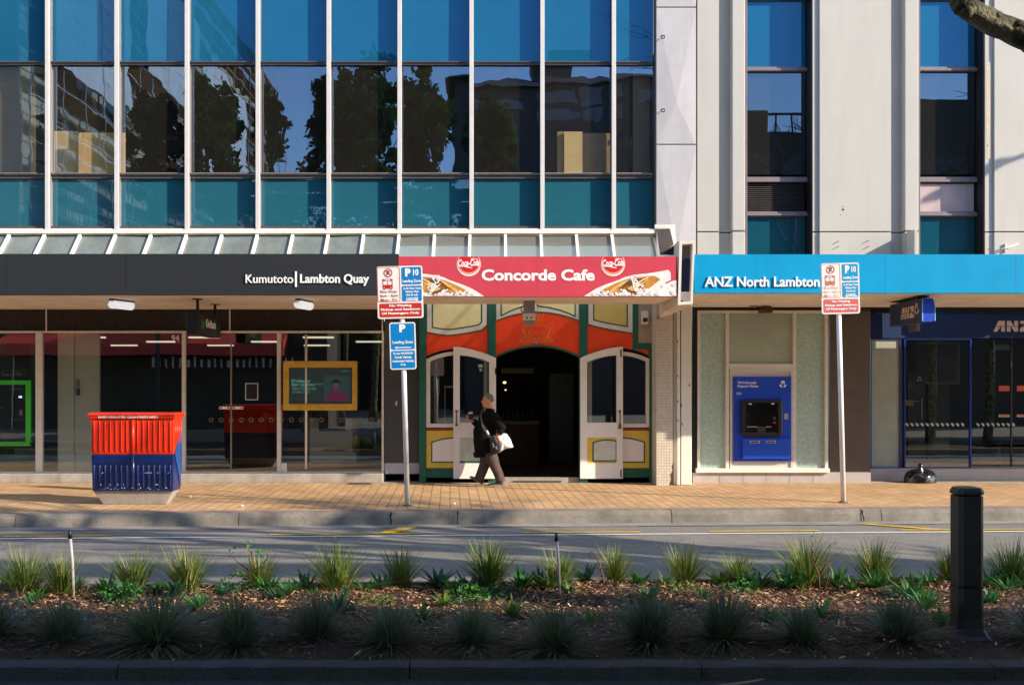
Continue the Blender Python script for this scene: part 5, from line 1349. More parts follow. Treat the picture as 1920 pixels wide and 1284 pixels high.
# ---------------------------------------------------------------- walking person
MD = 18.55; MX = X(914, MD); K = MD / FPX
man = thing("person", "grey-haired man in a black jacket walking left past the cafe with a takeaway cup", "person", (MX, MD, 0))
def mp_(x, y, dy=0.0): return Vector((MX + (x - 914) * K, MD + dy, CAM_Z + (HY - y) * K))
def remesh(mb, name, mats, parent, vox, smooth=6, dec=None):
    o = mb.build(name, mats, parent)
    r_ = o.modifiers.new("r", 'REMESH'); r_.mode = 'VOXEL'; r_.voxel_size = vox
    s_ = o.modifiers.new("s", 'SMOOTH'); s_.iterations = smooth; s_.factor = .5
    bpy.context.view_layer.update()
    dg = bpy.context.evaluated_depsgraph_get()
    me = bpy.data.meshes.new_from_object(o.evaluated_get(dg))
    o.modifiers.clear(); old = o.data; o.data = me; bpy.data.meshes.remove(old)
    for p in me.polygons: p.use_smooth = True
    return o
skin = mat("skin", (.66, .30, .155), .5, var=.08, scale=20)
L, F = -.17, .17                                     # near (left) and far side in depth
g = MB()
# head and neck
hc = mp_(914.5, 750)
g.ell(hc + Vector((.012, 0, .018)), (.098, .078, .105)); g.ell(hc + Vector((-.030, 0, -.055)), (.068, .062, .082)); g.ell(hc + Vector((-.048, 0, -.115)), (.040, .042, .032))
g.tube([hc + Vector((-.085, 0, .005)), hc + Vector((-.112, 0, -.035)), hc + Vector((-.088, 0, -.045))], [.012, .018, .012], 7)      # nose
g.ell(hc + Vector((-.086, 0, .032)), (.02, .05, .014)); g.ell(hc + Vector((-.085, 0, -.075)), (.018, .026, .008)); g.ell(hc + Vector((-.083, 0, -.093)), (.017, .024, .009))
for sgn in (-1, 1):
    g.ell(hc + Vector((.022, sgn * .080, -.018)), (.022, .012, .034)); g.ell(hc + Vector((-.055, sgn * .045, -.045)), (.03, .02, .03))
g.tube([mp_(917, 760), mp_(919, 772), mp_(919, 780)], [.066, .068, .08], 12)
# trunk, hips, legs, arms of one continuous body
g.tube([mp_(917, 776), mp_(914, 795), mp_(911, 815), mp_(912, 838), mp_(916, 850)], [.13, .165, .175, .165, .15], 14)
near_sh, near_el, near_wr = mp_(925, 781, L), mp_(941, 803, L - .03), mp_(934, 815, L - .06)
far_sh, far_el, far_wr = mp_(911, 781, F), mp_(896, 801, F + .02), mp_(885, 789, F - .06)
g.tube([near_sh, near_el, near_wr], [.062, .05, .032], 10); g.tube([far_sh, far_el, far_wr], [.062, .05, .032], 10)
hipN, kneN, ankN = mp_(918, 850, L * .55), mp_(928, 873, L * .55), mp_(938, 899, L * .5)
hipF, kneF, ankF = mp_(913, 850, F * .45), mp_(908, 873, F * .4), mp_(898.5, 898, F * .35)
g.tube([hipN, kneN, ankN], [.085, .06, .042], 10); g.tube([hipF, kneF, ankF], [.085, .06, .042], 10)
# hands: palm, four bent fingers and a thumb each
def hand(mb, wr, dirv, side, curl, palm_n):
    d = dirv.normalized(); n_ = palm_n.normalized(); s_ = d.cross(n_).normalized()
    mb.tube([wr, wr + d * .045, wr + d * .085], [.030, .040, .036], 8, sq=.6)
    for k in range(4):
        b = wr + d * .08 + s_ * (.030 - .020 * k); ln = (.07, .078, .072, .058)[k]
        p1 = b + d * ln * .45 + n_ * curl * .012; p2 = b + d * ln * .75 + n_ * curl * .035; p3 = b + d * ln * .78 + n_ * curl * .062
        mb.tube([b, p1, p2, p3], [.0105, .010, .009, .0075], 6)
    t0 = wr + d * .03 + s_ * .034; mb.tube([t0, t0 + s_ * .028 + d * .022 + n_ * .01, t0 + s_ * .034 + d * .045 + n_ * .026, t0 + s_ * .024 + d * .065 + n_ * .038], [.013, .012, .010, .008], 6)
cup_c = mp_(882, 781, F - .085)
hand(g, far_wr, Vector((-.75, .12, .55)), 1, 1.0, Vector((.1, -.9, .35)))
hand(g, near_wr, Vector((-.35, -.02, -.9)), 1, 1.0, Vector((.75, .2, -.1)))
remesh(g, "body", skin, man, .0085, 4)
# face details
g = MB()
for sgn in (-1, 1): g.ell(hc + Vector((-.089, sgn * .034, .012)), (.010, .015, .008))
g.build("eye", mat("eye_dark", (.03, .02, .018), .3), man)
g = MB()
for sgn in (-1, 1): g.tube([hc + Vector((-.096, sgn * .018, .034)), hc + Vector((-.094, sgn * .04, .040)), hc + Vector((-.076, sgn * .06, .032))], .007, 6)
g.build("eyebrow", mat("grey_brow", (.14, .12, .11), .8), man)
# short grey hair as a shell over the skull
g = MB(); vs = []; fs = []; nu, nv = 26, 12
for j in range(nv + 1):
    th = math.pi * .62 * j / nv
    for i in range(nu):
        ph = 2 * math.pi * i / nu
        a, b, c_ = math.sin(th) * math.cos(ph), math.sin(th) * math.sin(ph), math.cos(th)
        lim = 1.0
        r_ = 1.06 + random.uniform(-.012, .012)
        vs.append(hc + Vector((.012, 0, .018)) + Vector((.098 * a, .078 * b, .105 * c_)) * r_)
for j in range(nv):
    for i in range(nu):
        ph = 2 * math.pi * (i + .5) / nu; th = math.pi * .62 * (j + .5) / nv
        front = -math.cos(ph) * math.sin(th)
        if front > .42 and math.cos(th) < .62: continue
        if front > .10 and math.cos(th) < .12: continue
        fs.append((j * nu + i, j * nu + (i + 1) % nu, (j + 1) * nu + (i + 1) % nu, (j + 1) * nu + i))
g.add(vs, fs, 0, True); hr = g.build("hair", mat("grey_hair", (.20, .175, .155), .9, var=.25, scale=60, bump=.6, bscale=200), man)
so = hr.modifiers.new("thickness", 'SOLIDIFY'); so.thickness = .006
# black jacket
jk = mat("black_jacket", (.006, .0055, .0055), .9, spec=.15, var=.35, scale=5, bump=.5, bscale=14)
g = MB()
g.tube([mp_(918, 772), mp_(917.5, 777), mp_(915, 790), mp_(910, 808), mp_(908, 826), mp_(910, 842), mp_(912, 850)], [.088, .160, .192, .207, .210, .206, .200], 20, sq=1.0)
g.ell(mp_(900, 812), (.13, .17, .22))
g.tube([mp_(919, 778, L * .6), near_sh + Vector((.02, -.01, 0)), near_el + Vector((.01, -.01, 0)), near_wr + Vector((.012, 0, .025))], [.10, .095, .082, .058], 12)
g.tube([mp_(915, 778, F * .6), far_sh, far_el + Vector((0, 0, -.01)), far_wr + Vector((.022, 0, -.012))], [.10, .092, .078, .056], 12)
g.tube([mp_(911, 768, -.04), mp_(918, 767, -.085), mp_(926, 769, -.03), mp_(926, 769, .03), mp_(918, 767, .085), mp_(911, 768, .04)], .026, 8)
remesh(g, "jacket", jk, man, .014, 3)
g = MB(); c_ = mp_(909, 852)
g.tube([mp_(906, 846), mp_(907, 856)], [.21, .19], 16, sq=.9); remesh(g, "jacket_hem", jk, man, .014, 2)
# trousers
tr = mat("brown_trousers", (.066, .041, .041), .8, var=.25, scale=8, bump=.6, bscale=16)
g = MB()
g.tube([mp_(914, 842), mp_(915, 852), mp_(916, 860)], [.175, .178, .15], 16)
g.tube([hipN + Vector((0, 0, .03)), mp_(924, 862, L * .55), kneN, mp_(934, 886, L * .52), ankN + Vector((.0, 0, .01)), ankN + Vector((.004, 0, -.025))], [.125, .118, .098, .092, .088, .094], 14)
g.tube([hipF + Vector((0, 0, .03)), mp_(911, 862, F * .42), kneF, mp_(903, 886, F * .38), ankF + Vector((.0, 0, .012)), ankF + Vector((-.004, 0, -.02))], [.125, .118, .100, .094, .090, .096], 14)
remesh(g, "trousers", tr, man, .012, 4)
# shoes
sh = mat("grey_black_shoe", (.035, .036, .042), .35, var=.3, scale=9)
so_ = mat("shoe_sole", (.16, .155, .16), .6)
def shoe(heel, toe, up):
    d = (toe - heel); l = d.length; d.normalize(); s_ = Vector((0, 1, 0)); u = s_.cross(d).normalized()
    if u.z < 0: u = -u
    g = MB(); n = 12; vs = []
    sec = [(0, .036, .075), (.12, .042, .085), (.35, .042, .075), (.6, .048, .052), (.85, .042, .040), (1.0, .018, .025)]
    for t_, w, hh in sec:
        for k in range(n):
            a = 2 * math.pi * k / n; vs.append(heel + d * (l * t_) + s_ * (w * math.cos(a)) + u * max(.006, hh * .5 + hh * .5 * math.sin(a)))
    fs = [(i * n + k, i * n + (k + 1) % n, (i + 1) * n + (k + 1) % n, (i + 1) * n + k) for i in range(len(sec) - 1) for k in range(n)] + [tuple(range(n)), tuple(range((len(sec) - 1) * n, len(sec) * n))]
    g.add(vs, fs, 0, True)
    o = g.build("shoe", sh, man)
    g = MB(); out = []
    for t_, w, hh in sec: out.append((t_, w + .004))
    P_ = [heel + d * (l * t_) + s_ * w for t_, w in out] + [heel + d * (l * t_) - s_ * w for t_, w in out[::-1]]
    m_ = len(P_); g.add([p + u * .012 for p in P_] + [p - u * .008 for p in P_], [tuple(range(m_)), tuple(range(2 * m_ - 1, m_ - 1, -1))] + [(i, (i + 1) % m_, m_ + (i + 1) % m_, m_ + i) for i in range(m_)]); g.build("sole", so_, o)
hN = Vector((mp_(944, 0).x, MD + L * .5, .012)); shoe(hN, hN + Vector((-.285, -.02, -.004)), 0)
hF = Vector((mp_(904.5, 0).x, MD + F * .35, .012)); shoe(hF, hF + Vector((-.24, -.01, .135)), 0)
# cup, shoulder bag, plastic bag
cp = thing("takeaway_cup", "black takeaway coffee cup with a white lid in the walking man's raised hand", "cup", tuple(cup_c))
g = MB(); b0 = cup_c - Vector((0, 0, .065)); g.lathe([(.030, 0), (.042, .118)], b0, 16); g.build("sleeve", mat("cup_dark", (.022, .018, .016), .6), cp)
g = MB(); g.lathe([(.0285, -.012), (.0305, .0)], b0, 16); g.build("cup_base", white, cp)
g = MB(); g.lathe([(.045, .118), (.046, .128), (.040, .134), (.038, .146), (.034, .147)], b0, 16); g.build("lid", white, cp)
sbag = thing("shoulder_bag", "black messenger bag with a silver buckle slung across the walking man", "bag", tuple(mp_(924, 834, L - .11)))
g = MB(); yb0 = MD + L - .17
def bp3(x, y, dy): p = mp_(x, y); return (p.x, MD + L + dy, p.z)
vs = [bp3(917, 817, -.07), bp3(929, 813, -.07), bp3(937, 846, -.05), bp3(921, 850, -.05), bp3(917, 817, -.19), bp3(928, 813, -.19), bp3(936, 846, -.17), bp3(921, 850, -.17)]
g.add(vs, [(0, 1, 2, 3), (7, 6, 5, 4), (0, 4, 5, 1), (1, 5, 6, 2), (2, 6, 7, 3), (3, 7, 4, 0)]); g.build("pouch", mat("bag_nylon", (.012, .012, .013), .55, var=.2, bump=.3, bscale=30), sbag, bevel=.02)
g = MB()
def strap(l, w=.045):
    P_ = [Vector(p) for p in l]; vs = []
    for p in P_: vs += [p + Vector((w * .35, 0, w * .35)), p - Vector((w * .35, 0, w * .35))]
    n = len(P_); g.add(vs + [v + Vector((0, .006, 0)) for v in vs], [(2 * i, 2 * i + 1, 2 * i + 3, 2 * i + 2) for i in range(n - 1)] + [(2 * n + 2 * i, 2 * n + 2 * i + 2, 2 * n + 2 * i + 3, 2 * n + 2 * i + 1) for i in range(n - 1)], 0)
jy = lambda x, y, d: (mp_(x, y).x, MD + d, mp_(x, y).z)
strap([jy(906, 765, .02), jy(903, 771, -.10), jy(902, 782, -.20), jy(905, 795, -.245), jy(912, 808, -.27), jy(919, 818, -.30)])
g.build("strap", mat("strap_grey", (.075, .07, .068), .6, var=.2, scale=30), sbag)
g = MB()
p0 = mp_(912.5, 806); g.tube([(p0.x, MD - .285, p0.z), (p0.x + .04, MD - .295, p0.z - .07)], .020, 6); p0 = mp_(924, 828); g.tube([(p0.x, MD + L - .196, p0.z), (p0.x + .025, MD + L - .19, p0.z - .085)], .011, 6)
p0 = mp_(930, 836); g.tube([(p0.x, MD + L - .19, p0.z + .02), (p0.x + .012, MD + L - .185, p0.z - .04)], .012, 6)
g.build("buckle", mat("bright_buckle", (.70, .70, .74), .3), sbag)
pbg = thing("plastic_bag", "thin white plastic carrier bag hanging from the walking man's near hand", "bag", tuple(mp_(945, 828, L - .05)))
outl = [(930, 811), (936, 812), (945, 811), (950, 812), (957, 822), (960, 831), (962.5, 837), (955, 839), (948, 840), (941, 844), (936, 848), (934, 842), (932, 828)]
g = MB(); n = len(outl); cen = (943, 828)
vs = [bp3(cen[0], cen[1], -.10), bp3(cen[0], cen[1], .07)]
mid = [((x * .65 + cen[0] * .35), (y * .65 + cen[1] * .35)) for x, y in outl]
vs += [bp3(x, y, -.02 + random.uniform(-.012, .012)) for x, y in outl] + [bp3(x, y, -.085 + random.uniform(-.025, .025)) for x, y in mid] + [bp3(x, y, .05 + random.uniform(-.02, .02)) for x, y in mid]
fs = []
for i in range(n):
    j = (i + 1) % n
    fs += [(2 + i, 2 + j, 2 + n + j, 2 + n + i), (2 + n + i, 2 + n + j, 0), (2 + j, 2 + i, 2 + 2 * n + i, 2 + 2 * n + j), (2 + 2 * n + j, 2 + 2 * n + i, 1)]
g.add(vs, fs, 0, True)
for xh in (931.5, 936): g.tube([bp3(xh, 806, -.03), bp3(xh + 1.5, 810, -.05), bp3(xh + 4, 815, -.06)], .007, 5)
g.build("sack", mat("white_film", (.72, .74, .80), .35, var=.08, scale=12, bump=.4, bscale=22), pbg)
# ---------------------------------------------------------------- planting
def pmat(name, c1, c2, rough=.55, scale=2.0):
    m = bpy.data.materials.new(name); m.use_nodes = True; t = m.node_tree; b = t.nodes["Principled BSDF"]
    b.inputs["Roughness"].default_value = rough
    oi = t.nodes.new("ShaderNodeObjectInfo"); tc = t.nodes.new("ShaderNodeTexCoord")
    n = t.nodes.new("ShaderNodeTexNoise"); n.inputs["Scale"].default_value = scale * 8; n.inputs["Detail"].default_value = 3
    t.links.new(tc.outputs["Object"], n.inputs["Vector"])
    ad = t.nodes.new("ShaderNodeMath"); ad.operation = 'ADD'
    mr = t.nodes.new("ShaderNodeMapRange"); mr.inputs[1].default_value = .3; mr.inputs[2].default_value = .7; mr.inputs[3].default_value = 0; mr.inputs[4].default_value = .7
    t.links.new(n.outputs[0], mr.inputs[0])
    m3 = t.nodes.new("ShaderNodeMath"); m3.operation = 'MULTIPLY'; m3.inputs[1].default_value = .4
    t.links.new(oi.outputs["Random"], m3.inputs[0]); t.links.new(mr.outputs[0], ad.inputs[0]); t.links.new(m3.outputs[0], ad.inputs[1])
    mx = t.nodes.new("ShaderNodeMix"); mx.data_type = 'RGBA'; mx.inputs[6].default_value = (*c1, 1); mx.inputs[7].default_value = (*c2, 1)
    t.links.new(ad.outputs[0], mx.inputs[0])
    t.links.new(mx.outputs[2], b.inputs["Base Color"])
    tl = t.nodes.new("ShaderNodeBsdfTranslucent"); t.links.new(mx.outputs[2], tl.inputs[0])
    ms = t.nodes.new("ShaderNodeMixShader"); ms.inputs[0].default_value = .28
    t.links.new(b.outputs[0], ms.inputs[1]); t.links.new(tl.outputs[0], ms.inputs[2]); t.links.new(ms.outputs[0], t.nodes["Material Output"].inputs[0])
    MATS[name] = m
    return m
grass_sun = pmat("tussock_olive", (.050, .095, .014), (.17, .24, .040))
grass_dry = pmat("tussock_straw", (.24, .25, .06), (.46, .40, .15))
grass_blue = pmat("tussock_grey_green", (.048, .074, .048), (.13, .165, .105))
leaf_g = pmat("fleshy_leaf", (.018, .105, .018), (.060, .20, .030))
leaf_d = pmat("dark_leaf", (.012, .065, .022), (.030, .115, .040))
leaf_y = pmat("lime_leaf", (.07, .15, .02), (.16, .24, .03))
twig = mat("brown_twig", (.12, .055, .032), .8, var=.3, scale=20)
def blade(mb, x, y, z, az, ln, w, lean, droop, m=0, seg=5, fold=0.0):
    d = Vector((math.cos(az), math.sin(az), 0)); s_ = Vector((-d.y, d.x, 0))
    p = Vector((x, y, z)); a = lean; vs = []; st = ln / seg
    for i in range(seg + 1):
        t_ = i / seg
        ww = w * (1 - t_ ** 2.2) * (.6 + .8 * min(1, t_ * 3) if fold else 1) + .0004
        vs += [p + s_ * ww, p - s_ * ww]
        p = p + (d * math.sin(a) + Vector((0, 0, math.cos(a)))) * st
        a += droop / seg
    mb.add(vs, [(2 * i, 2 * i + 1, 2 * i + 3, 2 * i + 2) for i in range(seg)], m, True)
def tussock(name, mats, n, h, spread, seed):
    random.seed(seed); g = MB()
    for k in range(n):
        az = random.uniform(0, 2 * math.pi); r_ = random.uniform(0, .07) ; ln = h * random.uniform(.55, 1.08)
        le = abs(random.gauss(0, spread)); 
        blade(g, r_ * math.cos(az), r_ * math.sin(az), -.03, az + random.uniform(-.5, .5), ln, random.uniform(.0030, .0052), min(1.25, le), random.uniform(.05, .75) + le * .35, 1 if random.random() < .18 else 0)
    o = g.build(name, mats); return o
SEQ = ["leftmost", "second", "third", "fourth", "fifth", "sixth", "seventh", "eighth", "ninth", "tenth", "eleventh", "twelfth", "thirteenth", "fourteenth", "fifteenth", "sixteenth", "seventeenth"]
pz = 0.02
def ground_pt(x, y, z=pz):
    D = FPX * (CAM_Z - z) / (y - HY); return X(x, D), D
def put(protos, lst, lab, cat, group, s0=1.0, name=None):
    lst = sorted(lst); used = set()
    for i, (x, y, s_) in enumerate(lst):
        random.seed(1000 + i * 7 + len(lst))
        p = protos[i % len(protos)]
        o = p if p.name not in used else p.copy()
        if p.name in used: COL.objects.link(o)
        used.add(p.name)
        xx, D = ground_pt(x, y); o.location = (xx, D, pz - .015); o.rotation_euler = (random.uniform(-.06, .06), random.uniform(-.06, .06), random.uniform(0, 6.28)); k = s_ * s0 * random.uniform(.80, 1.16)
        o.scale = (k * random.uniform(1.0, 1.25), k * random.uniform(1.0, 1.2), k * random.uniform(.84, 1.02)); o.location.x += random.uniform(-.025, .025); o.location.y += random.uniform(-.08, .08)
        w = SEQ[i] if i < len(SEQ) else "%dth" % (i + 1)
        pos = ("leftmost" if i == 0 else ("rightmost" if i == len(lst) - 1 else w + " from the left"))
        tag(o, lab % pos, cat, group)
back = [tussock("grass_tussock", [grass_sun, grass_dry], 330, .46, .46, 20 + k) for k in range(5)]
put(back, [(-40, 1112, 1.0), (38, 1112, 1.0), (112, 1112, .82), (250, 1106, 1.05), (352, 1100, .85), (484, 1098, 1.0), (632, 1102, 1.0), (748, 1098, .95), (914, 1098, 1.05), (1050, 1094, 1.0), (1158, 1090, .95), (1284, 1090, 1.0), (1382, 1092, .95), (1512, 1090, 1.0), (1648, 1088, 1.0), (1772, 1084, .95), (1896, 1088, 1.05)],
    "sunlit olive tussock of the bed's back row, %s", "grass plant", "tussocks along the back of the bed", 1.0)
front = [tussock("grass_tussock", [grass_blue, grass_sun], 620, .46, .84, 40 + k) for k in range(4)]
put(front, [(-20, 1196, 1.0), (122, 1195, 1.15), (292, 1200, 1.12), (452, 1200, 1.08), (585, 1195, .98), (735, 1200, 1.02), (882, 1200, 1.0), (1035, 1205, .98), (1210, 1196, 1.12), (1355, 1198, 1.0), (1492, 1196, .98), (1688, 1198, 1.0), (1960, 1196, 1.0)],
    "shaded grey-green tussock of the bed's front row, %s", "grass plant", "tussocks along the front of the bed", .88)
def rosette(name, m, n, h, w, seed):
    random.seed(seed); g = MB()
    for k in range(n):
        az = 2 * math.pi * k / n * 1.9 + random.uniform(-.4, .4)
        blade(g, .012 * math.cos(az), .012 * math.sin(az), -.02, az, h * random.uniform(.6, 1.1), w * random.uniform(.7, 1.15), random.uniform(.15, .75), random.uniform(.2, 1.0), 0, 6, 1)
    return g.build(name, m)
ros = [rosette("leafy_plant", leaf_g, 26, .24, .014, 60), rosette("leafy_plant", leaf_d, 18, .27, .018, 61), rosette("leafy_plant", leaf_g, 34, .22, .011, 62), rosette("leafy_plant", leaf_d, 26, .25, .014, 63)]
put(ros, [(20, 1100, .9), (150, 1100, .95), (330, 1112, 1.0), (505, 1104, .9), (520, 1126, .8), (575, 1102, .9), (715, 1104, 1.0), (60, 1132, .7), (75, 1118, .8), (192, 1108, 1.0), (243, 1118, 1.1), (300, 1106, .9), (370, 1135, 1.15), (420, 1108, .7), (540, 1112, .9), (590, 1118, .8), (640, 1150, 1.15), (682, 1108, .85)],
    "broad-leaved plant in the bed left of the leaning post, %s", "leafy plant", "broad-leaved plants in the left of the bed")
ros2 = [rosette("leafy_plant", leaf_g, 28, .23, .013, 64), rosette("leafy_plant", leaf_d, 20, .26, .017, 65), rosette("leafy_plant", leaf_y, 26, .22, .013, 66)]
put(ros2, [(820, 1098, .9), (880, 1104, 1.0), (1010, 1098, .95), (1030, 1104, .9), (1190, 1096, .9), (1270, 1106, .8), (1350, 1094, .9), (1425, 1100, .9), (790, 1160, 1.0), (845, 1110, .85), (838, 1132, .8), (960, 1150, 1.1), (975, 1096, 1.1), (1062, 1106, .7), (1098, 1088, .9), (1212, 1120, .9), (1246, 1098, .9), (1320, 1122, .8), (1105, 1165, .75), (1400, 1098, .9)],
    "broad-leaved plant in the bed between the sign posts, %s", "leafy plant", "broad-leaved plants in the middle of the bed")
ros3 = [rosette("leafy_plant", leaf_g, 30, .23, .013, 67), rosette("leafy_plant", leaf_g, 26, .25, .012, 68)]
put(ros3, [(1500, 1098, 1.0), (1570, 1094, .9), (1600, 1104, .85), (1680, 1098, .9), (1730, 1094, .95), (1850, 1096, 1.0), (1920, 1100, 1.0), (1470, 1100, 1.1), (1552, 1158, .95), (1430, 1160, .9), (1632, 1098, .85), (1712, 1118, 1.0), (1745, 1140, 1.1), (1762, 1168, .9), (1748, 1098, .9), (1880, 1104, 1.05), (1866, 1130, .8)],
    "broad-leaved plant in the bed right of the faded sign post, %s", "leafy plant", "broad-leaved plants in the right of the bed")
# ferny low cover with small leaves
def small_leaf_plant(name, m, n, r_, h, seed):
    random.seed(seed); g = MB()
    for k in range(n):
        a = random.uniform(0, 6.28); q = r_ * math.sqrt(random.random()); z = random.uniform(.01, h) * (1 - .5 * q / r_)
        c = Vector((q * math.cos(a), q * math.sin(a), z)); s_ = random.uniform(.010, .022)
        u = Vector((random.uniform(-1, 1), random.uniform(-1, 1), random.uniform(-.4, .6))).normalized(); v = u.orthogonal().normalized()
        g.add([c - u * s_, c + v * s_ * .55, c + u * s_, c - v * s_ * .55], [(0, 1, 2, 3)])
    return g.build(name, m)
slp = [small_leaf_plant("low_shrub", leaf_g, 260, .17, .17, 80), small_leaf_plant("low_shrub", leaf_d, 300, .22, .12, 81), small_leaf_plant("low_shrub", leaf_y, 180, .16, .10, 82)]
put(slp, [(455, 1108, 1.0), (218, 1124, 1.0), (870, 1122, 1.0), (935, 1112, .9), (1290, 1112, 1.0), (1700, 1112, 1.0), (1385, 1108, .9), (700, 1128, .9)],
    "low shrub of small crowded leaves in the bed, %s", "shrub", "small-leaved shrubs in the bed")
# woody stems
def stems(name, lab, x, y, branches, leaves):
    xx, D = ground_pt(x, y); o = thing(name, lab, "young shrub", (xx, D, pz))
    g = MB(); k = D / FPX
    for br in branches:
        P_ = [(xx + (a - x) * k, D + random.uniform(-.03, .03), pz + (y - b) * k) for a, b in br]
        g.tube(P_, [max(.003, .010 * (1 - i / len(P_))) for i in range(len(P_))], 6)
    g.build("stem", twig, o)
    if leaves:
        g = MB()
        for a, b, n in leaves:
            for q in range(n):
                c = Vector((xx + (a - x) * k + random.uniform(-.03, .03), D + random.uniform(-.03, .03), pz + (y - b) * k + random.uniform(-.03, .03)))
                u = Vector((random.uniform(-1, 1), random.uniform(-1, 1), random.uniform(-.3, 1))).normalized(); v = u.orthogonal().normalized(); s_ = random.uniform(.016, .03)
                g.add([c, c + u * s_ + v * s_ * .5, c + u * s_ * 2, c + u * s_ - v * s_ * .5], [(0, 1, 2, 3)])
        g.build("foliage", leaf_g, o)
random.seed(5)
stems("woody_shrub", "young shrub with pink-brown forked stems and a few leaves at the left of the bed", 468, 1100,
      [[(468, 1100), (470, 1080), (462, 1066), (444, 1055), (432, 1040), (426, 1044)], [(470, 1080), (474, 1060), (470, 1035), (456, 1022)], [(472, 1070), (488, 1062), (505, 1058), (512, 1048)], [(470, 1082), (450, 1072), (438, 1062)], [(474, 1060), (466, 1045)]],
      [(436, 1032, 6), (470, 1024, 10), (486, 1036, 7), (500, 1055, 5), (440, 1076, 8), (455, 1082, 10), (425, 1085, 6)])
stems("woody_shrub", "tall bare forked twig with two leaf buds right of the faded sign's post foot", 1536, 1105,
      [[(1536, 1105), (1535, 1078), (1528, 1058), (1523, 1035), (1522, 1012)], [(1535, 1078), (1545, 1062), (1552, 1042), (1557, 1020)], [(1528, 1058), (1532, 1048)], [(1546, 1105), (1552, 1085), (1554, 1065), (1553, 1050)], [(1523, 1035), (1519, 1022)]],
      [(1522, 1010, 5), (1557, 1018, 2)])
stems("dry_fern", "withered brown fern frond with a curled tip behind the middle riser pipe", 1132, 1098,
      [[(1132, 1098), (1130, 1080), (1124, 1055), (1116, 1038), (1108, 1034), (1104, 1042)], [(1134, 1098), (1128, 1088), (1118, 1084)], [(1132, 1096), (1142, 1086), (1150, 1090)], [(1130, 1080), (1123, 1076)], [(1127, 1066), (1120, 1062)], [(1128, 1068), (1134, 1062)]], [])
stems("dry_stalk", "short broken dry stalk at the far left of the bed", 40, 1120, [[(40, 1120), (43, 1108), (45, 1098)], [(36, 1120), (30, 1104)]], [])
# bark chips and litter
random.seed(9); g = MB()
for k in range(30000):  # crowded toward the back so the sunlit strip reads brighter
    x = random.uniform(-6.2, 7.0); y = 6.68 + (bed_y(x) - 6.84) * (random.random() ** .45)
    z = .012 + .022 * math.sin(x * 2.1 + y * 1.3) + random.uniform(-.012, .026) - (.03 if y < 6.9 or y > bed_y(x) - .35 else 0)
    a = random.uniform(0, 6.28); ln = random.uniform(.008, .030) * (1.8 if random.random() < .07 else 1); w = random.uniform(.003, .009)
    u = Vector((math.cos(a), math.sin(a), random.uniform(-.35, .35))) * ln; v = Vector((-math.sin(a), math.cos(a), random.uniform(-.5, .5))) * w; c = Vector((x, y, z))
    g.add([c - u - v, c + u - v * .6, c + u + v, c - u + v * .7], [(0, 1, 2, 3)], random.choice((0, 0, 0, 0, 1, 1, 2)))
for k in range(11000):  # mostly dark chips, painting the shade over the front
    x = random.uniform(-4.6, 5.0); y = random.uniform(6.66, 8.6)
    z = .010 + .022 * math.sin(x * 2.1 + y * 1.3) + random.uniform(-.012, .03) - (.03 if y < 6.9 else 0)
    a = random.uniform(0, 6.28); ln = random.uniform(.005, .022); w = random.uniform(.003, .008)
    u = Vector((math.cos(a), math.sin(a), random.uniform(-.5, .5))) * ln; v = Vector((-math.sin(a), math.cos(a), random.uniform(-.7, .7))) * w; c = Vector((x, y, z))
    g.add([c - u - v, c + u - v * .6, c + u + v, c - u + v * .7], [(0, 1, 2, 3)], random.choice((3, 3, 3, 3, 0, 1)))
stuff("bark_mulch", g, [mat("bark_brown", (.13, .052, .02), .9, var=.4, scale=12), mat("bark_tan", (.40, .21, .09), .9, var=.3, scale=12), mat("bark_pale", (.62, .42, .24), .9, var=.3, scale=12), mat("bark_shaded", (.05, .022, .011), .9, var=.5, scale=12)], "loose brown and tan bark chips covering the planting bed", "mulch")
D = 6.5
tg = MB(); P_ = [(1346, 1270), (1380, 1267), (1405, 1268), (1425, 1262), (1438, 1259)]
tg.tube([(X(x, 6.30), 6.30 + .02 * i, -.078 + .005 * i) for i, (x, y) in enumerate(P_)], [.006, .008, .008, .006, .003], 6)
tag(tg.build("fallen_twig", mat("pale_twig", (.30, .23, .16), .8, var=.2, scale=20), loc=(X(1390, 6.3), 6.30, -.08)), "pale fallen twig lying at the foot of the near kerb", "twig")
for (x, y, lab) in ((356, 933, "white scrap of litter on the pavers just right of the bin"), (851, 946, "white scrap of litter on the pavers right of the leaning post's foot"), (453, 950, "tiny pale scrap of litter near the kerb between bin and leaning post")):
    D = FPX * CAM_Z / (y - HY); xx = X(x, D); g = MB()
    g.add([(xx - .02, D, .003), (xx + .02, D - .02, .006), (xx + .028, D + .02, .03), (xx - .01, D + .03, .022), (xx + .0, D + .0, .034)], [(0, 1, 4), (1, 2, 4), (2, 3, 4), (3, 0, 4)])
    tag(g.build("litter_scrap", white, loc=(xx, D, 0)), lab, "litter", "scraps of litter on the pavers")

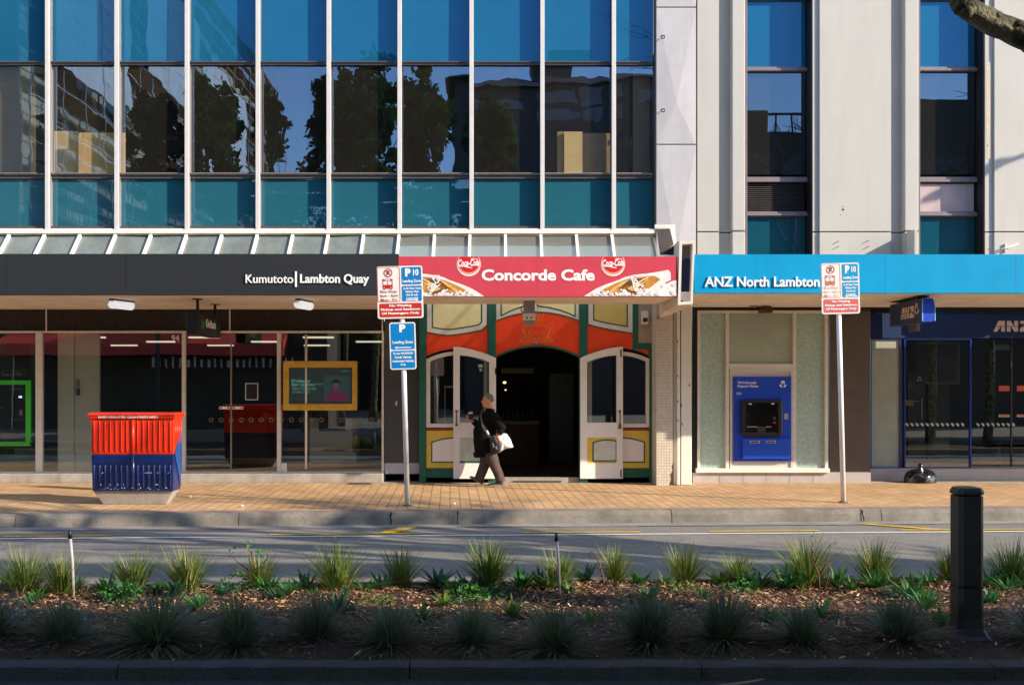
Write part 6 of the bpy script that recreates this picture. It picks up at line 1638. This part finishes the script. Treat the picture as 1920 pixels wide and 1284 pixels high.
# ---------------------------------------------------------------- the street tree whose limb reaches into the picture
bark = bpy.data.materials.new("plane_tree_bark"); bark.use_nodes = True
t = bark.node_tree; b = t.nodes["Principled BSDF"]; b.inputs["Roughness"].default_value = .85
tc = t.nodes.new("ShaderNodeTexCoord"); vo = t.nodes.new("ShaderNodeTexNoise"); vo.inputs["Scale"].default_value = 7; vo.inputs["Detail"].default_value = 5
t.links.new(tc.outputs["Object"], vo.inputs["Vector"])
cr = t.nodes.new("ShaderNodeValToRGB"); e_ = cr.color_ramp.elements
e_[0].position = .38; e_[0].color = (.025, .018, .012, 1); e_[1].position = .62; e_[1].color = (.20, .18, .12, 1)
k_ = e_.new(.5); k_.color = (.085, .085, .03, 1)
t.links.new(vo.outputs[0], cr.inputs[0]); t.links.new(cr.outputs[0], b.inputs["Base Color"])
bn_ = t.nodes.new("ShaderNodeTexNoise"); bn_.inputs["Scale"].default_value = 30; bn_.inputs["Detail"].default_value = 6; t.links.new(tc.outputs["Object"], bn_.inputs["Vector"])
bp = t.nodes.new("ShaderNodeBump"); bp.inputs["Strength"].default_value = 1; bp.inputs["Distance"].default_value = .03; t.links.new(bn_.outputs[0], bp.inputs["Height"]); t.links.new(bp.outputs[0], b.inputs["Normal"])
def limb(mb, P_, r0, r1, n=10, jit=.0):
    """smooth tapered limb through control points"""
    out = []
    for i in range(len(P_) - 1):
        p0 = P_[max(i - 1, 0)]; p1 = P_[i]; p2 = P_[i + 1]; p3 = P_[min(i + 2, len(P_) - 1)]
        for k in range(5):
            u = k / 5
            out.append(.5 * ((2 * p1) + (p2 - p0) * u + (2 * p0 - 5 * p1 + 4 * p2 - p3) * u * u + (3 * p1 - p0 - 3 * p2 + p3) * u ** 3) + Vector([random.uniform(-jit, jit) for _ in range(3)]))
    out.append(P_[-1]); m_ = len(out)
    mb.tube(out, [(r0 + (r1 - r0) * i / (m_ - 1)) * (1 + random.uniform(-.05, .05)) for i in range(m_)], n)
    return out
V = Vector
def spray(mb, p, d, ln, r_, depth):
    if depth == 0 or r_ < .004: return
    q = [p]; dd = d.normalized()
    for k in range(3):
        dd = (dd + V([random.uniform(-.28, .28) for _ in range(3)])).normalized(); q.append(q[-1] + dd * ln / 3)
    mb.tube(q, [r_, r_ * .85, r_ * .7, r_ * .5], 6 if r_ > .02 else 4)
    for k in range(random.choice((2, 3, 3))):
        nd = (dd + V([random.uniform(-.9, .9), random.uniform(-.9, .9), random.uniform(-.5, .9)])).normalized()
        spray(mb, q[random.choice((2, 3))], nd, ln * random.uniform(.6, .8), r_ * .55, depth - 1)
random.seed(21)
tr_ = thing("plane_tree", "mottled olive street tree limb reaching into the top right corner", "tree", (5.4, 6.3, 0))
g = MB()
tk = limb(g, [V((5.4, 6.3, -.1)), V((5.45, 6.3, 1.6)), V((5.38, 6.28, 3.2)), V((5.5, 6.2, 5.0)), V((5.4, 6.0, 7.5)), V((5.7, 5.8, 10))], .22, .07, 14, .012)
g.build("trunk", bark, tr_)
g = MB(); D = 6.3
lp = [V((5.40, 6.28, 3.05)), V((X(2010, D), D, Z(112, D))), V((X(1925, D), D, Z(70, D))), V((X(1868, D - .02), D, Z(44, D))), V((X(1822, D - .04), D - .04, Z(24, D))), V((X(1796, D - .05), D - .06, Z(4, D))), V((X(1776, D), D - .1, Z(-60, D))), V((X(1742, D), D - .2, Z(-190, D)))]
limb(g, lp, .094, .048, 14, .006)
for (x, y) in ((1862, 36), (1902, 52), (1800, 10), (1880, 60)):
    g.ell((X(x, D), D - .055, Z(y, D)), (.035, .03, .03), 0, 8, 6)
g.tube([V((X(1806, D), D - .03, Z(10, D))), V((X(1800, D), D - .10, Z(38, D)))], [.06, .035], 9)
spray(g, lp[-1], V((-.4, .1, 1)), 1.5, .05, 5)
g.build("branch", bark, tr_)
g = MB()
for k in (12, 16, 20, 24): spray(g, tk[k], V((random.uniform(-1, 1), random.uniform(-.2, 1), .6)), 2.2, .06, 5)
g.build("upper_branch", bark, tr_)
# bare trees farther along the near kerb, out of frame, whose shadows streak the road
def bare_tree(x, y, h, seed, lab):
    random.seed(seed); o = thing("plane_tree", lab, "tree", (x, y, 0), "bare street trees beyond the right edge")
    g = MB(); tk = limb(g, [V((x, y, -.1)), V((x + .1, y, h * .3)), V((x - .1, y + .1, h * .6)), V((x + .15, y, h))], .17, .10, 10, .01); g.build("trunk", bark, o)
    g = MB()
    for k in (8, 10, 12, 13, 14, 15): spray(g, tk[min(k, len(tk) - 1)], V((random.uniform(-1, 1), random.uniform(-1, 1), .7)), h * .15, .09, 4)
    g.build("branch", bark, o)
bare_tree(9.4, 6.9, 8, 31, "bare plane tree by the bed just past the right edge, nearer the camera")
lt = thing("plane_tree", "bare plane tree past the right edge whose long low limbs streak the road with shadow", "tree", (10.6, 7.3, 0), "bare street trees beyond the right edge")
g = MB(); limb(g, [V((10.6, 7.3, -.1)), V((10.5, 7.4, 2.0)), V((10.2, 7.6, 4.0)), V((9.9, 7.4, 6.5))], .17, .09, 10, .01); g.build("trunk", bark, lt)
def from_shadow(sx, sy, t_): return V((sx + to_sun.x * t_, sy + to_sun.y * t_, -.18 + to_sun.z * t_))
for path_, r_ in (([(1.65, 11.66, 9.2), (-2.07, 13.1, 12), (-4.4, 13.35, 14), (-7.4, 13.55, 16.5)], .12), ([(2.6, 11.15, 9), (-.56, 12.24, 11.5), (-3.0, 12.6, 13.5), (-6.4, 12.95, 16)], .10),
                  ([(1.2, 11.9, 9.8), (-3.1, 13.3, 12.6), (-7.4, 14.0, 16.5)], .08), ([(4.4, 11.6, 7.2), (.3, 13.0, 10), (-3.6, 13.75, 13), (-8, 14.3, 16)], .055), ([(3.4, 12.0, 8), (.0, 12.6, 10.5), (-5.0, 12.2, 14)], .05)):
    g = MB(); limb(g, [V((10.3, 7.5, path_[0][2] * .42 - .2))] + [from_shadow(*p) for p in path_], r_, r_ * .55, 8, .03)
    e0 = from_shadow(*path_[-1])
    for k in range(3): spray(g, from_shadow(*path_[-2]).lerp(e0, .3 + .3 * k), V((random.uniform(-1, .2), random.uniform(-.6, .2), random.uniform(-.1, .8))), 1.3, .03, 3)
    g.build("branch", bark, lt)
bare_tree(14.2, 6.7, 8.6, 32, "bare plane tree by the bed beyond the right edge, middle of three")
bare_tree(23.0, 3.0, 12, 33, "tall bare plane tree by the bed, farthest beyond the right edge")

bare_tree(11.8, 6.9, 9, 34, "slim bare plane tree by the bed past the right edge, second from the frame")
bare_tree(16.8, 6.0, 9.6, 35, "slim bare plane tree by the bed past the right edge, fourth from the frame")
lx, ly = 18.75, 15.9  # invented post; its arm stands in for a limb's shadow on the wall
lamp = thing("shadow_post", "unseen grey lamp post added beyond the right edge to shadow the white wall", "street lamp", (lx, ly, 0))
g = MB(); g.tube([(lx, ly, 0), (lx, ly, 5), (lx, ly, 10.6)], [.11, .09, .06], 10); g.build("pole", alu, lamp)
g = MB(); g.tube([(lx, ly, 10.45), (lx - .9, ly, 10.2), (lx - 2.1, ly, 9.75)], [.055, .05, .045], 8); g.build("arm", alu, lamp)
g = MB(); g.tube([(lx - 2.0, ly, 9.8), (lx - 2.3, ly, 9.68), (lx - 2.65, ly, 9.55)], [.05, .12, .06], 10, sq=.6); g.build("lamp_head", alu, lamp)

# ---------------------------------------------------------------- the near side of the street: added shade casters, buildings seen in the glass
ver = thing("occluder", "plain veranda over the near footpath, added unseen to shade the front of the planting bed", "occluder", (5, 0, 5))  # roof invented overhead to keep sun and sky off the front of the bed
g = MB(); g.box(-40, 60, -1.5, 3.55, 5.0, 5.2); g.build("roof", mat("occluder_roof", (.10, .10, .10), .8), ver)
g = MB()
for x in range(-36, 60, 8): g.box(x - .06, x + .06, 3.3, 3.42, 0, 5.0)
g.build("post", black, ver)
bb = thing("shade_board", "unseen slatted board on posts, added to shade the road, above the veranda across the street", "sign", (10, 3.4, 5.2))  # boards invented to cast a band of shade along the road
g = MB()
for k in range(2): g.box(-12, 48, 3.38, 3.44, 8.0 + k * .5, 8.44 + k * .5)
g.build("slat_panel", black, bb)
for x in range(-12, 49, 6): g = MB(); g.box(x - .05, x + .05, 3.441, 3.54, 5.2, 9.3); g.build("post", black, bb)
pav = thing("kiosk", "dark kiosk with a long red awning across the street, mirrored in the left bank's glass", "kiosk", (-13, -6, 0))
g = MB(); g.box(-26, -7.6, -10, -6.2, 0, 4.4); g.build("wall", dark2, pav)
g = MB(); g.add([(-22, -5.0, 3.25), (-9.4, -5.0, 3.25), (-9.4, -5.0, 3.75), (-22, -5.0, 3.75), (-22, -6.2, 4.3), (-9.4, -6.2, 4.3), (-9.4, -6.2, 3.3), (-22, -6.2, 3.3)], [(0, 1, 2, 3), (3, 2, 5, 4), (1, 6, 5, 2), (0, 3, 4, 7)]); g.build("awning", mat("awning_red", (.60, .05, .04), .6), pav)
g = MB()
for k in range(22):
    x = -15.5 + k * .30; h_ = random.uniform(.3, .5); g.box(x, x + random.uniform(.06, .14), -6.19, -6.15, 2.75, 2.75 + h_)
g.build("shop_lettering", letter_w, pav)
ter = thing("terrace_building", "low dark terrace of buildings far across the street, mirrored low in the shop glass", "building", (-8, -46, 0))
g = MB(); g.box(-34, 8, -56, -45, 0, 11.5); g.build("wall", mat("dark_terrace", (.035, .03, .028), .8, var=.3, scale=.4), ter)
g = MB(); g.box(-34.4, 8.4, -56, -44.7, 11.5, 12.0); g.build("roof", black, ter)
def crown(mb, c, r_, clumps, per, leaf):
    for k in range(clumps):
        while True:
            u = V([random.uniform(-1, 1) for _ in range(3)])
            if .35 < u.length < 1: break
        cc = V(c) + V((u.x * r_[0], u.y * r_[1], u.z * r_[2])); cr_ = random.uniform(.35, .8) * min(r_) * .42
        mm = random.choice((0, 0, 1))
        for q in range(per):
            p = cc + V([random.gauss(0, .55) for _ in range(3)]) * cr_
            a = V([random.uniform(-1, 1) for _ in range(3)]).normalized(); b_ = a.orthogonal().normalized(); s_ = leaf * random.uniform(.6, 1.3)
            mb.add([p - a * s_, p + b_ * s_ * .6, p + a * s_, p - b_ * s_ * .6], [(0, 1, 2, 3)], mm)
tleaf1 = pmat("street_leaf", (.05, .115, .02), (.14, .23, .04)); tleaf2 = pmat("street_leaf_dark", (.018, .045, .014), (.05, .095, .025))
def leafy(px0, px1, ptop, pbot, Y, seed, lab, clumps=80, per=95):
    random.seed(seed); path = 38.4 - Y; x0, x1 = X(px0, path), X(px1, path); zt, zb = Z(ptop, path), Z(pbot, path)
    xc = (x0 + x1) / 2; o = thing("street_tree", lab, "tree", (xc, Y, 0), "leafy trees across the street")
    g = MB(); limb(g, [V((xc, Y, -.1)), V((xc + .2, Y, zb * .6)), V((xc - .1, Y, (zb + zt) / 2)), V((xc, Y, zt * .9))], .22, .05, 9, .02)
    for k in range(7):
        a = k * 2.4; z = zb + (zt - zb) * random.uniform(.1, .6); e = V((xc + math.cos(a) * (x1 - x0) * .36, Y + math.sin(a) * (x1 - x0) * .36, z + 1.6)); limb(g, [V((xc, Y, z - .8)), V(((xc + e.x) / 2, (Y + e.y) / 2, z + .3)), e], .08, .03, 6)
    g.build("trunk", bark, o)
    g = MB(); crown(g, (xc, Y, (zt + zb) / 2), ((x1 - x0) / 2 * .92, (x1 - x0) / 2 * .92, (zt - zb) / 2), clumps // 2, per, .17)
    rx = (x1 - x0) / 2; rz = (zt - zb) / 2
    for q_ in range(4): crown(g, (xc + random.uniform(-.45, .45) * rx, Y + random.uniform(-.3, .3) * rx, (zt + zb) / 2 + random.uniform(-.1, .62) * rz), (rx * random.uniform(.4, .62), rx * .5, rz * random.uniform(.25, .38)), clumps // 6, per, .15); g.build("crown", [tleaf1, tleaf2], o)
leafy(235, 350, 165, 420, -11, 51, "low dark street tree mirrored in front of the scaffolded building, left one")
leafy(345, 480, 135, 420, -12, 52, "broad dark street tree mirrored in front of the scaffolded building, right one", 100)
leafy(492, 568, 172, 330, -14, 53, "slender small street tree mirrored with sky all round it", 34, 70)
leafy(585, 700, 128, 430, -10, 54, "tall street tree mirrored left of the window with the brightest leaves", 100)
leafy(640, 765, 95, 430, -16, 55, "tallest street tree mirrored behind the others near the middle", 100)
leafy(752, 872, 128, 430, -11, 56, "bright leaved street tree mirrored just left of the hip-roofed building", 105)
leafy(885, 985, 178, 430, -13, 57, "round street tree mirrored in front of the hip-roofed building", 80)
# hip roofed dark building
Y = -30; path = 38.4 - Y
hb_ = thing("hip_roofed_building", "dark hip-roofed building mirrored in the right hand office windows", "building", (X(1060, path), Y, 0))
xa, xb, ze = X(872, path), X(1262, path), Z(160, path)
g = MB(); g.box(xa, xb, Y - 12, Y, 0, ze)
g.build("wall", mat("dark_slate_wall", (.05, .048, .055), .7, var=.15, scale=.6), hb_)
g = MB(); zr = Z(118, path); xr0, xr1 = X(985, path), X(1120, path)
g.add([(xa - .5, Y + .6, ze), (xb + .5, Y + .6, ze), (xb + .5, Y - 12.6, ze), (xa - .5, Y - 12.6, ze), (xr0, Y - 3, zr), (xr1, Y - 3, zr), (xr1, Y - 9, zr), (xr0, Y - 9, zr)], [(0, 1, 5, 4), (1, 2, 6, 5), (2, 3, 7, 6), (3, 0, 4, 7), (4, 5, 6, 7)])
g.box(X(1020, path), X(1105, path), Y - 8, Y - 4, zr, Z(58, path))
g.build("roof", mat("slate_roof", (.035, .033, .04), .7), hb_)
for (pa, pb_, ya, yb) in ((1022, 1105, 172, 195), (1110, 1150, 165, 198), (1022, 1105, 210, 228), (1115, 1150, 205, 232), (900, 1000, 185, 205), (1180, 1240, 180, 205)):
    g = MB(); g.box(X(pa, path), X(pb_, path), Y + .001, Y + .06, Z(yb, path), Z(ya, path)); g.build("window", mat("far_window", (.16, .17, .19), .3), hb_)
ob = thing("flat_roofed_building", "dark flat-roofed building mirrored in the white building's windows", "building", (17, -8, 0))
g = MB(); g.box(10.2, 19.5, -14, -6.3, 0, 13.4); g.box(17.2, 26, -14, -6.5, 0, 15.0); g.box(10.2, 12.2, -14, -6.3, 13.4, 14.4)
for k in range(8): g.box(12.6 + k * .75, 12.66 + k * .75, -6.6, -6.5, 13.4, 14.3)
g.box(12.2, 18.4, -6.6, -6.5, 14.25, 14.35)
g.build("wall", mat("dark_brown_block", (.05, .042, .04), .7, var=.2, scale=.7), ob)
g = MB()
for k in range(3):
    for r_ in range(3): g.box(11 + k * 4.2, 13.8 + k * 4.2, -6.29 if k < 2 else -6.49, -6.25 if k < 2 else -6.45, 5.4 + r_ * 2.7, 7.0 + r_ * 2.7)
g.build("window", mat("far_dark_window", (.03, .035, .045), .2), ob)
# tall building in scaffolding, its sunny side wall running away from the street
SX = -20.3; S0, S1, SH = -6.5, -62.0, 29.0
sb_ = thing("scaffolded_building", "tall cream building wrapped in scaffolding, mirrored in the left office windows", "building", (-27, -30, 0))
g = MB(); g.box(SX - 14, SX - 1.6, S1, S0, 0, SH); g.build("wall", mat("cream_render", (.42, .38, .30), .8, var=.15, scale=.5, stain=.3), sb_)
g = MB()
for k in range(13):
    for r_ in range(9): g.box(SX - 1.605, SX - 1.57, S0 - 3 - k * 4.4, S0 - 5.4 - k * 4.4, 1.4 + r_ * 3.1, 3.2 + r_ * 3.1)
g.build("window", mat("far_dark_window", (.03, .035, .045), .2), sb_)
sc_ = thing("scaffolding", "steel scaffold with orange planks on the tall cream building, mirrored in glass", "scaffolding", (SX, -30, 0))
g = MB()
for k in range(24):
    y = S0 - k * 2.4
    for x in (SX, SX - 1.2): g.box(x - .03, x + .03, y - .03, y + .03, 0, SH + 1)
for r_ in range(15):
    z = 2 * r_ + 2
    for x in (SX, SX - 1.2): g.box(x - .025, x + .025, S1, S0, z - .025, z + .025); g.box(x - .02, x + .02, S1, S0, z + .98, z + 1.02)
for x in range(5):
    xx = SX - 1.5 - x * 2.6; g.box(xx - .03, xx + .03, S0 + .3, S0 + .36, 0, SH)
g.build("standard", mat("scaffold_steel", (.42, .42, .40), .4, metal=.4), sc_)
g = MB()
for r_ in range(15): g.box(SX - 1.15, SX - .05, S1, S0, 2 * r_ + 1.93, 2 * r_ + 1.97)
g.build("plank", mat("scaffold_plank", (.40, .22, .08), .7, var=.3, scale=2), sc_)
g = MB()
for (ya, yb, za, zb) in ((-8, -17, 17, 24), (-20, -30, 20, 27), (-33, -46, 16, 26), (-9, -14, 25, 29)):
    n = 8
    for i in range(n):
        y0, y1 = ya + (yb - ya) * i / n, ya + (yb - ya) * (i + 1) / n; w0, w1 = .1 * math.sin(i * 2), .1 * math.sin(i * 2 + 2)
        g.add([(SX + .06 + w0, y0, za), (SX + .06 + w1, y1, za), (SX + .06 + w1, y1, zb), (SX + .06 + w0, y0, zb)], [(0, 1, 2, 3)])
g.build("sheeting", mat("white_sheeting", (.55, .56, .58), .4, var=.15, scale=1), sc_)
for (x_, y_, sd, lab) in ((-6.5, 1.4, 71, "broad evergreen street tree over the near footpath, left of the camera, added to block sky"), (1.6, 1.2, 72, "broad evergreen street tree over the near footpath, right of the camera, added to block sky")):  # unseen crowns put in overhead to darken the foreground
    random.seed(sd); o = thing("sky_blocking_tree", lab, "tree", (x_ - 1.4, y_ - 4.2, 0), "unseen evergreen trees added over the near footpath")
    g = MB(); b0 = V((x_ - 1.4, y_ - 4.2, 0)); limb(g, [b0, b0 + V((.1, .3, 2.4)), V((x_ - .6, y_ - 2.2, 5.4)), V((x_, y_, 7.2))], .2, .07, 10, .02); g.build("trunk", bark, o)
    g = MB(); crown(g, (x_, y_, 7.5), (4.6, 2.9, 1.5), 90, 90, .10); g.build("crown", [tleaf1, tleaf2], o)
# boards leaning inside the office windows
random.seed(3)
plyw = mat("plywood", (.78, .58, .30), .7, var=.12, scale=3)
def board(xa, xb, ya, yb, dy, lab, mt=plyw):
    D = GD + .06 + dy; g = MB(); g.box(X(xa, D), X(xb, D), D, D + .03, Z(yb, D), Z(ya, D)); o = g.build("board", mt, loc=(X(xa, D), D, Z(yb, D))); tag(o, lab, "board", "boards inside the office windows")
board(147, 234, 249, 326, 0, "large plywood board leaning inside the left office window")
board(101, 146, 246, 326, .25, "narrow cream frame board left of the large plywood board", mat("pale_board", (.80, .68, .46), .7, var=.1))
board(1058, 1092, 247, 325, 0, "tall pale carton side in the right office window", mat("pale_carton", (.85, .70, .40), .7, var=.08))
board(1045, 1058, 247, 325, .06, "shaded brown carton edge left of the tall pale carton side", mat("brown_carton", (.48, .37, .22), .7))
board(1092, 1144, 250, 325, .05, "brown carton side right of the tall pale carton side", mat("brown_carton", (.48, .37, .22), .7))
board(1187, 1225, 135, 325, .2, "grey brown partition edge in the last office window", mat("grey_partition", (.30, .25, .18), .7, var=.1))
g = MB(); D = GD + .3; g.box(X(-60, D), X(66, D), D, D + .02, Z(326, D), Z(118, D)); tag(g.build("roller_blind", mat("tan_blind", (.20, .16, .10), .8, var=.06), loc=(X(0, D), D, 6)), "drawn tan blind in the leftmost office window", "blind")
